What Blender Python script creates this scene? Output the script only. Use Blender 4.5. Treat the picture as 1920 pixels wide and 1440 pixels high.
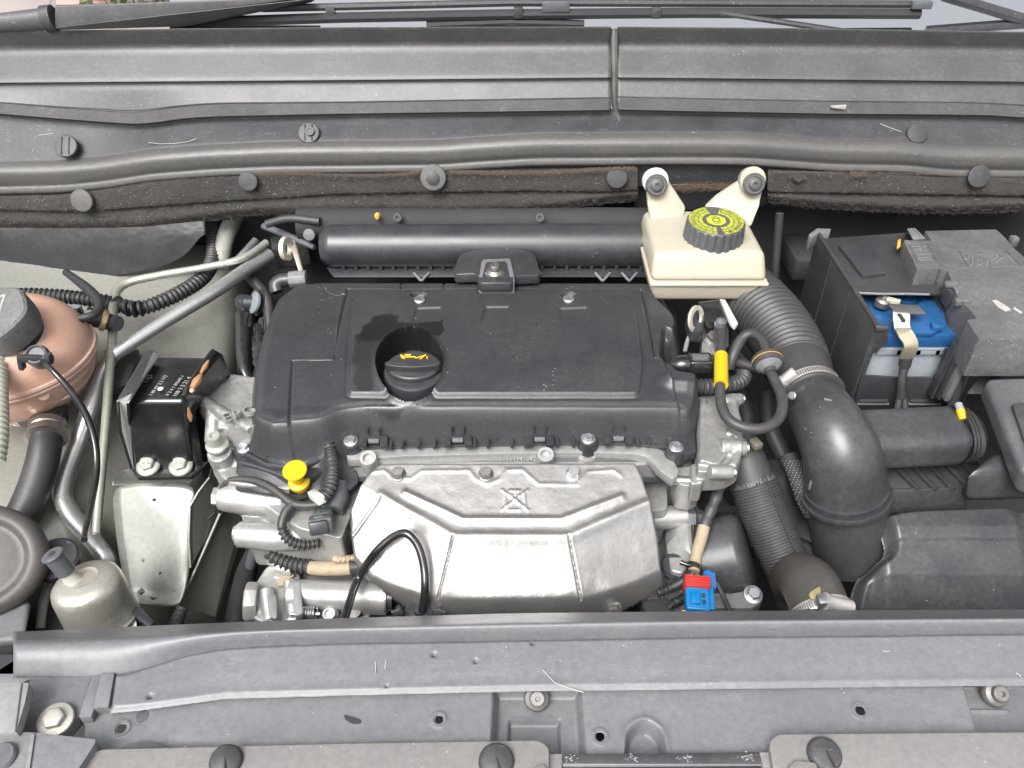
import bpy, bmesh, math, random
import numpy as np
from mathutils import Vector, Matrix, noise as mnoise
random.seed(7); np.random.seed(7)
for o in list(bpy.data.objects): bpy.data.objects.remove(o)
SC = bpy.context.scene; COL = SC.collection
R = math.radians
# ---------------------------------------------------------------- camera
PITCH = R(38.0); FPX = 1507.0; CAMZ = 0.603; CAMY = -0.772       # metres
cam_d = bpy.data.cameras.new('camera'); cam = bpy.data.objects.new('camera', cam_d); COL.objects.link(cam)
cam.location = (0, CAMY, CAMZ); cam.rotation_euler = (math.pi/2 - PITCH, 0, 0)
cam_d.sensor_width = 36; cam_d.lens = 36*FPX/1920; cam_d.clip_start = 0.01; cam_d.clip_end = 500
SC.camera = cam
SC.render.resolution_x = 1024; SC.render.resolution_y = 768
# ---------------------------------------------------------------- sky, sun, exposure
SUN_EL, SUN_AZ = R(52), R(205)          # azimuth clockwise from +Y: behind the camera, a little to the left
w = bpy.data.worlds.new('World'); SC.world = w; w.use_nodes = True
nt = w.node_tree; nt.nodes.clear()
sky = nt.nodes.new('ShaderNodeTexSky'); sky.sky_type = 'NISHITA'; sky.sun_disc = False
sky.sun_elevation = SUN_EL; sky.sun_rotation = SUN_AZ
sky.air_density = 1.0; sky.dust_density = 6.0; sky.ozone_density = 1.0
hs = nt.nodes.new('ShaderNodeHueSaturation'); hs.inputs['Saturation'].default_value = 0.14
bg = nt.nodes.new('ShaderNodeBackground'); bg.inputs['Strength'].default_value = 0.11
wo = nt.nodes.new('ShaderNodeOutputWorld')
nt.links.new(sky.outputs[0], hs.inputs['Color']); nt.links.new(hs.outputs[0], bg.inputs[0]); nt.links.new(bg.outputs[0], wo.inputs[0])
sd_ = bpy.data.lights.new('sun', 'SUN'); sd_.energy = 1.5; sd_.angle = R(36); sd_.color = (1, .98, .955)
sun = bpy.data.objects.new('sun', sd_); COL.objects.link(sun)
sdir = Vector((math.sin(SUN_AZ)*math.cos(SUN_EL), math.cos(SUN_AZ)*math.cos(SUN_EL), math.sin(SUN_EL)))
sun.rotation_euler = (-sdir).to_track_quat('-Z', 'Y').to_euler(); sun.location = sdir*5
SC.view_settings.view_transform = 'Standard'; SC.view_settings.look = 'None'
SC.view_settings.exposure = 1.35; SC.view_settings.gamma = 1.0
# ---------------------------------------------------------------- placing: a sight line met with a real plane (cm)
CAM = Vector((0, CAMY, CAMZ)); FW = Vector((0, math.cos(PITCH), -math.sin(PITCH))); UP = Vector((0, math.sin(PITCH), math.cos(PITCH)))
def ray(px, py): return FW*FPX + Vector((px-960, 0, 0)) + UP*(720-py)
def Z(px, py, z): d = ray(px, py); return CAM + d*((z/100-CAMZ)/d.z)
def Y(px, py, y): d = ray(px, py); return CAM + d*((y/100-CAMY)/d.y)
def cm_px(p): return (p-CAM).dot(FW)/FPX            # metres per photo pixel at a point
def V(*a): return Vector(a)
# ---------------------------------------------------------------- scene objects
def root_loc(p):
    while p.parent: p = p.parent
    return p.location
def tag(o, label=None, cat=None, group=None, kind=None):
    if label: o['label'] = label
    if cat: o['category'] = cat
    if group: o['group'] = group
    if kind: o['kind'] = kind
    return o
def T(name, label, cat, loc, group=None, kind=None):
    o = bpy.data.objects.new(name, None); COL.objects.link(o); o.location = loc; o.empty_display_size = .02
    return tag(o, label, cat, group, kind)
def obj(name, vs, fs, mat, parent=None, sharp=35, smooth=True):
    if parent is None:
        a = np.array([tuple(v) for v in vs]); off = Vector(((a[:,0].min()+a[:,0].max())/2, (a[:,1].min()+a[:,1].max())/2, a[:,2].min()))
    else: off = root_loc(parent)
    me = bpy.data.meshes.new(name)
    me.from_pydata([(v[0]-off[0], v[1]-off[1], v[2]-off[2]) for v in vs], [], fs)
    return finish(name, me, mat, parent, off, sharp, smooth)
def finish(name, me, mat, parent, off, sharp=35, smooth=True):
    if smooth:
        me.shade_smooth()
        if sharp: me.set_sharp_from_angle(angle=R(sharp))
    if isinstance(mat, (list, tuple)):
        for m in mat: me.materials.append(m)
    else: me.materials.append(mat)
    me.update(); o = bpy.data.objects.new(name, me); COL.objects.link(o)
    if parent is None: o.location = off
    else: o.parent = parent
    return o
def bm_obj(name, bm, mat, parent=None, sharp=35, bevel=0, segs=2, bang=25):
    if bevel:
        bmesh.ops.remove_doubles(bm, verts=bm.verts, dist=1e-6)
        bm.normal_update()
        es = [e for e in bm.edges if len(e.link_faces)==2 and e.calc_face_angle(0) > R(bang)]
        bmesh.ops.bevel(bm, geom=es, offset=bevel/100, offset_type='OFFSET', segments=segs, profile=.5, affect='EDGES', clamp_overlap=True)
    bmesh.ops.recalc_face_normals(bm, faces=bm.faces)
    off = root_loc(parent) if parent else None
    if off is None:
        xs=[v.co for v in bm.verts]; off = Vector(((min(c.x for c in xs)+max(c.x for c in xs))/2, (min(c.y for c in xs)+max(c.y for c in xs))/2, min(c.z for c in xs)))
    for v in bm.verts: v.co -= off
    me = bpy.data.meshes.new(name); bm.to_mesh(me); bm.free()
    return finish(name, me, mat, parent, off, sharp)
class B:
    """collects solids into one mesh"""
    def __init__(s): s.bm = bmesh.new()
    def prism(s, top, down):                       # top: 3D points, down: vector (m)
        b = s.bm; a = [b.verts.new(p) for p in top]; c = [b.verts.new(p+down) for p in top]; n = len(a)
        b.faces.new(a); b.faces.new(c[::-1])
        for i in range(n): b.faces.new((a[i], c[i], c[(i+1)%n], a[(i+1)%n]))
        return s
    def hull8(s, q):                               # q: 4 top + 4 bottom points
        b = s.bm; v = [b.verts.new(p) for p in q]
        for f in ((0,1,2,3),(7,6,5,4),(0,4,5,1),(1,5,6,2),(2,6,7,3),(3,7,4,0)): b.faces.new([v[i] for i in f])
        return s
    def box(s, c, sz, rot=None):                   # cm sizes
        m = rot or Matrix.Identity(3); hx, hy, hz = [k/200 for k in sz]
        return s.hull8([c+m@V(x*hx, y*hy, z*hz) for z in (1,-1) for x,y in ((-1,-1),(1,-1),(1,1),(-1,1))])
    def lathe(s, prof, base, axis, n=32, squash=None, ph=0, caps=True):    # prof [(r cm, h cm)]
        M = axis_frame(axis); rings = []; b = s.bm
        for r, h in prof:
            ring = []
            for i in range(n):
                a = ph+2*math.pi*i/n
                rr = r(a) if callable(r) else r
                ring.append(b.verts.new(base + M@V(rr*math.cos(a)/100*(squash or 1), rr*math.sin(a)/100, h/100)))
            rings.append(ring)
        for A, C in zip(rings, rings[1:]):
            for i in range(n): b.faces.new((A[i], A[(i+1)%n], C[(i+1)%n], C[i]))
        if caps: b.faces.new(rings[0][::-1]); b.faces.new(rings[-1])
        return s
    def tube(s, path, rad, seg=14, corr=None, step=.6, caps=True, oval=None, upv=None):
        P, Rr = smooth_path(path, rad, step if not corr else corr[0]/6)
        add_tube(s.bm, P, Rr, seg, corr, caps, oval, upv); return s
    def rawtube(s, P, rad, seg=8, caps=True, oval=None, upv=None):
        rr = rad if isinstance(rad, list) else [rad]*len(P)
        add_tube(s.bm, P, [r/100 for r in rr], seg, None, caps, oval, upv); return s
    def out(s, name, mat, parent=None, bevel=0, sharp=35, segs=2, bang=25): return bm_obj(name, s.bm, mat, parent, sharp, bevel, segs, bang)
def axis_frame(axis):
    z = Vector(axis).normalized(); x = V(1,0,0) if abs(z.x) < .9 else V(0,1,0)
    y = z.cross(x).normalized(); x = y.cross(z); return Matrix((x, y, z)).transposed()
def smooth_path(path, rad, step):
    P = [Vector(p) for p in path]; n = len(P)
    rr = list(rad) if isinstance(rad, (list, tuple)) else [rad]*n
    if n == 2: out = [P[0], P[1]]; L = (P[1]-P[0]).length; k = max(1, int(L*100/step)); return [P[0].lerp(P[1], i/k) for i in range(k+1)], [(rr[0]+(rr[1]-rr[0])*i/k)/100 for i in range(k+1)]
    out = []; ro = []
    E = [P[0]*2-P[1]] + P + [P[-1]*2-P[-2]]
    for i in range(n-1):
        p0,p1,p2,p3 = E[i:i+4]; L = (p2-p1).length; k = max(2, int(L*100/step))
        t0=0; t1=(p1-p0).length**.5; t2=t1+(p2-p1).length**.5; t3=t2+(p3-p2).length**.5
        for j in range(k + (i==n-2)):
            t=t1+(t2-t1)*j/k
            a1=p0*((t1-t)/(t1-t0))+p1*((t-t0)/(t1-t0)); a2=p1*((t2-t)/(t2-t1))+p2*((t-t1)/(t2-t1)); a3=p2*((t3-t)/(t3-t2))+p3*((t-t2)/(t3-t2))
            b1=a1*((t2-t)/(t2-t0))+a2*((t-t0)/(t2-t0)); b2=a2*((t3-t)/(t3-t1))+a3*((t-t1)/(t3-t1))
            out.append(b1*((t2-t)/(t2-t1))+b2*((t-t1)/(t2-t1))); ro.append((rr[i]+(rr[i+1]-rr[i])*j/k)/100)
    return out, ro
def add_tube(bm, P, Rr, seg, corr, caps, oval, upv):
    n = len(P); s = 0; rings = []; nrm = None
    for i in range(n):
        t = (P[min(i+1,n-1)]-P[max(i-1,0)]).normalized()
        if upv is not None: nrm = (upv - t*upv.dot(t)).normalized()
        elif nrm is None:
            a = V(0,0,1) if abs(t.z) < .9 else V(1,0,0); nrm = (a - t*a.dot(t)).normalized()
        else: nrm = (nrm - t*nrm.dot(t)).normalized()
        bi = t.cross(nrm)
        if i: s += (P[i]-P[i-1]).length*100
        r = Rr[i]
        if corr:
            r += corr[1]/100*max(-1, min(1, 1.6*math.sin(2*math.pi*s/corr[0])))
        ox, oy = oval or (1, 1)
        rings.append([bm.verts.new(P[i] + nrm*(math.cos(2*math.pi*k/seg)*r*oy) + bi*(math.sin(2*math.pi*k/seg)*r*ox)) for k in range(seg)])
    for A, C in zip(rings, rings[1:]):
        for k in range(seg): bm.faces.new((A[k], A[(k+1)%seg], C[(k+1)%seg], C[k]))
    if caps: bm.faces.new(rings[0][::-1]); bm.faces.new(rings[-1])
def PX(pts):                                        # [(px,py,z)] -> world
    return [Z(*p[:3]) for p in pts]
def tube(name, pts, mat, parent=None, r=None, **k):  # pts (px,py,z[,rpx])
    W = PX(pts); rr = [(p[3] if len(p) > 3 else r)*cm_px(q)*100*(.87 if (p[3] if len(p) > 3 else r) < 16 else .97) for p, q in zip(pts, W)]
    return B().tube(W, rr, **k).out(name, mat, parent, sharp=50)
def rnd(poly, r=6, n=4):                            # round the corners of a 2D polygon (px)
    out = []; N = len(poly)
    for i in range(N):
        p = Vector(poly[i][:2]); a = Vector(poly[i-1][:2]); c = Vector(poly[(i+1)%N][:2])
        rr = poly[i][2] if len(poly[i]) > 2 else r
        la = (a-p).length; lc = (c-p).length; k = min(rr, la*.45, lc*.45)
        if k < .5: out.append(tuple(p)); continue
        s = p+(a-p)/la*k; e = p+(c-p)/lc*k
        for j in range(n+1):
            t = j/n; q = s*(1-t)**2 + p*2*t*(1-t) + e*t*t; out.append(tuple(q))
    return out
def slab(name, poly, z, thick, mat, parent=None, bevel=.15, r=6, segs=2, tilt=0, down=None, y0=None):
    """flat plate with its outline on height z (cm), tilt = dz/dy about the outline's middle"""
    pts = rnd(poly, r) if r else [p[:2] for p in poly]
    if tilt:
        c = Z(sum(p[0] for p in pts)/len(pts), sum(p[1] for p in pts)/len(pts), z); top = [on_plane(p, c, V(0, -tilt, 1)) for p in pts]
    else: top = [Z(p[0], p[1], z) for p in pts]
    return B().prism(top, down or V(0,0,-thick/100)).out(name, mat, parent, bevel=bevel, segs=segs)
def on_plane(p, c, n):
    d = ray(p[0], p[1]); return CAM + d*((c-CAM).dot(n)/d.dot(n))
def wall(name, poly, y, thick, mat, parent=None, bevel=.1, r=4, segs=2):   # upright plate facing the viewer, outline in plane y
    pts = rnd(poly, r) if r else [p[:2] for p in poly]
    return B().prism([Y(p[0], p[1], y) for p in pts], V(0, thick/100, 0)).out(name, mat, parent, bevel=bevel, segs=segs)
def abox(px0, px1, pyf, z, back, down):             # corners of an upright box from its front top edge
    a = Z(px0, pyf, z); b = Z(px1, pyf, z); b.y = a.y
    return [a, b, b+V(0,back/100,0), a+V(0,back/100,0), a-V(0,0,down/100), b-V(0,0,down/100), b+V(0,back/100,-down/100), a+V(0,back/100,-down/100)]
def box(name, px0, px1, pyf, z, back, down, mat, parent=None, bevel=.2, segs=3):
    return B().hull8(abox(px0, px1, pyf, z, back, down)).out(name, mat, parent, bevel=bevel, segs=segs)
def loft(name, rows, mat, parent=None, x0=None, x1=None, nx=200, sub=6, rnd_=3, sharp=40, wob=0, thick=0, jag=0):
    """rows: [(y cm, [(px,py)...])] curves in upright planes, joined into one skin"""
    xs = np.linspace(x0, x1, nx); G = []
    for y, pts in rows:
        py = np.interp(xs, [p[0] for p in pts], [p[1] for p in pts])
        if nx > 40:
            k = np.ones(9)/9; py = np.convolve(np.pad(py, 4, mode='edge'), k, mode='valid')
        yy = [y]*nx if not callable(y) else [y(x) for x in xs]
        G.append([Y(xs[i], py[i], yy[i]) for i in range(nx)])
    A = np.array([[tuple(p) for p in g] for g in G]); m = len(rows); out = []
    for i in range(m-1):
        for j in range(sub): out.append(A[i]*(1-j/sub)+A[i+1]*(j/sub))
    out.append(A[-1]); out = np.array(out)
    if rnd_:
        k = rnd_; pad = np.concatenate([out[:1]]*k+[out]+[out[-1:]]*k); out = sum(pad[i:i+len(out)] for i in range(2*k+1))/(2*k+1)
    M = len(out)
    if wob:
        for i in range(M):
            for j in range(nx):
                v = Vector(out[i,j]); out[i,j] += np.array([0,-1,.5])*wob/100*(mnoise.noise(v*9)+.5*mnoise.noise(v*40)+.35*mnoise.noise(v*130))
    if jag:
        for j in range(nx): out[-1,j,2] += jag/100*(mnoise.noise(V(j*.31,0,0))+.6*mnoise.noise(V(j*.9,5,0)))
    vs = [tuple(p) for r_ in out for p in r_]
    fs = [(i*nx+j, (i+1)*nx+j, (i+1)*nx+j+1, i*nx+j+1) for i in range(M-1) for j in range(nx-1)]
    o = obj(name, vs, fs, mat, parent, sharp=sharp)
    if thick:
        md = o.modifiers.new('thickness', 'SOLIDIFY'); md.thickness = thick/100; md.offset = -1
    return o
# ---------------------------------------------------------------- relief plates
def sst(x): x = np.clip(x, 0, 1); return x*x*(3-2*x)
def seg_dist(X, Yv, a, b):
    dx, dy = b[0]-a[0], b[1]-a[1]; L = dx*dx+dy*dy+1e-12
    t = np.clip(((X-a[0])*dx+(Yv-a[1])*dy)/L, 0, 1); return np.hypot(X-a[0]-t*dx, Yv-a[1]-t*dy)
class HF:
    def __init__(s, box_, z0, slope=0, y0=None, res=.12, slx=0):
        s.z0, s.sl, s.slx = z0, slope, slx
        cs = [(box_[0], box_[1]), (box_[2], box_[1]), (box_[2], box_[3]), (box_[0], box_[3])]
        s.c = Z((box_[0]+box_[2])/2, (box_[1]+box_[3])/2, z0); s.n = V(-slx, -slope, 1)
        w = [s.u(p) for p in cs]
        x0, x1 = min(p[0] for p in w), max(p[0] for p in w); ya, yb = min(p[1] for p in w), max(p[1] for p in w)
        s.xs = np.arange(x0, x1, res); s.ys = np.arange(ya, yb, res); s.res = res
        s.X, s.Y = np.meshgrid(s.xs, s.ys); s.H = np.zeros_like(s.X); s.A = np.zeros_like(s.X)
    def u(s, p): q = on_plane(p, s.c, s.n); return (q.x*100, q.y*100)
    def sd(s, poly, r=6):
        P = [s.u(p) for p in (rnd(poly, r) if r else poly)]; X, Yv = s.X, s.Y
        d = np.full(X.shape, 1e9); ins = np.zeros(X.shape, bool); n = len(P)
        for i in range(n):
            a, b = P[i], P[(i+1)%n]; d = np.minimum(d, seg_dist(X, Yv, a, b))
            c = ((a[1] > Yv) != (b[1] > Yv)); xx = (b[0]-a[0])*(Yv-a[1])/((b[1]-a[1]) or 1e-9)+a[0]; ins ^= (c & (X < xx))
        return np.where(ins, -d, d)
    def line(s, pts):
        P = [s.u(p) for p in pts]; d = np.full(s.X.shape, 1e9)
        for a, b in zip(P, P[1:]): d = np.minimum(d, seg_dist(s.X, s.Y, a, b))
        return d
    def circ(s, px, py, rpx, ry=None):
        c = s.u((px, py)); r = cm_px(on_plane((px, py), s.c, s.n))*100*rpx
        return np.hypot(s.X-c[0], s.Y-c[1]) - r
    def groove(s, d, w, dep): s.H -= dep*np.exp(-(d/w)**2)
    def pad(s, d, h, w): s.H += h*sst(.5-d/w)
    def noise(s, sc, amp, seed=0):
        rs = np.random.RandomState(seed); k = max(2, int(sc/s.res)); ny, nx = s.X.shape
        g = rs.rand(ny//k+3, nx//k+3)-.5; yi = np.arange(ny)/k; xi = np.arange(nx)/k
        y0 = yi.astype(int); x0 = xi.astype(int); fy = sst(yi-y0)[:, None]; fx = sst(xi-x0)[None, :]
        a = g[y0][:, x0]*(1-fx)+g[y0][:, x0+1]*fx; b = g[y0+1][:, x0]*(1-fx)+g[y0+1][:, x0+1]*fx
        return (a*(1-fy)+b*fy)*2*amp
    def hit(s, px, py):
        d = ray(px, py); lo, hi = .3, 2.2
        def g(t):
            p = CAM+d.normalized()*t; i = (p.x*100-s.xs[0])/s.res; j = (p.y*100-s.ys[0])/s.res
            i = int(min(max(i,0),len(s.xs)-1)); j = int(min(max(j,0),len(s.ys)-1))
            return p.z*100-(s.c.z*100+s.sl*(p.y-s.c.y)*100+s.slx*(p.x-s.c.x)*100+s.H[j,i])
        t = lo; st = .002
        while t < hi and g(t) > 0: t += st
        a, b = t-st, t
        for _ in range(12):
            m = (a+b)/2
            if g(m) > 0: a = m
            else: b = m
        return CAM+d.normalized()*b
    def build(s, name, mat, parent, sd=None, run=0, hole=None, attr=None, sharp=50):
        ny, nx = s.X.shape; keep = np.ones(s.X.shape, bool)
        X, Yv = s.X.copy(), s.Y.copy()
        Hm = s.H.copy()
        if sd is not None:
            keep &= sd <= run + s.res*.7
            gy, gx = np.gradient(sd, s.res); gl = np.hypot(gx, gy)+1e-6
            over = np.clip(sd-run, 0, s.res*1.5); X -= over*gx/gl; Yv -= over*gy/gl
        if hole is not None:
            keep &= hole >= -s.res*.7
            gy, gx = np.gradient(hole, s.res); gl = np.hypot(gx, gy)+1e-6
            ov = np.clip(-hole, 0, s.res*1.5); X += ov*gx/gl; Yv += ov*gy/gl
        Zz = s.c.z*100 + s.sl*(s.Y-s.c.y*100) + s.slx*(s.X-s.c.x*100) + Hm
        f = keep[:-1,:-1]&keep[1:,:-1]&keep[1:,1:]&keep[:-1,1:]
        idx = np.arange(nx*ny).reshape(ny, nx)
        F = np.stack([idx[:-1,:-1][f], idx[:-1,1:][f], idx[1:,1:][f], idx[1:,:-1][f]], 1)
        used = np.zeros(nx*ny, bool); used[F.ravel()] = True; remap = np.cumsum(used)-1
        off = root_loc(parent) if parent else Vector((s.c.x, s.c.y, s.c.z))
        co = np.stack([X.ravel()/100-off.x, Yv.ravel()/100-off.y, Zz.ravel()/100-off.z], 1)[used]
        F = remap[F]; me = bpy.data.meshes.new(name)
        me.vertices.add(len(co)); me.vertices.foreach_set('co', co.ravel().astype(np.float32))
        me.loops.add(F.size); me.loops.foreach_set('vertex_index', F.ravel().astype(np.int32))
        me.polygons.add(len(F)); me.polygons.foreach_set('loop_start', (np.arange(len(F))*4).astype(np.int32))
        me.update(calc_edges=True)
        if attr is not None:
            at = me.attributes.new('stain', 'FLOAT', 'POINT'); at.data.foreach_set('value', attr.ravel()[used].astype(np.float32))
        return finish(name, me, mat, parent, off, sharp)
def organic(o, vox=.0012, sm=8, disp=.0008, scale=.02):
    m = o.modifiers.new('fuse', 'REMESH'); m.mode = 'VOXEL'; m.voxel_size = vox; m.use_smooth_shade = True
    m = o.modifiers.new('soften', 'SMOOTH'); m.factor = .5; m.iterations = sm
    if disp:
        t = bpy.data.textures.new('cast_relief', 'CLOUDS'); t.noise_scale = scale; t.noise_depth = 3
        m = o.modifiers.new('relief', 'DISPLACE'); m.texture = t; m.strength = disp*2; m.mid_level = .5; m.texture_coords = 'GLOBAL'
    return o
# ---------------------------------------------------------------- materials
def nodes(name):
    m = bpy.data.materials.new(name); m.use_nodes = True; n = m.node_tree; return m, n, n.nodes['Principled BSDF']
def N(n, t, **k):
    x = n.nodes.new(t)
    for a, b in k.items():
        if a.startswith('i_'): x.inputs[a[2:].replace('_', ' ')].default_value = b
        else: setattr(x, a, b)
    return x
def noise_n(n, co, sc, det=4, rough=.6, dim='3D'):
    x = N(n, 'ShaderNodeTexNoise'); x.inputs['Scale'].default_value = sc; x.inputs['Detail'].default_value = det; x.inputs['Roughness'].default_value = rough
    n.links.new(co, x.inputs['Vector']); return x.outputs['Fac']
def ramp(n, f, a, b, c0=(0,0,0,1), c1=(1,1,1,1)):
    x = N(n, 'ShaderNodeMapRange'); x.inputs['From Min'].default_value = a; x.inputs['From Max'].default_value = b
    n.links.new(f, x.inputs['Value']); return x.outputs[0]
def mixc(n, f, a, b):
    x = N(n, 'ShaderNodeMix', data_type='RGBA')
    for i, v in ((0, f), (6, a), (7, b)):
        if isinstance(v, (float, int)): x.inputs[i].default_value = v
        elif isinstance(v, tuple): x.inputs[i].default_value = (*v, 1) if len(v) == 3 else v
        else: n.links.new(v, x.inputs[i])
    return x.outputs[2]
def mth(n, op, a, b=0.):
    x = N(n, 'ShaderNodeMath', operation=op)
    for i, v in ((0, a), (1, b)):
        if isinstance(v, (float, int)): x.inputs[i].default_value = v
        else: n.links.new(v, x.inputs[i])
    return x.outputs[0]
def surf(name, col, rough=.5, metal=0, dust=.3, dcol=(.30,.28,.25), dscale=14, specks=0, bump=.15, bscale=900, rvar=.12, grain=0, coat=0, spec=.5, rust=0, scratch=0, stain=False, sss=0, trans=0, mott=.12):
    m, n, p = nodes(name); L = n.links
    co = N(n, 'ShaderNodeNewGeometry').outputs['Position']
    big = noise_n(n, co, dscale, 6, .62); fine = noise_n(n, co, 160, 5, .7)
    c = mixc(n, ramp(n, fine, .3, .7), tuple(x*(1-mott) for x in col), tuple(min(1, x*(1+mott)) for x in col))
    rr = mth(n, 'ADD', mth(n, 'MULTIPLY', ramp(n, big, .3, .7), rvar), rough-rvar/2)
    if dust:
        df = mth(n, 'MULTIPLY', mth(n, 'MULTIPLY', ramp(n, big, .35, .75), ramp(n, fine, .25, .8)), dust)
        c = mixc(n, df, c, dcol)
    if specks:
        v = N(n, 'ShaderNodeTexVoronoi'); v.inputs['Scale'].default_value = 260; L.new(co, v.inputs['Vector'])
        sp = mth(n, 'MULTIPLY', mth(n, 'LESS_THAN', v.outputs['Distance'], .16), mth(n, 'GREATER_THAN', noise_n(n, co, 33, 3), .66-.09*specks))
        v2 = N(n, 'ShaderNodeSeparateColor'); L.new(v.outputs['Color'], v2.inputs[0])
        sp = mth(n, 'MULTIPLY', sp, mth(n, 'GREATER_THAN', v2.outputs[0], .55)); c = mixc(n, mth(n, 'MULTIPLY', sp, .6), c, (.5,.5,.48))
    if scratch:
        mp = N(n, 'ShaderNodeMapping'); mp.inputs['Rotation'].default_value = (.3, .2, .7); mp.inputs['Scale'].default_value = (8, 120, 60); L.new(co, mp.inputs[0])
        sc = noise_n(n, mp.outputs[0], 3.2, 2, .5); s1 = mth(n, 'LESS_THAN', mth(n, 'ABSOLUTE', mth(n, 'SUBTRACT', sc, .5)), .004)
        s1 = mth(n, 'MULTIPLY', s1, mth(n, 'GREATER_THAN', noise_n(n, co, 22, 2), .56)); c = mixc(n, mth(n, 'MULTIPLY', s1, scratch), c, (.42,.42,.42))
    if rust:
        rf = mth(n, 'MULTIPLY', ramp(n, noise_n(n, co, 30, 7, .75), .56, .72), rust); c = mixc(n, rf, c, (.20,.085,.035))
    if stain:
        at = N(n, 'ShaderNodeAttribute', attribute_name='stain'); f = at.outputs['Fac']
        c = mixc(n, f, c, tuple(x*.35 for x in col)); rr = mth(n, 'ADD', mth(n, 'MULTIPLY', rr, mth(n, 'SUBTRACT', 1., f)), mth(n, 'MULTIPLY', f, .15))
    L.new(c, p.inputs['Base Color']); L.new(rr, p.inputs['Roughness']); p.inputs['Metallic'].default_value = metal
    p.inputs['Specular IOR Level'].default_value = spec
    if coat: p.inputs['Coat Weight'].default_value = coat; p.inputs['Coat Roughness'].default_value = .12
    if sss: p.inputs['Subsurface Weight'].default_value = sss; p.inputs['Subsurface Radius'].default_value = (.012,.007,.003); p.inputs['Subsurface Scale'].default_value = 1
    if trans: p.inputs['Transmission Weight'].default_value = trans
    if bump:
        b = N(n, 'ShaderNodeBump'); b.inputs['Strength'].default_value = bump; b.inputs['Distance'].default_value = .0006
        h = noise_n(n, co, bscale, 3, .6)
        if grain: h = mth(n, 'ADD', h, mth(n, 'MULTIPLY', noise_n(n, co, 90, 5, .7), grain))
        L.new(h, b.inputs['Height']); L.new(b.outputs[0], p.inputs['Normal'])
    return m
M = {}
M['cover'] = surf('cover_plastic', (.027,.028,.031), .36, dust=.16, dcol=(.14,.14,.145), specks=.35, scratch=.12, bump=.35, stain=True, rvar=.14)
M['black'] = surf('black_plastic', (.026,.0275,.032), .33, dust=.15, specks=.4)
M['gloss'] = surf('glossy_black_paint', (.012,.012,.013), .2, dust=.10, coat=.4, bump=.05)
M['boxp'] = surf('filter_box_plastic', (.034,.0355,.040), .29, dust=.2, specks=.35, bump=.3)
M['dark'] = surf('dark_plastic', (.028,.029,.032), .5, dust=.12)
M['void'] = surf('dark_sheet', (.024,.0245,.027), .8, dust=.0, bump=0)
M['grey'] = surf('faded_panel_plastic', (.128,.131,.140), .44, dust=.35, dcol=(.25,.245,.245), specks=.15, scratch=.25, bump=.3)
M['grey2'] = surf('faded_trim_plastic', (.16,.156,.155), .5, dust=.4, dcol=(.26,.23,.20), specks=.4, scratch=.4, bump=.3)
M['cowl'] = surf('cowl_plastic', (.056,.0565,.058), .42, dust=.35, dcol=(.20,.19,.175), specks=.2, scratch=.25, bump=.3)
M['cowl2'] = surf('cowl_trough_plastic', (.030,.031,.035), .55, dust=.35, dcol=(.15,.14,.13), specks=.5, scratch=.3, bump=.3)
M['seal'] = surf('rubber_seal', (.075,.073,.071), .42, dust=.25, dcol=(.16,.14,.125), specks=.3, bump=.25)
M['felt'] = surf('felt_mat', (.040,.0385,.0375), .95, dust=.4, dcol=(.11,.09,.075), specks=1.4, bump=1.0, bscale=420, grain=3, spec=.2)
M['rubber'] = surf('rubber_hose', (.022,.022,.023), .5, dust=.2, dcol=(.16,.15,.14))
M['rubberd'] = surf('dusty_rubber', (.032,.0315,.032), .5, dust=.35, dcol=(.12,.115,.11))
M['fuse'] = surf('dusty_fuse_box', (.072,.072,.075), .52, dust=.5, dcol=(.27,.265,.26), specks=1.2, bump=.5, bscale=500)
M['ivory'] = surf('ivory_plastic', (.38,.35,.28), .32, dust=.35, dcol=(.38,.32,.22), bump=.05, sss=.3, mott=.04)
M['orange'] = surf('amber_tank_plastic', (.60,.37,.28), .22, dust=.15, dcol=(.48,.36,.30), bump=.03, sss=.4, mott=.05, coat=.3)
M['alu'] = surf('cast_aluminium', (.30,.297,.29), .46, metal=.55, dust=.6, dcol=(.44,.42,.39), bump=.5, bscale=500, grain=1, rvar=.2)
M['aluc'] = surf('bright_aluminium', (.37,.368,.36), .42, metal=.55, dust=.45, dcol=(.50,.48,.44), bump=.3, bscale=500)
M['shield'] = surf('heat_shield_steel', (.40,.39,.38), .37, metal=.85, dust=.55, dcol=(.26,.24,.225), dscale=20, bump=.25, bscale=350, grain=.4, rvar=.14, rust=.25)
M['pipe'] = surf('aluminium_pipe', (.52,.525,.52), .30, metal=.75, dust=.15, dcol=(.5,.5,.48), bump=.1)
M['body'] = surf('body_paint', (.23,.23,.205), .35, metal=.15, dust=.35, dcol=(.28,.26,.22), bump=.05, coat=.2)
M['bodyp'] = surf('painted_bracket', (.20,.208,.19), .34, metal=.3, dust=.2, dcol=(.36,.34,.29), bump=.05, rust=.10)
M['bolt'] = surf('zinc_bolt', (.50,.51,.53), .32, metal=.9, dust=.3, dcol=(.35,.33,.30), bump=.3)
M['boltd'] = surf('dull_bolt', (.22,.215,.205), .45, metal=.8, dust=.5, dcol=(.28,.25,.22), bump=.4, rust=.2)
M['copper'] = surf('bare_copper_edge', (.60,.32,.16), .45, metal=.6, dust=.3, bump=.5)
M['yellow'] = surf('yellow_plastic', (.50,.33,.006), .35, dust=.06, bump=.05, mott=.03)
M['yprint'] = surf('yellow_print', (.37,.40,.03), .5, dust=.1, bump=0)
M['amber'] = surf('amber_clip', (.55,.30,.05), .5, dust=.2)
M['blue'] = surf('battery_blue', (.015,.075,.20), .35, dust=.10, dcol=(.15,.2,.3), bump=.05)
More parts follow.
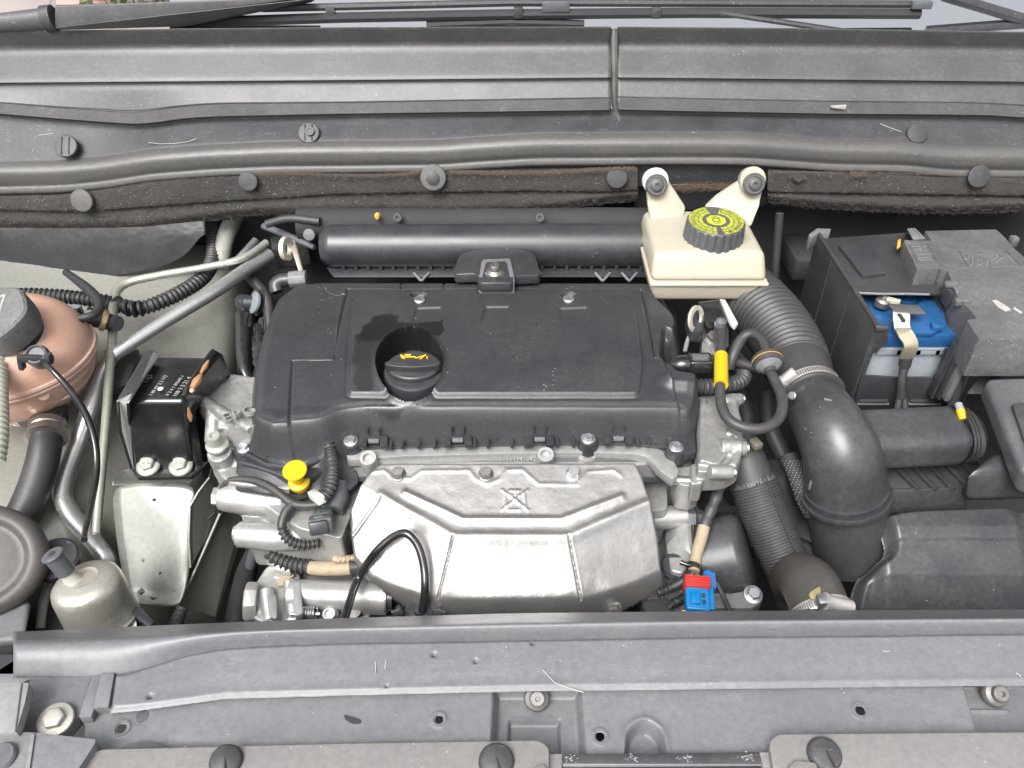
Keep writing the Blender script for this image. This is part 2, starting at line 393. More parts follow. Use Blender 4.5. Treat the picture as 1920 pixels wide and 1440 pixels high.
M['batt'] = surf('battery_grey', (.23,.255,.28), .4, dust=.15, bump=.05)
M['cblue'] = surf('connector_blue', (.0,.14,.36), .4, dust=.08, bump=.05)
M['cred'] = surf('connector_red', (.36,.025,.02), .4, dust=.08, bump=.05)
M['cgrey'] = surf('connector_grey', (.075,.08,.088), .45, dust=.15, bump=.1)
M['lgrey'] = surf('light_grey_plastic', (.17,.185,.20), .4, dust=.15, bump=.05)
M['white'] = surf('white_plastic', (.48,.48,.45), .4, dust=.2, bump=.05)
M['tape'] = surf('tan_tape', (.30,.245,.17), .6, dust=.35, dcol=(.40,.26,.12), bump=.5, bscale=300, grain=2)
M['braid'] = surf('woven_sleeve', (.035,.035,.037), .6, dust=.1, bump=.3)
M['print'] = surf('pale_print', (.33,.32,.305), .6, dust=0, bump=0)
M['torn'] = surf('torn_felt_fibres', (.12,.092,.07), .95, dust=.3, dcol=(.3,.2,.13), bump=1, bscale=300, spec=.1)
# ================================================================ THE SETTING
def S(o): o['kind'] = 'structure'; return o
def sheet(name, grid, mat, parent=None, lv=2, thick=.2, planes='z'):
    nx = len(grid[0]); vs = [Z(*p) if planes == 'z' else Y(*p) for r in grid for p in r]
    fs = [(i*nx+j, i*nx+j+1, (i+1)*nx+j+1, (i+1)*nx+j) for i in range(len(grid)-1) for j in range(nx-1)]
    o = obj(name, vs, fs, mat, parent, sharp=60)
    if lv: s = o.modifiers.new('sub', 'SUBSURF'); s.levels = lv; s.render_levels = lv
    if thick: m = o.modifiers.new('thickness', 'SOLIDIFY'); m.thickness = thick/100
    return o
gm = surf('street_ground', (.20,.18,.165), .9, dust=.4, bump=.3, bscale=60)
S(B().box(V(0,4,-.97), (12000,12000,3)).out('ground', gm))
pm = surf('pink_paving', (.42,.24,.21), .85, dust=.4, bump=.4, bscale=80); pm2 = surf('grey_paving', (.25,.21,.20), .85, dust=.4, bump=.4, bscale=80)
for a, b, mt, lb in ((-320,-205,pm2,'grey brown paving slab at the far top left corner'), (-195,-90,pm,'pink paving slab beyond the wiper at top left'), (-80,20,pm2,'narrow grey kerb stone beside the pink slab')):
    q = [Z(a+300, 26, -95), Z(b+300, 26, -95), Z(b+300, -40, -95), Z(a+300, -40, -95)]
    o = B().prism(q, V(0,0,-.02)).out('paving_slab', mt, bevel=.4); tag(o, lb, 'paving slab')
bmat = surf('shrub_leaves', (.07,.10,.035), .6, dust=0, mott=.5); bm = bmesh.new(); rr = random.Random(3)
for i in range(700):
    px = rr.uniform(150, 420); c = Z(px, rr.uniform(-30, 18), -95) + V(0,0,rr.uniform(0,.25)); d = V(rr.uniform(-1,1), rr.uniform(-1,1), rr.uniform(-.3,1)).normalized()*rr.uniform(.03,.06); e = d.cross(V(rr.random(), rr.random(), rr.random())).normalized()*.02
    bm.faces.new([bm.verts.new(p) for p in (c-d, c+e, c+d, c-e)])
tag(bm_obj('shrub', bm, bmat, sharp=0), 'low green shrub in the street behind the left wiper arm', 'shrub')
# engine bay shell: floor, bulkhead, side walls
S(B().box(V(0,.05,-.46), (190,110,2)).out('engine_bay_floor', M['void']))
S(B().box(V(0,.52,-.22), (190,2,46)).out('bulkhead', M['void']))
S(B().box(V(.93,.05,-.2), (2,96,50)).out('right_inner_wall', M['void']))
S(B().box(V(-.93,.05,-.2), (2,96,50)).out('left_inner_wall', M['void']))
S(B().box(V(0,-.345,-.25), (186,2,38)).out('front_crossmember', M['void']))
# left inner wing, pale painted metal, dropping at its right edge
wing = sheet('inner_wing', [
    [(-120,415,-3),(140,430,-5),(300,430,-7),(400,430,-8),(470,420,-9),(500,430,-30)],
    [(-120,545,-6),(140,560,-9),(280,560,-10),(395,560,-11),(470,560,-13),(500,560,-36)],
    [(-120,660,-9),(140,670,-12),(270,680,-14),(390,680,-15),(455,690,-16),(480,700,-40)],
    [(-120,800,-12),(80,800,-14),(215,800,-16),(330,800,-22),(420,830,-24),(440,830,-42)],
    [(-120,930,-14),(60,930,-16),(190,930,-18),(330,930,-26),(400,900,-30),(420,900,-44)],
    [(-120,1060,-17),(60,1060,-20),(190,1060,-22),(320,1060,-30),(380,1060,-34),(400,1060,-45)],
    [(-120,1240,-22),(60,1240,-24),(190,1240,-26),(310,1240,-33),(350,1240,-38),(370,1240,-45)]], M['body'], lv=3)
S(wing)
# ---------------------------------------------------------------- raised bonnet, out of frame above the bay
bon = T('bonnet', 'raised grey bonnet propped open above the engine bay', 'bonnet', (0, .50, .36))
hr = [V(-.75,.56,.40), V(.75,.56,.40), V(.70,.36,1.24), V(-.70,.36,1.24)]
B().prism(hr, V(0,.03,.012)).out('bonnet_skin', M['bodyp'], bon, bevel=.5)
B().prism([p+V(0,-.012,0) for p in hr], V(0,.008,.003)).out('bonnet_liner', M['felt'], bon, bevel=.3)
for k in (-.55, 0, .55): B().rawtube([V(k,.545,.41), V(k,.345,1.22)], 2.0, 8).out('stiffener', M['dark'], bon)
# ---------------------------------------------------------------- windscreen and wipers
mg, n_, p_ = nodes('windscreen_glass'); p_.inputs['Base Color'].default_value = (.92,.93,.95,1); p_.inputs['Metallic'].default_value = 1; p_.inputs['Roughness'].default_value = .04
ws = T('windscreen', 'raked windscreen glass reflecting the bright sky behind the cowl', 'windscreen', Y(960, 40, 56))
g0 = [Y(318,62,52.5), Y(2100,62,52.5), Y(2150,-260,96), Y(318,-260,96)]
B().prism(g0, V(0,.002,-.006)).out('glass', mg, ws)
B().rawtube([Y(800,46,53.2), Y(960,40,53.6), Y(1095,44,53.4)], 1.0, 8, oval=(1,.5)).out('mirror_reflection', M['void'], ws)  # black bar stands in for a dark mirror reflection on the glass
B().rawtube([Y(1770,-8,55.5), Y(1925,38,54.8), Y(2050,62,54)], .8, 8).out('screen_edge_trim', M['black'], ws)
wa = T('wiper_and_reflection', 'broad black wiper arm at the left corner with a long blade across the windscreen base', 'wiper', Y(100, 40, 51))
B().tube([Y(-60,46,50.5), Y(0,43,50.5), Y(82,36,50.5)], [1.2,1.35,1.55], seg=20, oval=(.8,1)).out('arm_root', M['cowl'], wa)
B().tube([Y(84,36,50.5), Y(102,34,50.5)], [1.9,1.9], seg=20, oval=(.8,1)).out('pivot_collar', M['cowl2'], wa)
B().hull8([Y(103,11,50), Y(580,-6,52), Y(590,-2,56), Y(103,9,54), Y(103,55,49.6), Y(480,9,51.5), Y(590,2,56), Y(103,56,54)]).out('arm_cover', M['cowl'], wa, bevel=.35, segs=3)
B().hull8([Y(112,50,49.3), Y(585,-3,50.8), Y(590,-1,53), Y(112,50,53), Y(112,56,49.2), Y(345,50,50.6), Y(585,5,53), Y(112,57,53)]).out('arm_web', M['black'], wa, bevel=.1)
wb = B().rawtube([Y(360,36,54), Y(1700,20,54.4)], .2, 6).out('blade', M['black'], wa)
B().rawtube([Y(340,43,53.2), Y(640,33,53.3), Y(960,27,53.5), Y(1300,24,53.7), Y(1724,26,53.9)], .85, 8, oval=(1,.9)).out('rubber_holder', M['void'], wb)
B().rawtube([Y(345,49,52.8), Y(640,37,52.9), Y(960,32,53.1), Y(1724,29,53.4)], .12, 6).out('rubber_lip', M['void'], wb)
B().rawtube([Y(490,16,53.6), Y(960,5,53.8), Y(1300,6,54), Y(1735,8,54.2)], .55, 8).out('spoiler', M['cowl2'], wb)
for px in (1230, 952+20, 620): B().box(Y(px,24,53.0), (1.4,.7,1.6)).out('clip', M['cowl2'], wb, bevel=.1)
B().box(Y(1042,12,53.2), (4.2,1,1.5)).out('adapter', M['cgrey'], wb, bevel=.15)
B().box(Y(1728,9,53.2), (3,1,1.1)).out('end_cap', M['cgrey'], wb, bevel=.15)
blade_reflection = B().rawtube([Y(1350,24,53.4), Y(1590,60,52.8)], .62, 8, oval=(1,.7)).out('wiper_and_reflection', M['cowl2']); tag(blade_reflection, 'short dark wiper arm slanting down to the cowl edge, right of centre', 'wiper')  # second blade's reflection in the glass, put in as a dark bar
# ---------------------------------------------------------------- cowl: two overlapping plastic covers
def disc_clip(parent, p, r, mat, axis, slots=1, name='screw_clip', groove=True):
    B().lathe([(r,-.3),(r,.05),(r*.93,.16),(r*.55,.24),(.01,.26)], p, axis, 28).out(name, mat, parent, sharp=30)
    if groove:
        F = axis_frame(axis); o = parent
        for k in ([0] if slots == 1 else [-.32, .32]):
            c = p + F@V(r*k/100, 0, .0026); B().box(c, (r*.10, r*1.5, .12), F).out('slot', M['void'], parent)
def bolt(parent, p, r, mat='bolt', axis=(0,-.25,1), wash=1.45, h=None, name='bolt', ph=.2):
    h = h or r*.9; b = B(); b.lathe([(r*wash,-.25),(r*wash,.06),(r*wash*.96,.13),(r*1.02,.2),(r*1.02,.2)], p, axis, 24)
    b.lathe([(r,.15),(r,h*.85),(r*.88,h),(r*.55,h),(r*.5,h*.93),(.01,h*.93)], p, axis, 6, ph=ph)
    return b.out(name, M[mat], parent, sharp=25)
cl = T('cowl_cover', 'left faded black cowl cover with stepped flutes, above the engine', 'cowl cover', Y(560, 200, 46))
topL = [(-40,60),(0,58),(330,53),(660,50),(1146,49),(1152,49)]
def sh(pts, d): return [(a, b+d) for a, b in pts]
st_l = [(-40,190),(0,193),(120,203),(240,211),(262,211),(330,201),(400,195),(640,193),(1152,184)]
st_l2 = [(-40,209),(0,213),(120,223),(245,232),(272,232),(340,222),(400,218),(640,213),(1152,206)]
sealtop = [(-60,304),(0,303),(120,300),(200,292),(280,279),(400,270),(520,265),(640,264),(820,262),(900,256),(1000,250),(1280,248),(1400,249),(1500,256),(1560,261),(1700,263),(1780,272),(1840,272),(2000,274)]
def loft2(name, rows, mat, parent, x0, x1, nx=200, sub=6, rn=2, sharp=45, wob=0, thick=.2, jag=0, smooth_x=9):
    xs = np.linspace(x0, x1, nx); G = []
    for kind, v, pts in rows:
        py = np.interp(xs, [p[0] for p in pts], [p[1] for p in pts])
        if smooth_x: h = smooth_x//2; py = np.convolve(np.pad(py, h, mode='edge'), np.ones(smooth_x)/smooth_x, mode='valid')
        G.append([tuple((Y if kind == 'y' else Z)(xs[i], py[i], v)) for i in range(nx)])
    A = np.array(G); out = []
    for i in range(len(G)-1):
        for j in range(sub): out.append(A[i]*(1-j/sub)+A[i+1]*(j/sub))
    out.append(A[-1]); out = np.array(out)
    if rn:
        p = np.concatenate([np.repeat(out[:1], rn, 0), out, np.repeat(out[-1:], rn, 0)]); out = sum(p[i:i+len(out)] for i in range(2*rn+1))/(2*rn+1)
    Mn = len(out)
    if wob:
        for i in range(Mn):
            for j in range(nx):
                v = Vector(out[i,j]); out[i,j] += np.array([0,-1,.4])*wob/100*(mnoise.noise(v*9)+.5*mnoise.noise(v*40)+.3*mnoise.noise(v*150))
    if jag:
        for j in range(nx): out[-1,j,2] += jag/100*(mnoise.noise(V(j*.31,0,0))+.8*mnoise.noise(V(j*1.3,5,0)))
    fs = [(i*nx+j, (i+1)*nx+j, (i+1)*nx+j+1, i*nx+j+1) for i in range(Mn-1) for j in range(nx-1)]
    o = obj(name, [tuple(p) for r_ in out for p in r_], fs, mat, parent, sharp=sharp)
    if thick: md = o.modifiers.new('thickness', 'SOLIDIFY'); md.thickness = thick/100; md.offset = -1
    return o
def cowl_skin(par, x0, x1, tr, st1, st2):
    loft2('upper_skin', [('y',51,sh(tr,5)), ('y',50,tr), ('y',51.3,[(a,b+36) for a,b in tr]), ('y',47.2,[(-40,156),(0,155),(640,150),(1150,145),(1280,146),(1920,153),(2000,154)]),
        ('y',48.2,[(-40,157),(0,156),(640,151),(1150,146),(1280,147),(1920,154),(2000,155)]),
        ('y',47.6,[(-40,172),(0,171),(640,165),(1150,159),(1280,162),(1920,168),(2000,169)]), ('y',46.4,st1)], M['cowl'], par, x0, x1, nx=180, sub=8, rn=1)
    loft2('step_strip', [('y',46.6,sh(st1,-1)), ('y',46.0,sh(st1,1)), ('y',45.6,st2), ('y',46.4,sh(st2,2))], M['grey2'] if 0 else M['cowl'], par, x0, x1, nx=180, sub=3, rn=0)
cowl_skin(cl, -40, 1146, topL, st_l, st_l2)
cr = T('cowl_cover', 'right faded black cowl cover, past the vertical joint, above battery and brake reservoir', 'cowl cover', Y(1500, 200, 46))
topR = [(1150,49),(1157,49),(1500,52),(1800,57),(1920,59),(2000,61)]
st_r = [(1150,182),(1280,185),(1560,191),(1700,192),(1800,193),(1860,195),(1920,199),(2000,204)]
st_r2 = [(1150,205),(1280,208),(1560,213),(1700,214),(1800,215),(1860,216),(1920,220),(2000,226)]
cowl_skin(cr, 1158, 2000, topR, st_r, st_r2)
o = B().rawtube([Y(1152,54,51), Y(1152,150,48.6), Y(1153,195,47.2), Y(1158,215,47), Y(1164,247,44)], .55, 8).out('cowl_joint_strip', M['seal']); tag(o, 'narrow rubber strip closing the joint between the two cowl covers', 'joint strip')
tr_ = T('cowl_trough', 'dark dusty cowl trough between the covers and the rubber seal', 'cowl trough', Y(960, 235, 44))
sL = [(-60,209),(0,213),(120,223),(245,232),(272,232),(340,222),(400,218),(640,213),(1152,206),(1280,208),(1560,213),(1700,214),(1800,215),(1860,216),(1920,220),(2000,226)]
loft2('trough_skin', [('y',46.9,sh(sL,-3)), ('y',46.7,sh(sL,8)), ('y',43.2,sh(sealtop,-4)), ('y',42.6,sh(sealtop,6))], M['cowl2'], tr_, -60, 2000, nx=300, sub=8, rn=2)
up = V(0,-.75,.66)
disc_clip(tr_, Y(124,274,43.0), 1.75, M['rubberd'], up, 2); disc_clip(tr_, Y(579,249,43.6), 1.65, M['rubberd'], up, 2)
disc_clip(tr_, Y(1720,250,43.6), 1.6, M['dark'], up, 1, groove=False)
B().lathe([(.7,.2),(.7,.34),(.4,.34),(.35,.25),(.01,.25)], Y(581,247,43.4), up, 16).out('clip_centre', M['rubberd'], tr_)
for pts in ([(278,267),(300,270),(330,269),(352,266),(368,260)], [(1100,248),(1104,246)], [(1650,232),(1668,239),(1690,247)], [(72,254),(90,251),(100,250)]):
    B().rawtube([Y(a,b,43.35) for a, b in pts], .05, 5).out('scuff', M['print'], tr_)
B().hull8([Y(1555,198,45.3), Y(1588,196,45.3), Y(1580,196,46), Y(1560,198,46), Y(1560,203,45.3), Y(1585,206,45.3), Y(1580,205,46), Y(1562,203,46)]).out('bird_dropping', M['print'], cr, bevel=.1)
# seal
seal = loft2('bonnet_seal', [('y',43.0,sealtop), ('y',41.7,sh(sealtop,9)), ('y',40.9,sh(sealtop,22)), ('y',40.9,sh(sealtop,38)), ('y',41.3,sh(sealtop,47)), ('y',41.0,sh(sealtop,50)), ('y',40.8,sh(sealtop,60)), ('y',41.6,sh(sealtop,63))],
    M['seal'], None, -60, 2000, nx=320, sub=6, rn=2, thick=.3, wob=.05)
tag(seal, 'rounded black rubber bonnet seal running across the whole engine bay', 'rubber seal')
# insulation felt: top edge, fold and ragged lower edge
ft = [(-60,366),(0,365),(110,364),(190,350),(280,335),(380,328),(500,322),(700,318),(1000,316),(1280,312),(1400,316),(1560,322),(1700,326),(2000,326)]
fm = [(-60,392),(0,392),(150,395),(250,388),(380,378),(640,362),(1000,356),(1130,358),(1280,350),(1420,358),(1920,366),(2000,366)]
fb = [(-60,430),(0,432),(150,435),(270,433),(360,420),(480,406),(640,404),(900,404),(1040,397),(1130,384),(1200,378),(1280,370),(1420,378),(1450,384),(1560,395),(1700,402),(1780,404),(1920,398),(2000,398)]
mat_ = T('insulation_mat', 'matted brown black felt insulation hanging below the bonnet seal', 'insulation mat', Y(960, 360, 41))
for x0, x1, f2 in ((-60,1196,'left'), (1440,2000,'right')):
    loft2('felt', [('y',42.5,sh(ft,-4)), ('y',41.1,sh(ft,3)), ('y',40.5,fm), ('y',41.2,sh(fm,5)), ('y',40.6,sh(fb,-16)), ('y',41.8,fb)], M['felt'], mat_, x0, x1, nx=int((x1-x0)/2.5), sub=8, rn=2, wob=.28, thick=.5, jag=.8)
bm = bmesh.new(); rr = random.Random(5)
fx = [p[0] for p in ft]; fyt = [p[1] for p in ft]; fyb = [p[1] for p in fb]
for i in range(5200):
    px = rr.uniform(-20, 1930)
    if 1196 < px < 1440: continue
    t = rr.random(); y0 = np.interp(px, fx, fyt); y1 = np.interp(px, [p[0] for p in fb], fyb); py = y0+(y1-y0)*t
    c = Y(px, py, 40.25); a = rr.uniform(-1.2, 1.2); L = rr.uniform(.001,.0045); d = V(math.cos(a), -.1, math.sin(a)*.6)*L; e = V(-math.sin(a),0,math.cos(a))*.00013; k = e*rr.uniform(-10,10)
    v = [bm.verts.new(p) for p in (c-d-e, c-d+e, c+k+e, c+k-e, c+d+k*.3+e, c+d+k*.3-e)]
    bm.faces.new((v[0],v[1],v[2],v[3])); bm.faces.new((v[3],v[2],v[4],v[5]))
fib = bm_obj('felt_fibres', bm, surf('fibre', (.10,.08,.065), .9, dust=0, bump=0), mat_, sharp=0); fib['kind'] = 'stuff'
def torn(pts, w0, nm='torn_edge', n=900, seed=1):
    bm = bmesh.new(); rr = random.Random(seed); L = len(pts)-1
    for i in range(n):
        t = rr.random()*L; k = min(int(t), L-1); f = t-k; px = pts[k][0]*(1-f)+pts[k+1][0]*f; py = pts[k][1]*(1-f)+pts[k+1][1]*f+rr.gauss(0,1)*w0*.45
        c = Y(px, py, 40.3-rr.random()*.5); a = rr.gauss(0,.5); d = V(math.cos(a),-.2,math.sin(a))*rr.uniform(.0012,.004); e = V(0,0,.00028)+V(rr.uniform(-1,1),0,0)*.0001
        v = [bm.verts.new(p) for p in (c-d-e, c-d+e, c+d+e*.4, c+d-e*.4)]; bm.faces.new(v)
    o = bm_obj(nm, bm, M['torn'], mat_, sharp=0); o['kind'] = 'stuff'
torn([(480,326),(560,325),(640,329),(700,330),(770,325),(786,322)], 3, n=1100); torn([(845,322),(900,324),(960,325),(1050,323),(1120,318),(1190,315)], 3.5, n=1500, seed=2)
torn([(1264,352),(1300,350),(1345,350),(1385,352)], 9, n=900, seed=3); torn([(1595,326),(1610,328),(1625,325)], 5, n=260, seed=4); torn([(1450,322),(1560,324),(1800,327)], 2, n=500, seed=5); torn([(1480,332),(1502,328),(1512,334),(1495,340)], 3, n=120, seed=6)
fa = V(0,-1,.35)
for px, py, r in ((153,376,1.75), (812,333,2.0), (1157,333,1.65), (1836,331,1.7), (465,340,1.5)):
    disc_clip(mat_, Y(px,py,40.0), r, M['seal'] if px in (812,153) else M['cowl2'], fa, name='button_clip', groove=False)
B().lathe([(1.0,.2),(1.0,.5),(.75,.62),(.01,.62)], Y(812,334,40.0), fa, 20).out('button_centre', M['rubberd'], mat_)
B().lathe([(.75,.0),(.6,.15),(.01,.16)], Y(1498,333,40.2), fa, 12, squash=1.2).out('worn_hole', M['void'], mat_)
wall_p = wall('reservoir_carrier', [(1190,312),(1445,312),(1440,345),(1380,350),(1285,345),(1192,350)], 42.6, 1, M['cowl2']); tag(wall_p, 'plain dark carrier panel behind the two reservoir ears', 'carrier panel')
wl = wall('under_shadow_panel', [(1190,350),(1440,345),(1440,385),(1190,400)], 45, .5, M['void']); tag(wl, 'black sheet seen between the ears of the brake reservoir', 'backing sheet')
shield_l = loft2('sound_shield', [('y',42.5,[(-60,400),(395,395)]), ('y',41.0,[(-60,440),(380,425)]), ('y',40.4,[(-60,480),(0,482),(200,470),(300,450),(362,440),(372,430)]), ('y',40,[(-60,550),(0,546),(150,534),(205,528),(300,510),(340,490),(360,468),(378,440)])],
    M['dark'], None, -60, 384, nx=90, sub=8, rn=3, wob=.25, thick=.4, smooth_x=5)
tag(shield_l, 'dark felt sound shield in the corner above the coolant tank', 'sound shield')
# ================================================================ ENGINE: intake tube, cover, cap
mf = T('intake_manifold', 'long horizontal black intake tube behind the engine cover', 'intake manifold', Y(900, 460, 33))
B().tube([Y(604,462,33), Y(622,462,33), Y(900,461,33), Y(1240,460,33)], [2.3,3.3,3.35,3.35], seg=40).out('tube', M['black'], mf)
B().tube([Y(560,420,40), Y(900,418,41), Y(1215,420,41)], 2.6, seg=20).out('rear_rail', M['void'], mf)
b = B(); b.hull8([Y(612,502,31), Y(1215,502,31), Y(1215,500,34), Y(612,500,34), Y(625,520,29), Y(1215,520,29), Y(1215,519,33), Y(625,519,33)]); b.out('flange', M['black'], mf, bevel=.2)
fr = B().box(Y(645,503,30.6), (.5,.6,2.0)).out('rib', M['dark'], mf, bevel=.08)
for i in range(1, 25):
    o = fr.copy(); COL.objects.link(o); o.parent = mf; o.location = Y(645+i*23.2,503,30.6)-Y(645,503,30.6)
for a, c in ((790,815),(1000,980),(1130,1150),(1180,1195)):
    B().rawtube([Y(a-14,512,29.5), Y(a,527,28)], .22, 6).out('strut', M['grey'], mf); B().rawtube([Y(a+14,512,29.5), Y(a,527,28)], .22, 6).out('strut', M['grey'], mf)
br = [(860,478),(885,468),(930,465),(985,468),(1003,476),(1010,498),(1015,515),(965,517),(962,530),(896,530),(895,512),(850,514),(855,495)]
o = slab('centre_bracket', br, 3.0, 1.5, M['black'], mf, bevel=.5, r=8, segs=3, tilt=-.1)
b = B(); q = [(904,486),(957,484),(966,529),(896,529)]
b.prism([Z(x, y, 3.4) for x, y in rnd(q, 5)], V(0,0,-.5)).out('bolt_seat', M['grey'], mf, bevel=.12)
b = B(); b.prism([Z(x, y, 3.44) for x, y in rnd([(911,491),(950,490),(957,524),(903,524)], 5)], V(0,0,-.2)).out('seat_floor', M['dark'], mf, bevel=.04)
b = B(); b.lathe([(1.15,.0),(1.2,.5),(.8,.9),(.7,1.5),(.55,1.7),(.3,1.7),(.28,1.45),(.01,1.45)], Z(928,514,3.4), (0,-.15,1), 20); b.out('flange_bolt', M['boltd'], mf)
torn_cloth = surf('foam_scrap', (.22,.21,.20), .8, dust=.3, bump=.6)
for a in range(7):
    ang = a*.9+.3; c = Z(928,512,3.55); d = V(math.cos(ang), math.sin(ang)*.8, 0)*.012; e = V(-d.y, d.x, 0)*.45
    B().prism([c, c+d-e, c+d*1.15, c+d+e], V(0,0,-.001)).out('foam_flap', torn_cloth, mf, bevel=.03)
B().lathe([(.45,0),(.5,.5),(.3,.9),(.01,.9)], Y(708,403,38), (0,-1,0), 12).out('drain_plug', M['amber'], mf)
for px in (746, 1012):
    B().lathe([(.65,0),(.65,.7),(.35,.7),(.3,.4),(.01,.4)], Y(px,406,38), (0,-1,.2), 14).out('stud', M['cgrey'], mf)
def zpt(px, py, z): q = Z(px, py, z); return (q.x*100, q.y*100)
def sdxy_(h, P):
    d = np.full(h.X.shape, 1e9); ins = np.zeros(h.X.shape, bool)
    for i in range(len(P)):
        a, b = P[i], P[(i+1)%len(P)]; d = np.minimum(d, seg_dist(h.X, h.Y, a, b)); c = ((a[1] > h.Y) != (b[1] > h.Y)); xx = (b[0]-a[0])*(h.Y-a[1])/((b[1]-a[1]) or 1e-9)+a[0]; ins ^= c & (h.X < xx)
    return np.where(ins, -d, d)
# ---- cover as relief
ec = T('engine_cover', 'big black moulded engine cover with oil stained filler recess', 'engine cover', Z(880, 680, -3))
h = HF((395, 505, 1335, 900), 0, slope=.07, res=.115)
pl = [(598,529,10),(556,533,14),(526,558,20),(504,620,20),(486,700,14),(478,778,10),(512,792,6),(600,786,30),(640,768,30),(690,764,10),(1290,766,6),(1299,750),(1298,712,4),(1262,700,20),(1240,672,14),(1236,630,10),(1258,628,10),(1262,600,16),(1228,560,10),(1214,530,4)]
d = h.sd(pl)
out_d = d
# wall shape: rounded shoulder then steep
shoulder = np.where(d > 0, 4.6*sst(d/2.2)*0.75 + np.clip(d,0,5)*.55, 0) + .35*np.exp(-((d-.1)/.45)**2)*0
h.H -= shoulder; h.H -= .18*sst((d+.9)/.9)*(d < 0) + .18*(d >= 0)
# outer left panel edge (vertical soft crease), L seam, pads
seamL = [(653,543),(640,612),(629,686),(551,687),(546,740),(541,806),(546,826),(600,829)]
h.groove(h.line(seamL), .14, .30)
lower = h.sd([(640,545),(629,686),(551,687),(541,826),(640,835),(900,835),(1300,835),(1240,680),(1225,680),(1201,543)], 3); h.pad(lower, .28, .25)
pad = h.sd([(668,560,20),(655,748,7),(726,749,5),(742,716,3),(800,716,3),(816,749,8),(1196,749,8),(1204,700,12),(1186,560,40)], 7)
h.pad(pad, .42, .55); h.groove(pad-.35, .22, .10)
h.H += .10*np.exp(-((h.Y-h.u((900,705))[1])/2.0)**2)*(pad < 0)
top = h.line([(600,530),(612,548),(630,556),(650,557)]); h.groove(top, .1, .2)
h.groove(h.line([(752,522),(752,544)]), .1, .25); h.groove(h.line([(832,522),(832,544)]), .1, .25); h.groove(h.line([(898,522),(898,544)]), .1, .25)
h.groove(h.line([(653,543),(1202,543)]), .14, .22)
h.groove(h.line([(1201,543),(1226,682),(1247,682),(1246,655)]), .13, .30)
for q in ([(782,593),(828,591),(826,620),(774,622)], [(910,590),(955,590),(953,619),(903,621)], [(1048,593),(1099,591),(1103,619),(1050,621)]):
    s = h.sd(q, 3); h.pad(s, -.30, .5); h.groove(h.line([q[3], q[2]]), .18, -.10)
for q in ((787,563),(1066,562)):
    s = h.circ(*q, 16); h.pad(s, -.45, .2); h.groove(s-.2, .2, -.07)
circ_px = [(770+61*math.cos(t), 698+61*math.sin(t)) for t in np.linspace(0, 2*math.pi, 40, endpoint=False)]
hs_ = h.sd(circ_px, 0)
h.H += .45*np.exp(-(np.clip(hs_, 0, 9)/.45)**2)*(hs_ > -.1)
h.H -= 3.2*sst(.5-hs_/.3)
# front wall bulge left (coil pack tower) and conduit outlet
h.H += 1.5*np.exp(-(h.line([(613,812),(612,840)])/1.0)**2)
h.H += .9*np.exp(-(np.clip(h.line([(1262,722),(1305,724)])-.6,0,9)/.75)**2)*(h.X < h.u((1306,720))[0])
# dark cut at the right, fins and stiffening ribs on the left lower flange
s = h.sd([(1243,620,12),(1280,640,14),(1273,690,14),(1240,682,8)], 5); h.pad(s, -1.6, .9)
st = hs_
n1 = h.noise(1.6, .9, 3)+h.noise(.5, .5, 4)+h.noise(.25, .3, 9)
m1 = h.sd([(662,725),(666,675),(680,633),(715,608),(762,606),(745,622),(835,617),(836,634),(822,653),(770,648),(722,658),(708,698),(705,742),(680,746)], 8)
m2 = h.sd([(682,764),(745,762),(800,768),(765,775),(740,792),(700,790),(678,780)], 8)
m2 = sdxy_(h, [zpt(*p) for p in ((682,768,-.8),(745,766,-.8),(800,770,-1),(765,777,-1.4),(740,792,-2.2),(700,790,-2.2),(678,780,-1.6))]); ylo = h.u((700,668))[1]; fade = .45+.55*sst((h.Y-ylo+n1)/2.0)
stain = np.maximum(sst(.5-(m1+n1*.55)/.5)*fade, sst(.5-(m2+n1*.35)/.4)); stain = np.maximum(stain, sst(.5-(st-.2)/.5)*.9)
ya, yb_ = h.u((900,545))[1], h.u((900,766))[1]; h.H += .0065*np.clip(ya-h.Y, 0, 99)*np.clip(h.Y-yb_, 0, 99)
h.H += h.noise(4, .035, 1)
edge = h.sd([(598,522),(538,526),(500,552),(472,620),(453,690),(428,770),(418,845),(540,862),(600,846),(650,830),(1296,832),(1312,800),(1312,705),(1275,690),(1283,640),(1276,600),(1250,560),(1217,524)], 8)
HC = h
h.build('cover_shell', M['cover'], ec, sd=edge, run=.0, attr=np.clip(stain, 0, 1))
# screws
for q in ((787,564),(1066,563)):
    b = B(); b.lathe([(.78,0),(.78,.16),(.62,.30),(.36,.32),(.34,.2),(.01,.2)], HC.hit(*q)+V(0,0,.001), (0,-.1,1), 24); b.out('cover_screw', M['bolt'], ec)
    b = B(); b.lathe([(.22,0),(.22,.12),(.01,.12)], HC.hit(*q)+V(0,0,.003), (0,-.1,1), 6); b.out('screw_socket', M['boltd'], ec)
# filler cap
fc = T('oil_filler_cap', 'round black oil filler cap with yellow oil can symbol', 'filler cap', Z(770, 700, -2))
cc = Z(776, 695, .8); ax = V(0,-.10,1).normalized(); F = axis_frame(ax)
def lob(r, a_, n=10, amp=.05): return lambda a: r
B().lathe([(3.7,-2.8),(3.72,-.3),(3.6,.0),(3.35,.12),(3.1,.16),(.01,.16)], cc, ax, 56).out('cap_rim', M['black'], fc, sharp=30)
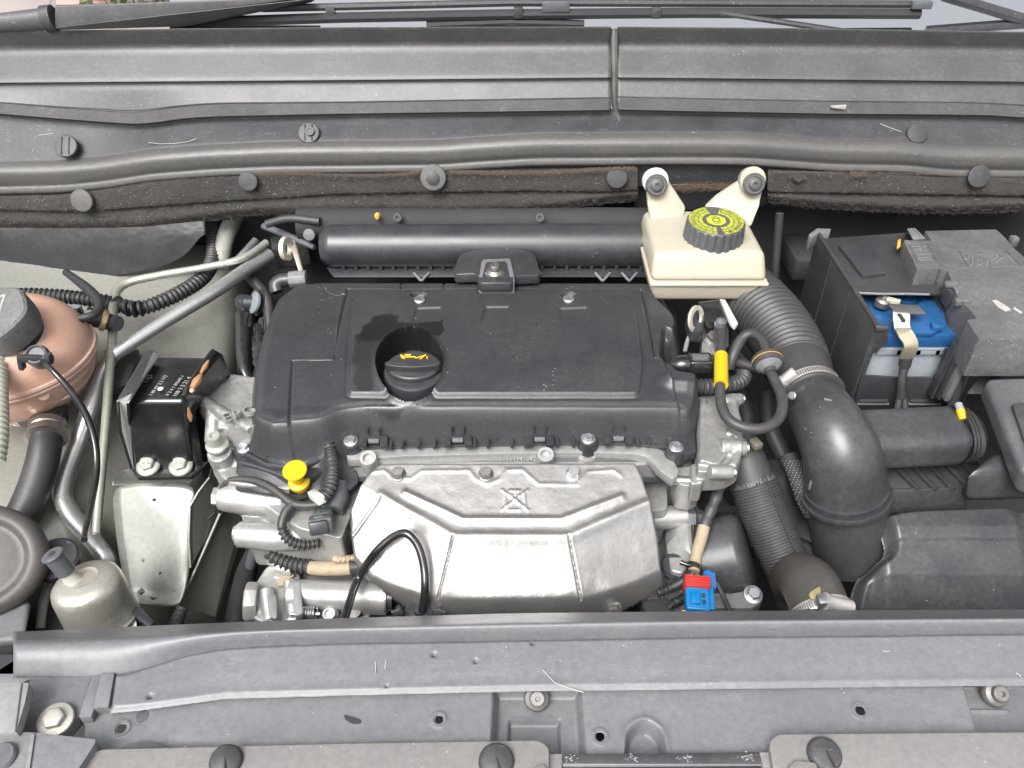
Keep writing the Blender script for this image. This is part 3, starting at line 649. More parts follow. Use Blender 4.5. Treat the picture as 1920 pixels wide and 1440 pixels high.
# grip bar across the cap: lens shaped
g = []; Fx, Fy = V(1,0,0), V(0,1,.10).normalized()
def lens(w, dpt, n=15, c=0): return [(w*math.cos(t), c+dpt*math.sin(t)) for t in np.linspace(0, 2*math.pi, 2*n, endpoint=False)]
def on_cap(x, y, z): return cc + Fx*x/100 + Fy*y/100 + ax*z/100
B().prism([on_cap(x, y, .85) for x, y in lens(3.3, 2.6, c=.25)], -ax*.008).out('cap_dome', M['black'], fc, bevel=.35, segs=4)
B().prism([on_cap(x, y, 1.75) for x, y in lens(3.35, .75, c=-.5)], -ax*.012).out('grip', M['cover'], fc, bevel=.25, segs=4)
# print: oil can, dropping oil
def flat(parent, pts, z, mat='yellow', name='symbol', th=.0004): return B().prism([on_cap(x, y, z) for x, y in pts], -ax*th).out(name, M[mat], parent, smooth=False) if 0 else B().prism([on_cap(x, y, z) for x, y in pts], -ax*th).out(name, M[mat], parent)
ox, oy = 0, 1.25
for ln in ([(-.95,-.30),(.55,-.30)], [(.55,-.30),(1.05,.38)], [(-.95,-.30),(-.95,.15)], [(-.95,.15),(.0,.15)], [(.0,.15),(.25,-.02)], [(.25,-.02),(1.15,.42)], [(-.65,.2),(-.65,.42)], [(-.95,.45),(-.35,.45)], [(-1.35,.42),(-.95,.12)], [(-1.35,.42),(-1.2,.05)], [(-1.2,.05),(-.95,-.05)], [(1.28,.18),(1.3,-.1)]):
    a = on_cap(ox+ln[0][0]*1.25, oy+ln[0][1]*1.25, .98); b_ = on_cap(ox+ln[1][0]*1.25, oy+ln[1][1]*1.25, .98); B().rawtube([a, b_], .12, 6).out('oil_can_line', M['yellow'], fc)
# right side flange, clips along the front edge and bolts
rail = T('valve_cover_rail', 'black ribbed rail with clips and bolts under the front edge of the engine cover', 'valve cover', Z(950, 830, -4.5))
def zb(pts, z, th, nm, mt, par, bv=.1, r=4, **k): return slab(nm, pts, z, th, M[mt], par, bevel=bv, r=r, **k)
zb([(660,818),(1250,812),(1285,818),(1300,842),(1230,836),(1140,827),(1080,829),(950,831),(700,838),(655,838)], -4.3, .5, 'rail', 'black', rail, .15)
for px in (700, 858, 1012, 1160):
    y = 831-(px-700)*.010
    q = [(px-26,y-12),(px-20,y-18),(px+20,y-18),(px+26,y-12),(px+27,y+5),(px+13,y+5),(px+12,y-8),(px-12,y-8),(px-13,y+5),(px-27,y+5)]
    zb(q, -3.4, .5, 'clip', 'black', rail, .08, 2)
    zb([(px-10,y-9),(px+10,y-9),(px+10,y-4),(px-10,y-4)], -3.3, .4, 'clip_tongue', 'grey', rail, .05, 0)
    for s in (-11, 11): B().box(Z(px+s,y-23,-2.6), (.2,.4,.9)).out('clip_slot', M['void'], rail)
rb = B().box(Z(733,835,-3.9), (.35,1.2,.6)).out('rib', M['black'], rail, bevel=.06)
for i, px in enumerate((755,785,815,890,915,960,985,1045,1075,1110,1195,1215)):
    o = rb.copy(); COL.objects.link(o); o.parent = rail; o.location = Z(px,834-(px-733)*.012,-3.9)-Z(733,835,-3.9)
zb([(1250,800,8),(1290,797,4),(1302,800,4),(1306,848),(1262,850),(1252,830)], -3.6, 1.2, 'end_flange', 'black', rail, .2)
def boss(par, px, py, z, r=1.15, hgt=1.5, bm_='bolt', br=.68, mat='black'):
    B().lathe([(r*1.15,-hgt),(r,-.3),(r*.95,0),(.01,0)], Z(px,py,z), (0,-.05,1), 24).out('boss', M[mat], par)
    bolt(par, Z(px,py-2,z+.1), br*.88, bm_, (0,-.2,1))
for px, py in ((658,826),(930,806),(1103,822),(1268,838)): boss(rail, px, py+3, -3.7)
boss(rail, 457, 842, -5.2, 1.25)
# lower left timing side flange
zb([(438,842),(470,832),(545,848),(600,842),(655,826),(668,846),(630,868),(600,885),(560,905),(510,885),(470,872),(445,866)], -5.6, 2.0, 'timing_flange', 'black', rail, .5, 10, segs=3)
for px in (505,532,556): B().box(Z(px,848,-5.0), (.22,2.2,.8), Matrix.Rotation(.05,3,'Z')).out('fin', M['cover'], rail, bevel=.05)
B().rawtube([Z(462,852,-5.2), Z(500,872,-5.3), Z(560,880,-5.4), Z(600,862,-5.2), Z(640,846,-5)], .35, 8).out('flange_bead', M['black'], rail)
# conduit from the cover to the sensor
o = tube('cable_conduit', [(612,800,-2.5,9),(614,822,-3.4,11),(620,850,-4.2,11.5),(624,885,-4.6,11.5),(620,915,-5,11.5),(603,942,-5.6,11)], M['rubberd'], corr=(.52,.13), seg=20); tag(o, 'grey black corrugated conduit dropping from the cover front to the grey plug', 'conduit')
o = tube('outlet_spout', [(612,800,-2.3,10),(613,818,-3.2,12)], M['cover'], ec)
# ================================================================ HEAD AND HEAT SHIELD
ah = T('cylinder_head', 'bare aluminium cylinder head edge between cover and heat shield', 'cylinder head', Z(950, 855, -8))
zb([(650,840),(700,840),(1100,834),(1200,834),(1235,840),(1262,862),(1275,885),(1262,900),(1235,880),(1215,856),(1190,851),(1100,848),(960,850),(760,855),(715,858),(650,862)], -4.75, 1.2, 'head_rail', 'aluc', ah, .25, 8)
zb([(690,852),(1205,846),(1225,868),(1150,880),(700,884)], -5.9, 2, 'head_face', 'alu', ah, .2)
for px, py in ((690,859),(1023,853)):
    B().lathe([(1.05,-2.5),(1.05,0),(.95,.18),(.6,.18),(.5,-.3),(.01,-.3)], Z(px,py,-4.2), (0,-.35,1), 28).out('lug', M['aluc'], ah)
for px, py in ((930,845),(1100,852)): B().lathe([(1.25,-3),(1.3,-.5),(1.1,0),(.01,0)], Z(px,py,-5.4), (0,-.1,1), 24).out('bolt_post', M['aluc'], ah)
def text3(s, size, origin, xd, yd, mat, parent, ext=.02, name='lettering', sp=1.0):
    cu = bpy.data.curves.new('t', 'FONT'); cu.body = s; cu.size = size/100; cu.extrude = ext/100; cu.space_character = sp; cu.resolution_u = 2
    o = bpy.data.objects.new('t', cu); COL.objects.link(o); bpy.context.view_layer.update()
    me = bpy.data.meshes.new_from_object(o.evaluated_get(bpy.context.evaluated_depsgraph_get())); bpy.data.objects.remove(o)
    xd = xd.normalized(); zd = xd.cross(yd).normalized(); yd = zd.cross(xd)
    Mx = Matrix((xd, yd, zd)).transposed().to_4x4(); Mx.translation = origin; off = root_loc(parent) if parent else Vector()
    me.transform(Mx); me.transform(Matrix.Translation(-off)); me.name = name
    return finish(name, me, mat, parent, off, 0, False)
text3('MC6U3551141042', .80, Z(908,864,-5.78), V(1,0,0), V(0,.5,.8), M['print'], ah, .02)
hsd = T('heat_shield', 'pressed steel heat shield with faceted bright front', 'heat shield', Z(950, 1000, -12))
h = HF((630, 850, 1270, 1190), -6.9, slope=.35, res=.12)
def zpt(px, py, z): q = Z(px, py, z); return (q.x*100, q.y*100)
def halfplane(h, a, b):
    dx, dy = b[0]-a[0], b[1]-a[1]; L = math.hypot(dx, dy); return ((h.X-a[0])*dy-(h.Y-a[1])*dx)/L      # right of a->b positive
def lowz(px, py, K=1.1):    # point on a front facet: fall line from the crease
    return None
c1 = [h.u((600,880)), h.u((716,930)), h.u((850,1006)), h.u((1066,1006)), h.u((1214,943)), h.u((1260,920))]
dA = halfplane(h, c1[1], c1[2]); dB = halfplane(h, c1[2], c1[3]); dC = halfplane(h, c1[3], c1[4])
def smax(a, b, k=.25): return .5*(a+b+np.sqrt((a-b)**2+k*k))
dd = smax(smax(dA, dB), dC); d1 = np.sqrt(np.clip(dd, 0, 99)**2+.04)-.2; d1 = np.where(dd > 0, d1, 0)
fl = smax(halfplane(h, h.u((655,935)), h.u((718,868))), np.full_like(h.X, -9), .01)*-1
h.H -= .75*d1
# second crease
zc = -13.3
c2 = [(lambda q: (q.x*100, q.y*100))(h.hit(*p)) for p in ((664,1040),(700,1078),(790,1112),(828,1121),(1088,1121),(1140,1108),(1238,1068))]
e = np.full(h.X.shape, -99.)
for a, b in zip(c2, c2[1:]): e = np.maximum(e, halfplane(h, a, b))
h.H -= 2.6*(np.sqrt(np.clip(e, 0, 99)**2+.15)-.387)
# left return face
sfl = halfplane(h, h.u((660,900)), h.u((712,862))); sfl = halfplane(h, zpt(662,960,-8), zpt(722,868,-6.5)) * -1
h.H -= .9*np.clip(sfl, 0, 99)
sr = halfplane(h, h.u((1216,943)), h.u((1194,868))) if 0 else None
# ridges
def bead(pts, w, a, f=None): h.groove(h.line(pts) if f is None else f, w, -a)
bead([(760,925),(868,975),(1053,975),(1165,932)], .38, .28)
bead([(716,930),(850,1006),(1066,1006),(1214,943)], .55, .22)
bead([(700,885),(720,882),(735,893),(770,898),(790,884),(880,882),(892,898),(915,908),(938,898),(950,882),(980,881),(992,892),(1010,908),(1085,908),(1102,884),(1150,882),(1165,892)], .22, .07)
# seams between facets
hx = lambda px, py: (lambda q: (q.x*100, q.y*100))(h.hit(px, py))
for a, b in (((849,1004),(822,1122)), ((1067,1004),(1089,1122))):
    dl = seg_dist(h.X, h.Y, hx(*a), hx(*b)); h.groove(dl, .09, .40); h.groove(dl-.3, .14, -.035)
A_, Bp = hx(712,932), hx(662,1003); h.groove(seg_dist(h.X, h.Y, A_, Bp), .15, .25)
# shallow panel dents
for cx, cy, z_, sx, sy, a in ((950,1065,-11,5.2,1.6,-.10),(1150,1040,-11,3,2,-.12),(760,1040,-11,2.2,2.2,-.22)):
    q = hx(cx, cy); h.H += a*np.exp(-((h.X-q[0])/sx)**4-((h.Y-q[1])/sy)**4)
for cx, cy in ((1150,1115),(1070,1120),(830,1118)):
    q = hx(cx-4, cy-6); h.H += .18*np.exp(-((h.X-q[0])/1.3)**2-((h.Y-q[1])/.6)**2)
# crossed out hand stamping
def stroke(pts, a=.10, w=.13): h.groove(h.line(pts), w, -a)
stroke([(941,918),(990,956)]); stroke([(989,919),(941,956)]); stroke([(947,925),(948,948)], .07); stroke([(983,926),(985,948)], .07); stroke([(953,956),(976,956),(976,951)], .08)
for x in (955,961,967,973): stroke([(x,922),(x,929)], .08, .12)
for i in range(4): stroke([(953+i*6,921),(956+i*6,918),(959+i*6,921)], .07, .1)
h.H += h.noise(3, .05, 2)+h.noise(.9, .016, 5)+h.noise(.3, .006, 6)
out = [(lambda q: (q.x*100, q.y*100))(h.hit(*p)) for p in ((712,868),(1192,866),(1204,890),(1222,943),(1234,1010),(1239,1060),(1242,1098),(1215,1120),(1135,1164),(1110,1190),(840,1188),(760,1140),(690,1090),(664,1050),(657,1000),(655,960),(668,925),(688,890))]
dO = np.full(h.X.shape, 1e9); ins = np.zeros(h.X.shape, bool)
for i in range(len(out)):
    a, b = out[i], out[(i+1)%len(out)]; dO = np.minimum(dO, seg_dist(h.X, h.Y, a, b)); cr_ = ((a[1] > h.Y) != (b[1] > h.Y)); xx = (b[0]-a[0])*(h.Y-a[1])/((b[1]-a[1]) or 1e-9)+a[0]; ins ^= cr_ & (h.X < xx)
dO = np.where(ins, -dO, dO)
h.H -= .35*np.clip(1+dO/.25, 0, 1)**2
HS = h
o = h.build('shield_skin', M['shield'], hsd, sd=dO, run=0, sharp=60)
md = o.modifiers.new('t', 'SOLIDIFY'); md.thickness = .0012; md.offset = -1
for px, py, mt in ((747,890,'boltd'),(911,890,'boltd'),(1075,889,'bolt')): bolt(hsd, h.hit(px,py), .72, mt, (0,-.35,1), 1.25, 1.0)
bolt(hsd, h.hit(1150,1144), .85, 'boltd', (0,-.9,.5), 1.3, 1.1)
# block and fittings right of the shield
blk = T('engine_block', 'grey cast engine block face right of the heat shield with bolt stub', 'engine block', Z(1240, 960, -18))
zb([(1195,868),(1235,872),(1250,890),(1290,895),(1285,905),(1250,912),(1252,955),(1215,958)], -9.5, 6, 'cast_lug', 'alu', blk, .5, 8, segs=3)
B().tube([Z(1225,890,-8.6), Z(1292,892,-8.6)], .85, seg=16).out('cast_pin', M['alu'], blk)
zb([(1212,960),(1300,930),(1420,960),(1400,1100),(1300,1190),(1200,1190)], -17, 10, 'block_face', 'alu', blk, .6, 10, segs=3)
B().tube([Z(1222,972,-12), Z(1285,968,-12)], 1.45, seg=28).out('stub_tube', M['alu'], blk)
p = Z(1284,968,-12); b = B(); b.lathe([(1.35,0),(1.35,1.1),(.95,1.1),(.95,1.6),(.7,2.2),(.01,2.2)], p, (1,0,0), 6).out('stub_nut', M['bolt'], blk)
b = B(); b.lathe([(1.7,1.15),(1.7,1.3),(.01,1.3)], p, (1,0,0), 28).out('stub_washer', M['void'], blk)
zb([(1262,905),(1330,895),(1380,960),(1290,960)], -15, 2, 'dark_housing', 'dark', blk, .5)
# ---------------------------------------------------------------- front left castings
th = T('thermostat_housing', 'light cast aluminium coolant outlet housing left of the dipstick', 'coolant housing', Z(500, 960, -14))
b = B()
def pz(b, pts, z, th, r=8): b.prism([Z(x,y,z) for x, y in [q[:2] for q in rnd(pts, r)]], V(0,0,-th/100)); return b
pz(b, [(425,868),(520,880),(600,890),(690,880),(700,905),(660,960),(640,1010),(560,990),(430,905)], -8.6, 6)
b.tube([Z(412,932,-9.5), Z(430,932,-9.5), Z(470,936,-9.5), Z(535,946,-9.8)], [1.55,1.85,1.95,1.7], seg=28)
pz(b, [(445,940),(540,930),(640,960),(640,1010),(600,1025),(470,1018),(458,985)], -11.5, 4)
b.tube([Z(447,1002,-11.0), Z(500,1006,-11.0), Z(570,1008,-11.3), Z(610,1006,-11.3)], [1.5,1.6,1.5,1.2], seg=26)
b.tube([Z(486,915,-8.6), Z(492,955,-9.6)], .45, seg=10); b.tube([Z(560,935,-8.8), Z(575,990,-10.6)], .6, seg=10); b.tube([Z(608,900,-8.4), Z(650,960,-9.5)], .7, seg=10)
b.lathe([(1.5,-1),(1.5,.5),(.01,.5)], Z(640,972,-10), (0,-.1,1), 20); b.lathe([(1.2,-1),(1.2,.7),(.01,.7)], Z(590,985,-10.8), (0,-.1,1), 16)
organic(b.out('housing_casting', M['aluc'], th), .0013, 5, .0007)
B().tube([Z(474,908,-8.2), Z(474,962,-9.9)], .12, seg=6).out('cast_seam', M['alu'], th)
b = B(); b.lathe([(1.15,-.2),(1.15,.8),(1.0,.9),(.01,.9)], Z(414,932,-9.5), (-1,0,.05), 6).out('barrel_plug', M['aluc'], th)
b = B(); b.lathe([(.95,-.2),(.95,.6),(.01,.6)], Z(449,1000,-11.3), (-1,0,.05), 10).out('barrel_plug', M['alu'], th)
B().lathe([(1.1,0),(1.1,.25),(.75,.25),(.7,.05),(.01,.05)], Z(638,970,-9.5), (0,-.3,1), 22).out('eyelet', M['bolt'], th)
zb([(620,985),(660,985),(662,1000),(628,1000)], -10.5, 2, 'foot', 'alu', th, .3)
zb([(640,868),(668,866),(672,895),(655,915),(642,905)], -6.8, .6, 'dark_tab', 'grey', th, .15, 10)
zb([(655,865,4),(666,868,8),(673,905,12),(655,918,10),(642,908,10),(600,900,4),(610,868,4)], -6.4, .4, 'tab_plate', 'black', th, .12)
dp = T('oil_dipstick', 'bright yellow double disc dipstick handle in front of the cover', 'dipstick', Z(554, 940, -8))
B().lathe([(.8,-3.4),(.9,-2.1),(1.15,-2.0),(1.26,-1.7),(1.24,-1.3),(.7,-1.1),(.62,.4),(.8,.7),(1.33,.85),(1.4,1.0),(1.33,1.12),(.01,1.16)], Z(556,891,-4.6), V(0,-.22,1), 36).out('handle', M['yellow'], dp)
B().tube([Z(556,900,-6.5), Z(554,935,-8.5), Z(553,975,-12)], [1.0,.85,.85], seg=20).out('guide_tube', M['gloss'], dp)
# plug and looms
pg = T('sensor_plug', 'dark grey sensor plug with green marks below the corrugated conduit', 'sensor plug', Z(603, 985, -9))
Rm = Matrix.Rotation(.22, 3, 'Z')@Matrix.Rotation(-.55, 3, 'X')
c0 = Z(607,972,-7.5)
B().box(c0, (2.2,2.6,1.9), Rm).out('plug_body', M['cgrey'], pg, bevel=.25, segs=3)
B().box(c0+Rm@V(-.002,-.022,0), (2.5,2.2,1.7), Rm).out('plug_sleeve', M['cgrey'], pg, bevel=.2, segs=3)
B().box(c0+Rm@V(-.004,-.036,0), (1.9,.9,1.5), Rm).out('plug_boot', M['black'], pg, bevel=.2)
B().box(c0+Rm@V(-.003,-.021,.0088), (1.1,.9,.15), Rm).out('plug_latch', M['lgrey'] if 0 else M['cgrey'], pg, bevel=.05)
for k in range(3): B().box(c0+Rm@V(.0085,-.010-.004*k,.009), (.25,.2,.1), Rm).out('plug_slot', M['void'], pg)
text3('C M1', .55, c0+Rm@V(-.006,.004,.0097), Rm@V(0,-1,0), Rm@V(1,0,0), surf('green_mark', (.10,.16,.05), .6, dust=0, bump=0), pg, .01)
B().tube([Z(634,905,-6.6), Z(630,935,-7.4), Z(622,958,-7.8)], [1.2,1.55,1.4], seg=24).out('plug_socket', M['cgrey'], pg)
wc = B().box(Z(594,932,-5.6), (1.0,3.0,1.0), Matrix.Rotation(.65,3,'Z')@Matrix.Rotation(-.4,3,'X')).out('loom_clip', M['white'], bevel=.15); tag(wc, 'pale yellow white loom clip gripping the end of the conduit', 'clip')
bb = B(); 
o = tube('taped_loom', [(412,960,-13,4),(408,930,-9,4.5),(425,903,-7.2,6),(462,899,-6.6,8),(500,910,-6.4,9),(530,930,-6.8,9),(548,944,-7.2,10),(578,948,-7.2,9),(600,945,-7,8)], M['rubberd'], seg=14); tag(o, 'taped black wiring loom arching over the light coolant housing', 'wiring loom')
o = tube('branch_loom', [(550,944,-7.2,10),(536,960,-7.6,11),(528,985,-8.4,10),(529,992,-8.6,9)], M['rubberd'], seg=14); tag(o, 'taped branch of the loom turning down beside the grey plug', 'wiring loom')
o = tube('branch_conduit', [(529,988,-8.5,9),(533,1002,-9,10),(548,1016,-9.5,10),(572,1022,-9.8,10),(600,1018,-9.8,9)], M['rubberd'], corr=(.5,.11), seg=16); tag(o, 'short corrugated conduit curling under the grey plug', 'conduit')
o = tube('starter_conduit', [(500,1020,-13,12),(512,1042,-13.5,14),(545,1058,-14,15),(586,1064,-14,15)], M['rubberd'], corr=(.62,.14), seg=18); tag(o, 'thick corrugated conduit leading to the tan taped sleeve', 'conduit')
o = tube('taped_sleeve', [(580,1064,-14,14.5),(600,1066,-13.8,15.5),(640,1066,-13.5,15.5),(668,1064,-13.2,15)], M['tape'], seg=22); tag(o, 'scorched tan taped cable sleeve disappearing behind the heat shield', 'taped sleeve')
o = tube('sleeve_end', [(660,1064,-13.2,18),(678,1062,-13,15)], M['rubber'], seg=18); tag(o, 'black rubber end of the tan taped sleeve', 'rubber boot')
for i in range(5): pass
bm_ = B(); cr2 = random.Random(9)
for k in range(6): bm_.lathe([(.35,0),(.5,.3),(.3,.6),(.01,.6)], Z(632+k*8,1048+cr2.uniform(-3,4),-12.4), (cr2.uniform(-1,1),cr2.uniform(-1,1),1), 8)
o = bm_.out('tape_crumple', M['tape']); tag(o, 'crumpled torn tape lumps on top of the tan sleeve', 'torn tape')
sm = T('starter_motor', 'pale cast starter motor with barrel, lying at the bottom left of the engine', 'starter motor', Z(600, 1120, -20))
b = B(); pz(b, [(468,1104,8),(480,1092),(500,1060,14),(530,1048,10),(560,1062,14),(566,1110,8),(560,1162,8),(500,1170,8),(474,1158,8)], -15.5, 6)
pz(b, [(540,1076),(600,1050),(660,1040),(740,1070),(735,1108),(540,1108)], -16.8, 5)
b.tube([Z(520,1062,-14.8), Z(552,1068,-15)], 1.1, seg=14); b.tube([Z(500,1105,-14.8), Z(508,1165,-16)], .9, seg=12); b.tube([Z(545,1090,-14.6), Z(552,1160,-16)], .9, seg=12); b.tube([Z(484,1108,-14.9), Z(490,1156,-16)], .5, seg=12)
organic(b.out('gear_housing', M['aluc'], sm), .0013, 4, .0005)
B().lathe([(2.3,-.5),(2.4,.6),(2.2,.9),(.01,.9)], Z(476,1130,-15.8), (-1,-.1,.1), 8).out('end_cap', M['aluc'], sm, bevel=.1)
B().tube([Z(545,1116,-15.5), Z(620,1118,-15.5), Z(728,1120,-15.5)], [1.85,1.75,1.85], seg=32).out('solenoid_barrel', M['aluc'], sm)
B().tube([Z(684,1119,-15.5), Z(726,1120,-15.5)], 1.98, seg=32).out('barrel_sleeve', M['aluc'], sm)
B().tube([Z(724,1120,-15.5), Z(738,1120,-15.5)], 1.5, seg=24).out('barrel_end', M['black'], sm)
zb([(548,1095),(562,1090),(568,1150),(552,1155)], -13.6, 1, 'collar', 'aluc', sm, .2)
zb([(500,1118,3),(518,1115,6),(520,1160,6),(506,1158,4)], -14.0, 1, 'raised_web', 'alu', sm, .3)
P = []; a0 = Z(556,1150,-15); a1 = Z(592,1150,-15)
for i in range(97): t = i/96; an = t*2*math.pi*8; P.append(a0.lerp(a1, t)+V(0, math.cos(an), math.sin(an))*.0068)
B().rawtube(P, .13, 6).out('return_spring', M['bolt'], sm)
B().rawtube([Z(545,1152,-15.2), Z(600,1152,-15.2)], .25, 8).out('spring_pin', M['bolt'], sm)
zb([(592,1140),(660,1138),(700,1145),(690,1158),(600,1165)], -16.5, .3, 'support_plate', 'alu', sm, .1)
B().lathe([(1.0,0),(1.05,.35),(.7,.8),(.5,.8),(.45,.55),(.01,.55)], Z(619,1155,-15.9), (0,-.3,1), 20).out('plate_screw', M['bolt'], sm)
B().lathe([(.9,0),(.8,.3),(.01,.35)], Z(664,1148,-15.9), (0,-.3,1), 16).out('plate_rivet', M['boltd'], sm)
zb([(640,1160),(760,1150),(760,1190),(640,1190)], -19, 2, 'lower_plate', 'alu', sm, .2)
zb([(600,1088),(665,1088),(660,1100),(608,1100)], -15.9, .2, 'cast_window', 'white', sm, .05, 0)
zb([(522,1083),(530,1076),(548,1073),(552,1079),(542,1085),(535,1097),(520,1097)], -15.0, .3, 'yellow_tab', 'tape', sm, .08, 2)
lc = T('looped_cable', 'thin black cable looping up in front of the heat shield', 'cable', Z(720, 1080, -10))
def near(px, py, off, zz=None):
    p = HS.hit(px, py) if zz is None else Z(px, py, zz); return p+(CAM-p).normalized()*off/100
cpts = [near(640,1182,0,-11), near(652,1140,0,-11), near(672,1085,1.2), near(705,1035,1.6), near(738,1006,1.8), near(762,1000,2.0), near(782,1020,1.8), near(795,1062,1.5), near(797,1105,1.4), near(792,1145,1.4)]
B().tube(cpts, .46, seg=14, step=.4).out('cable', M['gloss'], lc)
bx = near(787,1150,1.0)
B().lathe([(1.7,-1.6),(1.8,0),(1.3,.35),(.6,.5),(.5,.9),(.01,.9)], bx, (0,-.2,1), 24).out('plug_hood', M['black'], lc)
for s in (-1, 1): 
    B().box(bx+V(s*.020,-.002,.003), (.5,1.0,1.7), Matrix.Rotation(s*.4,3,'Y')).out('latch_ear', M['black'], lc, bevel=.1)
    B().box(bx+V(s*.023,-.006,.010), (1.1,.25,.8), Matrix.Rotation(s*.5,3,'Y')).out('latch_rib', M['cgrey'], lc, bevel=.05)
B().box(bx+V(0,-.012,.004), (2.6,.3,.5)).out('latch_bar', M['cgrey'], lc, bevel=.08)
dk = tube('lower_hose', [(475,1030,-18,14),(462,1075,-22,20),(450,1130,-26,22),(440,1200,-30,24)], M['rubber'], seg=20); tag(dk, 'black hose running down in the shadow left of the starter', 'hose')
dk = tube('hose_fitting', [(480,1018,-15,10),(476,1040,-17,13),(470,1060,-19,12)], M['cgrey'], seg=16); tag(dk, 'dark ribbed hose fitting under the coolant housing', 'hose fitting')
# ================================================================ LEFT SIDE
ct = T('coolant_tank', 'translucent amber coolant expansion tank at the left edge', 'coolant tank', Z(0, 700, -12))
C = Z(26, 668, -3)
prof = []
def tank(n=30):
    b = B(); pr = []
    for i in range(n+1):
        t = -math.pi/2+math.pi*i/n; pr.append((max(.02, 10.0*abs(math.cos(t))**.8), 7.3*math.sin(t)*(1 if t > 0 else 1.05)))
    b.lathe(pr, C, (0,0,1), 64); return b
tank().out('tank_shell', M['orange'], ct, sharp=0)
sm_ = surf('amber_seam', (.62,.42,.35), .25, dust=.05, bump=.03, sss=.3, coat=.3)
B().lathe([(9.8,-.5),(10.35,-.45),(10.4,-.15),(9.8,-.1)], C, (0,0,1), 72).out('seam_lower', sm_, ct)
B().lathe([(9.8,.1),(10.35,.15),(10.3,.5),(9.8,.55)], C, (0,0,1), 72).out('seam_upper', sm_, ct)
for a in (-.8,): 
    d = V(math.cos(a), math.sin(a), 0); B().lathe([(.8,0),(.7,.5),(.01,.55)], C+d*.094+V(0,0,-.012), d+V(0,0,.5), 14).out('moulded_boss', sm_, ct)
text3('MINI', 1.5, C+V(.005,-.088,-.050), V(1,-.05,.12), V(0,-.3,1), sm_, ct, .03)
ca = V(-.08,-.34,1).normalized(); cb = Z(14,618,3.3); F = axis_frame(ca)
def lob(r, n=6, amp=.22): return lambda a: r+amp*(abs(math.cos(a*n/2))**3)-amp*.5
tcap = B().lathe([(lob(4.3),-.2),(lob(4.4),.6),(lob(4.4),2.6),(lob(4.3),3.2),(lob(4.0),3.45),(.01,3.5)], cb, ca, 96).out('cap_body', surf('dusty_cap', (.10,.098,.098), .6, dust=.6, dcol=(.30,.29,.28), specks=.6, bump=.9, bscale=350, grain=1), ct, sharp=35)
B().lathe([(3.9,-1.2),(3.9,0),(3.6,.1)], cb, ca, 40).out('neck_ring', M['black'], ct)
def capt(x, y): return cb + F@V(0,0,.0354)+ V(1,0,0)*x/100+(V(0,1,.34).normalized())*y/100
tri = [capt(-3.1,.1), capt(.9,2.7), capt(1.25,-1.1)]
for a, b_ in ((0,1),(1,2),(2,0)): B().rawtube([tri[a], tri[b_]], .17, 6).out('warning_triangle', M['print'], tcap)
for k in range(5): B().rawtube([capt(-1.0+k*.35,.1+.1*k), capt(-.7+k*.3,.9-.05*k)], .07, 5).out('warning_mark', M['print'], tcap)
B().rawtube([capt(-1.0,-.35), capt(.5,-.45)], .08, 5).out('warning_mark', M['print'], tcap)
B().box(capt(-2.2,-2.0)+ca*.004, (4.2,1.0,1.1), Matrix.Rotation(.45,3,'Z')).out('cap_strap', M['cgrey'], tcap, bevel=.2)
# small hose with clip plugged into the tank
th_ = T('tank_sensor', 'black plug with thin cable on the front of the amber tank', 'sensor plug', Z(73, 670, 0))
pc = Z(72,668,2.2)
B().lathe([(1.3,-1.2),(1.4,.3),(1.2,.9),(1.0,1.0),(.9,.7),(.01,.7)], pc, V(.15,-.55,.8), 24).out('socket', M['cgrey'], th_)
B().box(pc+V(.001,-.008,.002), (3.9,.7,.9), Matrix.Rotation(.28,3,'Y')@Matrix.Rotation(.3,3,'Z')).out('latch', M['void'], th_, bevel=.1)
for s in (-1, 1): B().box(pc+V(s*.018,-.009,s*.004-.001), (.6,.9,1.5), Matrix.Rotation(.2,3,'Y')).out('latch_ear', M['dark'], th_, bevel=.1)
tube('lead', [(74,672,2.2,6),(98,694,2,6),(130,730,0,7),(160,775,-3,7.5),(178,830,-6,7.5),(181,880,-8,7.5),(172,940,-9,7),(163,985,-9,7),(158,1012,-8,7)], M['gloss'], th_, seg=14)
# white corrugated washer hose
o = tube('washer_hose', [(-14,640,2,20),(-10,700,1,20),(-8,760,0,20),(-8,820,-1,20),(-14,870,-2,20)], surf('milky_hose', (.42,.43,.35), .35, dust=.1, bump=.05, sss=.2), corr=(.8,.16), seg=24); tag(o, 'milky white corrugated hose at the left edge below the tank', 'hose')
# radiator hose
o = tube('radiator_hose', [(90,785,-9,27),(86,830,-10,29),(76,880,-12,30),(50,950,-15,31),(15,1010,-18,32)], M['rubberd'], seg=28); tag(o, 'fat grey black coolant hose running down to the left from the tank outlet', 'hose')
ck = T('hose_clamp', 'crimped metal ring clamp with black collar on the fat left coolant hose', 'hose clamp', Z(90, 800, -9))
ax_ = (Z(86,830,-10)-Z(92,775,-9)).normalized()
B().lathe([(2.05,-1.0),(2.3,-.9),(2.35,.0),(2.25,.15),(2.35,.3),(2.35,1.0),(2.55,1.15),(2.55,1.4),(2.1,1.5)], Z(89,806,-9.3), ax_, 36).out('ferrule', surf('pinkish_steel', (.42,.39,.37), .3, metal=.9, dust=.3, bump=.2), ck)
B().lathe([(2.0,-1.4),(2.35,-1.3),(2.35,.2),(2.0,.3)], Z(91,783,-9), ax_, 30).out('collar', M['void'], ck)
B().box(Z(116,790,-9.1), (.5,1.6,1.8)).out('collar_tab', M['void'], ck, bevel=.1)
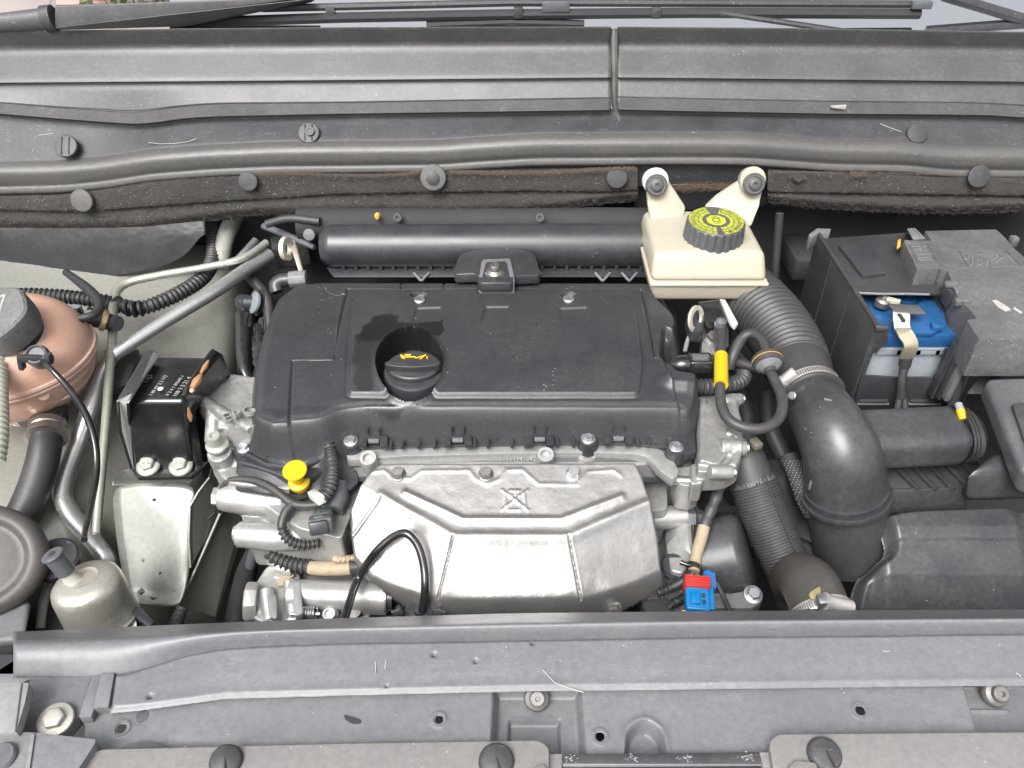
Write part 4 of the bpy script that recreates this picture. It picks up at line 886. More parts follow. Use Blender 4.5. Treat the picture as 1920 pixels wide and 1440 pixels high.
# pipes
o = tube('coolant_pipe', [(505,478,-4,15),(470,500,-4,15),(400,548,-4,14.5),(310,603,-5,14.5),(240,648,-6,14.5),(212,668,-6.6,15),(192,700,-8,16),(172,760,-10,17),(146,835,-13,18),(122,900,-15,18),(118,932,-16,18),(134,966,-17,18),(165,1003,-18,18),(198,1046,-19,18),(214,1076,-22,17)], M['pipe'], seg=24, step=.4); tag(o, 'thick bright aluminium pipe crossing from the bulkhead to the lower left', 'metal pipe')
cream = surf('cream_pipe_paint', (.40,.41,.35), .3, metal=.5, dust=.2, bump=.05)
o = tube('brake_pipe', [(500,455,-2,8),(450,486,-2.4,8),(380,502,-2.8,8),(300,516,-3.2,8.5),(240,530,-3.6,9),(222,542,-3.8,9.5),(214,565,-4,10),(211,620,-5,10),(205,700,-7,9.5),(198,800,-10,9.5),(189,900,-13,9.5),(180,1000,-16,9)], cream, seg=18, step=.35); tag(o, 'thinner cream coloured pipe bending sharply down beside the tank', 'metal pipe')
o = tube('heater_pipe', [(455,385,-2,16),(436,415,-2.6,17),(423,445,-3.4,17),(414,500,-6,15)], surf('cream_tube', (.25,.25,.22), .35, dust=.2), seg=20); tag(o, 'stubby cream tube going down behind the crossing pipes', 'metal pipe')
o = tube('drain_tube', [(480,450,-1,8),(458,474,-2,8),(440,492,-3,8)], M['cgrey'], seg=12); tag(o, 'short dark grey tube end touching the two pipes near the bulkhead', 'tube')
o = tube('grey_lever', [(494,424,-.5,7),(530,438,-.5,7.5),(590,464,-1.0,6)], M['cgrey'], seg=10); tag(o, 'thin grey rod in the dark gap left of the intake tube', 'rod')
dis = B().lathe([(.95,0),(.9,.3),(.4,.35),(.01,.35)], Y(580,440,36), (0,-1,.5), 20).out('dark_plug', M['cgrey']); tag(dis, 'round grey plug in the dark gap above the lifting eye', 'plug')
# black harness behind
o = tube('bulkhead_harness', [(-20,552,-2,11),(60,552,-2.4,13),(120,556,-3,14),(180,563,-3.6,14),(205,566,-4,14)], M['rubber'], corr=(.7,.13), seg=18); tag(o, 'corrugated black harness behind the amber tank', 'conduit')
o = tube('bulkhead_harness', [(195,566,-4,15),(235,575,-4.6,15),(262,578,-5,14),(285,572,-5,15),(330,553,-5,15),(375,525,-5,15),(398,490,-5,15),(402,440,-4,15),(405,400,-3,15)], M['rubber'], corr=(.75,.12), seg=18); tag(o, 'corrugated black harness curving up behind the two metal pipes', 'conduit')
for k, (px, py) in enumerate(((222,570),(240,578),(252,580),(264,578))): 
    o = B().lathe([(1.05,-.25),(1.25,-.1),(1.25,.1),(1.05,.25)], Z(px,py,-4.6), V(1,-.2+k*.15,.1), 20).out('tape_band', M['rubber']); tag(o, ('leftmost','second','third','rightmost')[k]+' dark tape band round the black harness by the cream pipe', 'tape band')
ps = T('pressure_sensor', 'grey three pin pressure sensor plug clipped to the cream pipe', 'pressure sensor', Z(175, 592, -4))
sx = (Z(210,605,-3.5)-Z(140,585,-1)).normalized(); F2 = axis_frame(sx); p0 = Z(168,593,-2)
B().lathe([(1.25,-.6),(1.35,.2),(1.3,1.8),(1.2,2.0),(1.2,3.0),(.01,3)], p0, sx, 26).out('sensor_barrel', M['black'], ps)
B().lathe([(1.38,1.5),(1.55,1.6),(1.55,2.2),(1.38,2.3)], p0, sx, 26).out('brass_ring', surf('brass', (.62,.45,.24), .35, metal=.5, dust=.2), ps)
B().box(Z(147,588,-1.1), (1.3,1.1,2.5), Matrix.Rotation(-.2,3,'Z')).out('plug_face', M['lgrey'], ps, bevel=.2, segs=3)
B().box(Z(143,588,-.7), (1.1,.9,1.6), Matrix.Rotation(-.2,3,'Z')).out('plug_opening', M['void'], ps, bevel=.1)
for k in range(3): B().lathe([(.14,0),(.1,.1),(.01,.12)], Z(143,584+k*4,-.2), (-.2,-.6,1), 8).out('pin', M['white'], ps)
B().box(Z(171,590,-.4), (1.6,1.2,.8), Matrix.Rotation(-.2,3,'Z')).out('plug_lock', M['lgrey'], ps, bevel=.15)
tube('sensor_lead', [(124,511,-1,8),(142,524,-.6,9),(165,542,-.2,11),(183,562,0,11),(186,580,.3,10),(172,592,.5,9),(150,597,.4,9)], M['rubber'], ps, seg=14)
B().tube([Z(205,603,-3.4), Z(222,607,-3.4)], 1.1, seg=18).out('pipe_clip', M['cgrey'], ps)
# quick connectors beside the cover
qc = T('breather_hose', 'black breather hose with ribbed elbow at the left of the cover', 'hose', Z(460, 640, -3))
tube('hose', [(455,590,-1,13),(455,620,-1.6,14),(455,660,-2.6,13.5),(460,700,-4,14),(470,720,-5,14)], M['gloss'], qc, seg=20)
for py in (588,597,606): B().lathe([(1.0,-.15),(1.12,-.1),(1.12,.12),(1.0,.18)], Z(457,py,-1.2), (0,-.3,1), 24).out('ridge', M['gloss'], qc)
B().lathe([(1.0,0),(1.02,1.1),(.75,1.6),(.01,1.75)], Z(457,575,-1.2), (0,0,1), 24).out('elbow', M['black'], qc)
B().tube([Z(457,568,0), Z(480,568,-.2)], 1.1, seg=20).out('elbow_arm', M['black'], qc)
B().lathe([(1.9,0),(1.95,.25),(1.3,.3),(1.3,.55),(1.75,.6),(1.75,.85),(.9,.9),(.01,.9)], Z(487,567,-.6), (-1,-.55,.6), 32).out('collar', M['bolt'] if 0 else M['rubberd'], qc)
B().lathe([(1.5,0),(1.55,.35),(.9,.5),(.01,.55)], Z(480,568,.3), (-1,-.55,.7), 28).out('locking_ring', M['lgrey'], qc)
q2 = T('lower_breather', 'smaller second black hose connector below the ribbed elbow', 'hose connector', Z(485, 640, -4))
for k in range(5): B().lathe([(.8,-.12),(.98,-.08),(.98,.1),(.8,.14)], Z(484+k,626+k*13,-2.6), (0,-.3,1), 18).out('ridge', M['gloss'], q2)
tube('stub', [(484,612,-2.2,10),(486,650,-3,10),(488,690,-4,10)], M['gloss'], q2, seg=16)
B().lathe([(1.3,0),(1.35,.2),(1.0,.3),(1.2,.5),(.01,.5)], Z(494,612,-2.4), (-1,-.5,.5), 22).out('collar', M['rubberd'], q2)
tb = T('top_elbow', 'black plastic elbow pipe entering the back left corner of the cover', 'elbow pipe', Z(540, 530, -1))
tube('elbow', [(520,548,-1.2,14),(517,534,-.4,15),(528,526,0,15),(560,524,.2,13)], M['black'], tb, seg=22)
B().tube([Z(543,524,.2), Z(575,522,.3)], 1.25, seg=8).out('elbow_sleeve', M['grey'], tb, bevel=.1)
le = T('lifting_eye', 'cream metal lifting eye behind the back left corner of the cover', 'lifting eye', Z(545, 480, 0))
def ring(par, c, ax, ro, ri, th, mat, n=36, sq=1, name='ring'): return B().lathe([(ri,-th),(ro,-th),(ro*1.0,th),(ri,th),(ri,-th)], c, ax, n, squash=sq, caps=False).out(name, mat, par)
eye = surf('lifting_eye_metal', (.50,.46,.38), .45, metal=.3, dust=.4)
ring(le, Z(537,466,2.5), V(1,-.22,.1), 1.75, 1.0, .35, eye)
B().hull8([Z(540,448,3), Z(552,450,2.6), Z(556,455,1.8), Z(545,455,2), Z(562,515,.3), Z(570,512,.3), Z(570,508,-.4), Z(560,508,-.4)]).out('arm', eye, le, bevel=.15)
# ---------------------------------------------------------------- engine mount
em = T('engine_mount', 'black pressed steel engine mount bracket with stamped numbers', 'engine mount', Z(300, 800, -8))
T0 = [Z(287,668,1.2), Z(390,670,1.2), Z(345,751,.8), Z(236,751,.8)]
B().hull8(T0+[Z(292,700,-6), Z(390,700,-6), Z(362,882,-9.3), Z(250,882,-9.3)]).out('housing', M['gloss'], em, bevel=.55, segs=5)
# flared cheeks
def cheek(pts_in, nm):
    W = [Z(*p) for p in pts_in]; return B().prism(W, V(.0035,0,0)).out(nm, M['gloss'], em, bevel=.12)
cheek([(270,664,1.8),(283,656,2.4),(296,664,2.2),(250,735,2.2),(236,756,1.6),(240,800,-3),(250,882,-9.4),(244,882,-9.4),(222,810,-3),(219,752,1.4)][::-1], 'left_cheek')
cheek([(400,657,2.6),(412,664,2.2),(425,700,-1),(428,735,-5),(400,740,-5),(372,705,-1),(360,770,-2),(376,872,-9),(366,880,-9.4),(350,800,-3.5),(343,742,1.6),(360,712,2.2)], 'right_cheek')
B().rawtube([Z(400,657,2.6), Z(388,672,2.5), Z(370,698,2.3), Z(352,725,2.1), Z(345,742,1.7), Z(347,762,.2), Z(352,790,-2)], .28, 8).out('cheek_rim', M['gloss'], em)
for a, b_, r_ in (((372,700),(388,676),.34), ((356,728),(374,702),.5), ((354,736),(360,726),.35)):
    B().rawtube([Z(a[0]+4,a[1],2.15), Z((a[0]+b_[0])/2+4,(a[1]+b_[1])/2,2.3), Z(b_[0]+3,b_[1],2.5)], [r_*.6,r_,r_*.4], 7).out('bare_copper_patch', M['copper'], em)
B().rawtube([Z(353,765,.3), Z(356,780,-1), Z(358,790,-2)], [.1,.3,.1], 7).out('bare_copper_patch', M['copper'], em)
B().prism([Z(x,y,-9.0) for x, y in rnd([(243,874),(256,866),(372,866),(378,876),(358,893),(256,895)], 4)], V(0,0,-.006)).out('foot_flange', M['gloss'], em, bevel=.2)
mb = surf('greenish_zinc', (.36,.38,.33), .4, metal=.5, dust=.3, bump=.3); M['gz'] = mb
for px in (279, 340):
    p = Z(px,874,-8.6); b = B(); b.lathe([(1.42,-.1),(1.45,.25),(1.25,.45),(1.1,.5)], p, (0,-.35,1), 30); b.lathe([(.95,.4),(.95,1.0),(.8,1.1),(.01,1.1)], p, (0,-.35,1), 6, ph=.4); b.out('mount_bolt', mb, em, sharp=28)
    for s in (-1,1): B().rawtube([p+V(s*.004,-.006,.011), p+V(0,-.0035,.0115)], .09, 5).out('bolt_mark', M['white'], em)
xd = (Z(300,690,1.2)-Z(262,735,1.2)).normalized(); yd = V(-xd.y, xd.x, 0)
def mt(s, px, py, sz): text3(s, sz, Z(px,py,1.27), xd, yd, M['print'], em, .004)
mt('1 80 97 2 2 177', 284,742,.62); mt('11J3', 274,718,.95); mt('9 2 4 1 80640 1', 316,742,.62); mt('108 2 5 21 4', 330,744,.75)
B().lathe([(.36,0),(.33,.06),(.01,.07)], Z(301,729,1.25), (0,0,1), 14).out('paint_dot', M['white'], em)
B().hull8([Z(355,770,-8), Z(420,760,-8), Z(430,860,-14), Z(385,900,-14), Z(355,800,-16), Z(420,780,-16), Z(430,880,-20), Z(385,920,-20)]).out('rubber_block', M['void'], em, bevel=.3)
ring(em, Z(392,842,-12), (0,-.3,1), .95, .6, .15, surf('rusty_hole', (.14,.06,.04), .7, dust=.2), name='rusty_ring')
ar = T('mount_arm', 'rough cast aluminium arm joining the black mount to the engine', 'mount arm', Z(420, 770, -6))
b = B()
def pz(b, pts, z, th, r=8, dn=None): b.prism([Z(x,y,z) for x, y in rnd(pts, r)], dn or V(0,0,-th/100)); return b
pz(b, [(368,730,8),(392,708,12),(436,701,10),(480,708,4),(486,795,4),(462,802,5),(432,778,8),(400,772,8),(366,752,10)], -1.8, 3)
b.hull8([Z(430,700,-1.4), Z(486,706,-1.4), Z(486,805,-2.2), Z(440,800,-2.2), Z(400,760,-6), Z(486,760,-6), Z(486,850,-6), Z(405,845,-6)])
b.hull8([Z(372,735,-2.2), Z(440,770,-2.0), Z(472,815,-3.0), Z(400,800,-3.8), Z(372,745,-6), Z(440,770,-7), Z(470,820,-7), Z(400,820,-7)])
b.tube([Z(370,740,-1.8), Z(420,775,-1.9), Z(470,805,-2.4)], .6, seg=12); b.tube([Z(400,770,-2.6), Z(398,830,-5)], .9, seg=12)
b.lathe([(1.55,-3.8),(1.4,-.2),(.01,-.2)], Z(410,846,-4.7), (0,-.2,1), 28)
pz(b, [(394,850,8),(440,850,8),(470,880,8),(560,892,8),(545,918,8),(430,905,10),(402,880,10)], -6.8, 4)
b.hull8([Z(400,846,-5.5), Z(440,842,-5.5), Z(452,880,-7), Z(404,885,-7.6), Z(400,860,-10), Z(440,860,-10), Z(450,900,-10), Z(410,905,-10)])
organic(b.out('arm_casting', M['alu'], ar), .0013, 5, .0022, .022)
text3('EPG', 2.3, Z(420,795,-.9), V(1,.62,0), V(-.55,1,0), M['aluc'], ar, .25)
p = Z(407,833,-4.0); b = B(); b.lathe([(1.35,-.3),(1.35,.1),(1.0,.3),(.85,.5),(.8,1.5),(.72,1.65),(.4,1.65),(.35,1.45),(.01,1.45)], p, (0,-.2,1), 30).out('arm_bolt', M['gz'], ar)
# ---------------------------------------------------------------- bracket box and rail
bk = T('battery_side_bracket', 'silver grey painted box bracket under the black engine mount', 'painted bracket', Z(290, 1000, -24))
h = None
fr_ = [(212,907,-12.2),(350,900,-12.2),(372,922,-13),(356,950,-14),(354,1010,-17),(358,1066,-20),(345,1112,-22),(338,1135,-22.6),(262,1136,-22.6),(238,1105,-22),(222,1030,-18.5),(212,950,-14.5)]
sheet('front_face', [[(212,907,-12.2),(280,905,-12.1),(351,902,-12.1),(371,922,-13)],[(213,950,-14.4),(280,950,-14.2),(340,950,-14.1),(356,952,-14.2)],[(222,1030,-18.4),(285,1020,-18),(338,1015,-17.2),(355,1010,-17)],
 [(236,1100,-21.8),(290,1100,-21.4),(335,1095,-21),(357,1066,-20)],[(240,1112,-22.2),(290,1112,-22.0),(330,1112,-21.9),(348,1108,-21.6)],[(262,1137,-22.6),(290,1138,-22.6),(320,1138,-22.6),(340,1135,-22.6)]], M['bodyp'], bk, lv=2, thick=.2)
B().prism([Z(*p) for p in ((215,895,-10.4),(236,880,-10),(262,878,-10),(352,878,-10),(392,862,-10),(372,880,-11),(356,905,-12.2),(212,908,-12.2))], V(0,0,-.003)).out('top_face', M['bodyp'], bk, bevel=.12)
B().rawtube([Z(213,907,-12.3), Z(280,904,-12.2), Z(352,900,-12.2)], .35, 10).out('folded_edge', M['bodyp'], bk)
B().prism([Z(*p) for p in ((372,922,-13),(392,896,-12),(418,868,-12),(440,860,-14),(412,962,-18),(358,1066,-20),(354,1010,-17),(356,950,-14))], V(-.002,.002,-.001)).out('side_face', M['bodyp'], bk, bevel=.08)
B().rawtube([Z(404,856,-11.6), Z(392,896,-11.8), Z(372,922,-12.8), Z(356,950,-13.8), Z(354,1010,-16.8), Z(357,1064,-19.6)], .16, 8).out('edge_highlight_lip', M['bodyp'], bk)
for px, py, z_ in ((289,937,-13.6),(301,1075,-20.3)): B().lathe([(.2,0),(.2,.08),(.01,.08)], Z(px,py,z_+.15), (0,-.8,.6), 12).out('punched_hole', M['void'], bk)
for px, py, z_ in ((270,1050,-19.3),(328,1106,-21.6),(265,1110,-21.8)): B().lathe([(.55,0),(.25,.25),(.01,.35)], Z(px,py,z_), (0,-.7,.7), 4).out('dimple', M['bodyp'], bk)
B().prism([Z(x,y,-22.0) for x, y in ((280,1118),(290,1116),(302,1119),(294,1121),(285,1124))], V(0,-.0005,-.0005)).out('rust_patch', surf('rust_patch', (.13,.07,.05), .8, dust=0), bk)
B().lathe([(.6,0),(.6,.2),(.3,.2),(.01,.1)], Z(304,903,-12), (0,-.4,1), 16).out('dent', M['bodyp'], bk)
for px, py in ((386,927),(396,968)): B().box(Z(px,py,-14.6), (.3,1.2,.2), Matrix.Rotation(-.4,3,'Z')).out('side_slot', M['void'], bk)
rl = T('chassis_rail', 'painted chassis rail sloping down right of the silver bracket', 'chassis rail', Z(380, 1080, -26))
B().prism([Z(*p) for p in ((414,960,-17.5),(333,1141,-24),(316,1215,-27),(392,1215,-30),(400,1175,-29),(455,1000,-24),(472,900,-20),(430,900,-16))], V(0,.003,-.003)).out('rail_face', M['body'], rl, bevel=.1)
B().rawtube([Z(416,955,-17.1), Z(370,1060,-20.8), Z(333,1141,-23.6)], .22, 8).out('rail_lip', M['bodyp'], rl)
B().prism([Z(*p) for p in ((452,960,-22),(400,1180,-29.3),(395,1240,-31),(440,1240,-36),(480,1000,-32))], V(0,.003,-.003)).out('rail_lower_face', M['body'], rl, bevel=.05)
o = tube('rail_grommet', [(342,1140,-21,12),(330,1168,-21.5,15),(322,1195,-22,15)], M['braid'], corr=(.5,.08), seg=18); tag(o, 'black woven sleeve end at the foot of the painted rail', 'sleeve')
# strut of the inner wing behind the mount
o = B().hull8([Z(196,655,-9), Z(262,655,-9), Z(240,720,-9), Z(190,740,-9), Z(196,665,-16), Z(262,665,-16), Z(240,745,-16), Z(190,760,-16)]).out('wing_recess_plate', M['rubberd'], bevel=.3); tag(o, 'dark grey plate in the wing between the pipes and the mount', 'plate')
# ---------------------------------------------------------------- damper canister
dc = T('damper_canister', 'dull silver domed metal canister with a plug on top', 'canister', Z(185, 1180, -16))
ax3 = V(-.10,.12,1).normalized(); cb3 = Z(192,1156,-17)
sc_ = lambda pr: [(r_*.79, h_*.90) for r_, h_ in pr]
B().lathe(sc_([(4.5,-3.5),(4.95,-.6),(5.1,-.2),(5.15,.0),(5.0,.2),(4.85,.4),(4.8,2.8),(4.75,5.0),(4.55,5.8),(4.0,6.35),(3.1,6.6),(2.3,6.7),(2.1,6.75),(1.8,6.6),(1.5,6.6),(.01,6.7)]), cb3, ax3, 64).out('can', surf('blotchy_zinc', (.52,.50,.45), .38, metal=.7, dust=.7, dcol=(.34,.32,.28), dscale=28, bump=.5, bscale=300, grain=2, rvar=.3), dc, sharp=35)
tp = cb3+ax3*.0595; ax4 = V(-.30,.10,1).normalized()
B().lathe(sc_([(1.35,-.3),(1.1,.4),(1.0,1.9),(.9,2.0),(.01,2.0)]), tp+V(-.012,0,0), ax4, 24).out('spigot', M['batt'] if 0 else surf('grey_spigot', (.36,.35,.31), .4), dc)
B().lathe(sc_([(1.25,1.2),(1.3,1.4),(1.3,3.9),(1.5,4.0),(1.5,4.2),(1.35,4.3),(.3,4.3),(.25,4.1),(.01,4.1)]), tp+V(-.012,0,0), ax4, 20).out('plug', M['cgrey'], dc)
B().lathe(sc_([(.5,4.15),(.5,4.4),(.01,4.4)]), tp+V(-.012,0,0), ax4, 16).out('plug_button', M['black'], dc)
B().hull8([Z(236,1140,-16), Z(262,1135,-16), Z(290,1165,-16), Z(280,1178,-16), Z(236,1150,-19), Z(262,1150,-19), Z(288,1180,-19), Z(278,1190,-19)]).out('foot_bracket', M['black'], dc, bevel=.2)
B().tube([Z(240,1178,-18.5), Z(262,1172,-18.5)], 1.6, seg=20).out('foot_bush', M['alu'], dc)
# black lower tray and red marked cap
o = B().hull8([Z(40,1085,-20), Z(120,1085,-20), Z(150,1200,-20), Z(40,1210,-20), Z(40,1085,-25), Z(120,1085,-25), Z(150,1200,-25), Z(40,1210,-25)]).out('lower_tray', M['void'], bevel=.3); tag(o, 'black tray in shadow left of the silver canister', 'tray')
rc_ = T('washer_bottle', 'black cap with red symbol half hidden behind the big lamp cover', 'washer cap', Z(100, 1045, -15))
B().lathe([(2.6,-1),(2.7,.2),(2.4,.5),(.01,.55)], Z(104,1048,-14), (.1,-.2,1), 32).out('cap', M['black'], rc_)
redp = surf('red_print', (.50,.05,.04), .5, dust=.2, bump=0)
ring(rc_, Z(100,1046,-13.4), (.1,-.2,1), 1.15, .95, .03, redp, name='red_symbol'); 
for k in (-.5,0,.5): B().rawtube([Z(100,1046,-13.35)+V(-.007,k/100,0), Z(100,1046,-13.35)+V(.007,k/100+.002,0)], .09, 5).out('red_symbol_line', redp, rc_)
o = tube('washer_tube', [(95,1090,-17,9),(82,1130,-18,10),(75,1180,-19,10)], surf('smoky_tube', (.16,.17,.16), .4), seg=12); tag(o, 'smoky grey tube between the lamp cover and the canister', 'tube')
# big lamp cover cap, left edge
lp = T('headlamp_cover', 'large round brown grey rubber lamp cover at the left edge', 'lamp cover', Z(0, 1100, -14))
ax5 = V(.25,-.55,.8).normalized(); cl5 = Z(-46,1052,-10.5)
B().lathe([(5.2,-3.5),(5.9,-3.2),(6.15,-2.4),(6.0,-1.9),(6.35,-1.6),(6.45,-1.2),(6.4,-.4),(5.9,.3),(5.2,.6),(4.7,.4),(4.4,-.1),(4.1,-.2),(3.7,-.1),(.01,.1)], cl5, ax5, 72, squash=1.12).out('rubber_cap', surf('brown_rubber', (.06,.056,.054), .5, dust=.4, dcol=(.17,.15,.14), bump=.3), lp, sharp=60)
o = B().hull8([Z(-60,1120,-15), Z(60,1125,-15), Z(48,1200,-15), Z(-60,1210,-15), Z(-60,1130,-26), Z(58,1135,-26), Z(0,1290,-24), Z(-60,1290,-24)]).out('lamp_housing', M['grey'], lp, bevel=.8, segs=4)
# ================================================================ RIGHT SIDE
M['steel'] = surf('bright_band_steel', (.62,.60,.57), .35, metal=.65, dust=.2, bump=.1)
# brake fluid reservoir
bf = T('brake_reservoir', 'ivory plastic brake fluid reservoir with two ears', 'fluid reservoir', Z(1335, 540, 1))
A = abox(1224, 1447, 486, 6.0, 14.5, 3.4)
# upper shell tapers: build with chamfered front edge
def bxs(px0, px1, pyf, z, back, down, inset=(0,0,0)):
    q = abox(px0, px1, pyf, z, back, down); return q
B().hull8([A[0]+V(.004,.012,.004), A[1]+V(-.006,.012,.004), A[2]+V(-.008,0,.004), A[3]+V(.006,0,.004), A[4]+V(0,-.004,0), A[5]+V(0,-.004,0), A[6], A[7]]).out('upper_shell', M['ivory'], bf, bevel=.9, segs=5)
seamz = A[4]
B().hull8([A[4]+V(-.001,-.008,.0), A[5]+V(.002,-.008,0), A[6]+V(.000,.004,0), A[7]+V(-.001,.004,0), A[4]+V(-.001,-.008,-.006), A[5]+V(.002,-.008,-.006), A[6]+V(.000,.004,-.006), A[7]+V(-.001,.004,-.006)]).out('seam_flange', M['ivory'], bf, bevel=.28, segs=3)
B().hull8([A[4]+V(0,-.004,-.004), A[5]+V(-.003,-.004,-.004), A[6]+V(-.003,0,-.004), A[7]+V(0,0,-.004), A[4]+V(.006,0,-.034), A[5]+V(-.014,0,-.034), A[6]+V(-.014,0,-.034), A[7]+V(.006,0,-.034)]).out('lower_shell', M['ivory'], bf, bevel=.8, segs=5)
# cap
cpc = Z(1336, 449, 6.1); ca2 = V(0,-.06,1).normalized(); F = axis_frame(ca2)
def scal(r, n=22, d=.24): return lambda a: r-d*abs(math.cos(a*n/2))**.7*0 - d*(1-abs(math.sin(a*n/2)))
bcap = B().lathe([(4.15,-.15),(4.3,.0),(4.25,.15),(scal(4.25),.3),(scal(4.1),2.75),(3.95,2.95),(3.85,3.05),(.01,3.05)], cpc, ca2, 132).out('cap', surf('cap_grey', (.06,.062,.068), .42, dust=.2, bump=.15), bf, sharp=24)
def cp(r, a, z=2.31): r *= 1.11; return cpc + F@V(math.cos(a)*r/100, math.sin(a)*r/100, (z+.77)/100)
# yellow sectors: two bands each side, broken by fine gaps, with a centre badge
bmY = bmesh.new(); rr = random.Random(11)
def arcq(r0, r1, a0, a1, n=3, z=2.31):
    for i in range(n):
        t0 = a0+(a1-a0)*i/n; t1 = a0+(a1-a0)*(i+1)/n
        bmY.faces.new([bmY.verts.new(cp(r, a, z)) for r, a in ((r0,t0),(r1,t0),(r1,t1),(r0,t1))])
R3 = [(1.72,2.20),(2.26,2.72),(2.78,3.42)]
for a0, a1 in ((math.radians(105), math.radians(262)), (math.radians(278), math.radians(432))):
    for k, (r0, r1) in enumerate(R3):
        a = a0
        while a < a1:
            w_ = rr.uniform(.05,.15)/(r1/2.5); b_ = min(a1, a+w_); arcq(r0+rr.uniform(0,.04), r1-rr.uniform(0,.05), a, b_-.012); a = b_+rr.choice((0,.0,.012,.03))
sectors = bm_obj('print_sectors', bmY, M['yprint'], bcap, sharp=0)
oc = [cp(1.28, math.pi/8+math.pi/4*i, 2.34) for i in range(8)]
B().prism(oc, -ca2*.0004).out('centre_badge', M['yprint'], bcap)
ring(bcap, cpc+ca2*.0316, ca2, .56, .46, .02, M['dark'], 30, name='badge_circle')
for s in (0, math.pi):
    B().rawtube([cp(.80, s+math.pi/2+t, 2.36) for t in np.linspace(-.75,.75,9)], .045, 5).out('badge_arc', M['dark'], bcap)
def ring_text(s, r, a0, a1, size):
    for i, ch in enumerate(s):
        if ch == ' ': continue
        a = a0+(a1-a0)*i/(len(s)-1); rad = V(math.cos(a), math.sin(a), 0); 
        text3(ch, size, cp(r, a+.01, 2.325), V(math.sin(a),-math.cos(a),0), rad, M['dark'], bcap, .002, name='cap_letter')
ring_text('NETTOYER LE BOUCHON AVANT OUVERTURE', 2.88, R(258), R(108), .44)
ring_text('CLEAN CAP BEFORE OPENING USE DOT 4', 2.88, R(432), R(280), .44)
ring_text('LIQUIDE DOT 4', 2.32, R(250), R(115), .36); ring_text('BRAKE FLUID', 2.32, R(425), R(290), .36)
# ears
def ear(pts, nm):
    W = [Y(*p) for p in pts]; return B().prism(W, V(0,.012,0)).out(nm, M['ivory'], bf, bevel=.3, segs=3)
ear([(1212,352,35.5),(1253,340,35.5),(1286,390,33.5),(1283,410,32),(1240,426,30.3),(1222,426,30.3),(1214,385,33.5)], 'left_ear')
ear([(1390,340,35.5),(1433,352,35.5),(1426,372,34),(1423,388,33.5),(1410,426,30.3),(1380,418,31.3),(1322,392,33.3),(1345,370,34.5)], 'right_ear')
for px, py, s in ((1229,343,-1),(1411,341,1)):
    c = Y(px,py+4,34.4); a6 = V(.12*-s*0,-1,.42).normalized()
    B().lathe([(1.85,-1.0),(1.9,.5),(1.75,.65),(1.3,.65)], c+V(0,.006,.004), a6, 40).out('ear_ring', surf('pale_ear_plastic', (.52,.51,.46), .35, dust=.1, sss=.2) if px == 1229 else M['ivory'], bf)
    B().lathe([(1.55,.2),(1.6,1.0),(1.4,1.25),(1.1,1.25),(1.05,1.1),(.85,1.15),(.8,1.5),(.55,1.6),(.3,1.6),(.25,1.3),(.01,1.3)], c, a6, 36).out('rubber_bush', M['cowl'], bf)
# ---------------------------------------------------------------- vacuum pump casting
vp = T('vacuum_pump', 'rough cast aluminium pump at the right end of the engine cover', 'vacuum pump', Z(1350, 830, -8))
b = B()
pz(b, [(1308,742,6),(1372,738,8),(1388,752,6),(1384,772,4),(1390,800,6),(1388,840,8),(1390,865,6),(1368,880,8),(1340,884),(1308,884,4)], -3.2, 3.2)
pz(b, [(1322,756,10),(1350,750,10),(1362,790,12),(1364,850,12),(1348,870,10),(1322,866,10)], -2.6, 1)
for p_ in ([(1376,748),(1378,770),(1384,800),(1383,850),(1372,876)], [(1366,752),(1372,800),(1372,850)], [(1318,750),(1318,800),(1318,870)]): b.tube([Z(x,y,-3.0) for x, y in p_], .5, seg=10)
b.tube([Z(1330,884,-3.6), Z(1370,886,-3.8)], .95, seg=16); b.tube([Z(1350,838,-2.8), Z(1388,840,-3.0)], 1.0, seg=16); b.tube([Z(1355,752,-2.9), Z(1384,749,-3.2)], .85, seg=16)
pz(b, [(1296,868,3),(1322,872,3),(1318,905,4),(1296,908,4)], -4.4, 3)
organic(b.out('pump_body', M['alu'], vp), .0011, 4, .0009, .012)
for a, b_, r_ in (((1358,752),(1389,748),.75),((1352,838),(1396,840),.95),((1330,884),(1372,886),.8),((1362,812),(1392,830),.5)):
    B().tube([Z(*a,-2.8), Z(*b_,-3.2)], r_, seg=20).out('bolt_boss', M['alu'], vp, bevel=.1)
    B().lathe([(r_*.7,0),(r_*.75,.4),(.01,.45)], Z(*b_,-3.2), (1,0,.1), 12).out('boss_end', M['bolt'], vp)
B().prism([Z(x,y,-6) for x, y in rnd([(1262,878,6),(1310,872,4),(1316,905,6),(1300,912,4),(1272,908,6)], 6)], V(0,0,-.04)).out('lower_lug', M['aluc'], vp, bevel=.4, segs=3)
B().tube([Z(1254,900,-6.3), Z(1318,903,-6.3)], .55, seg=14).out('lug_bolt', M['bolt'], vp)
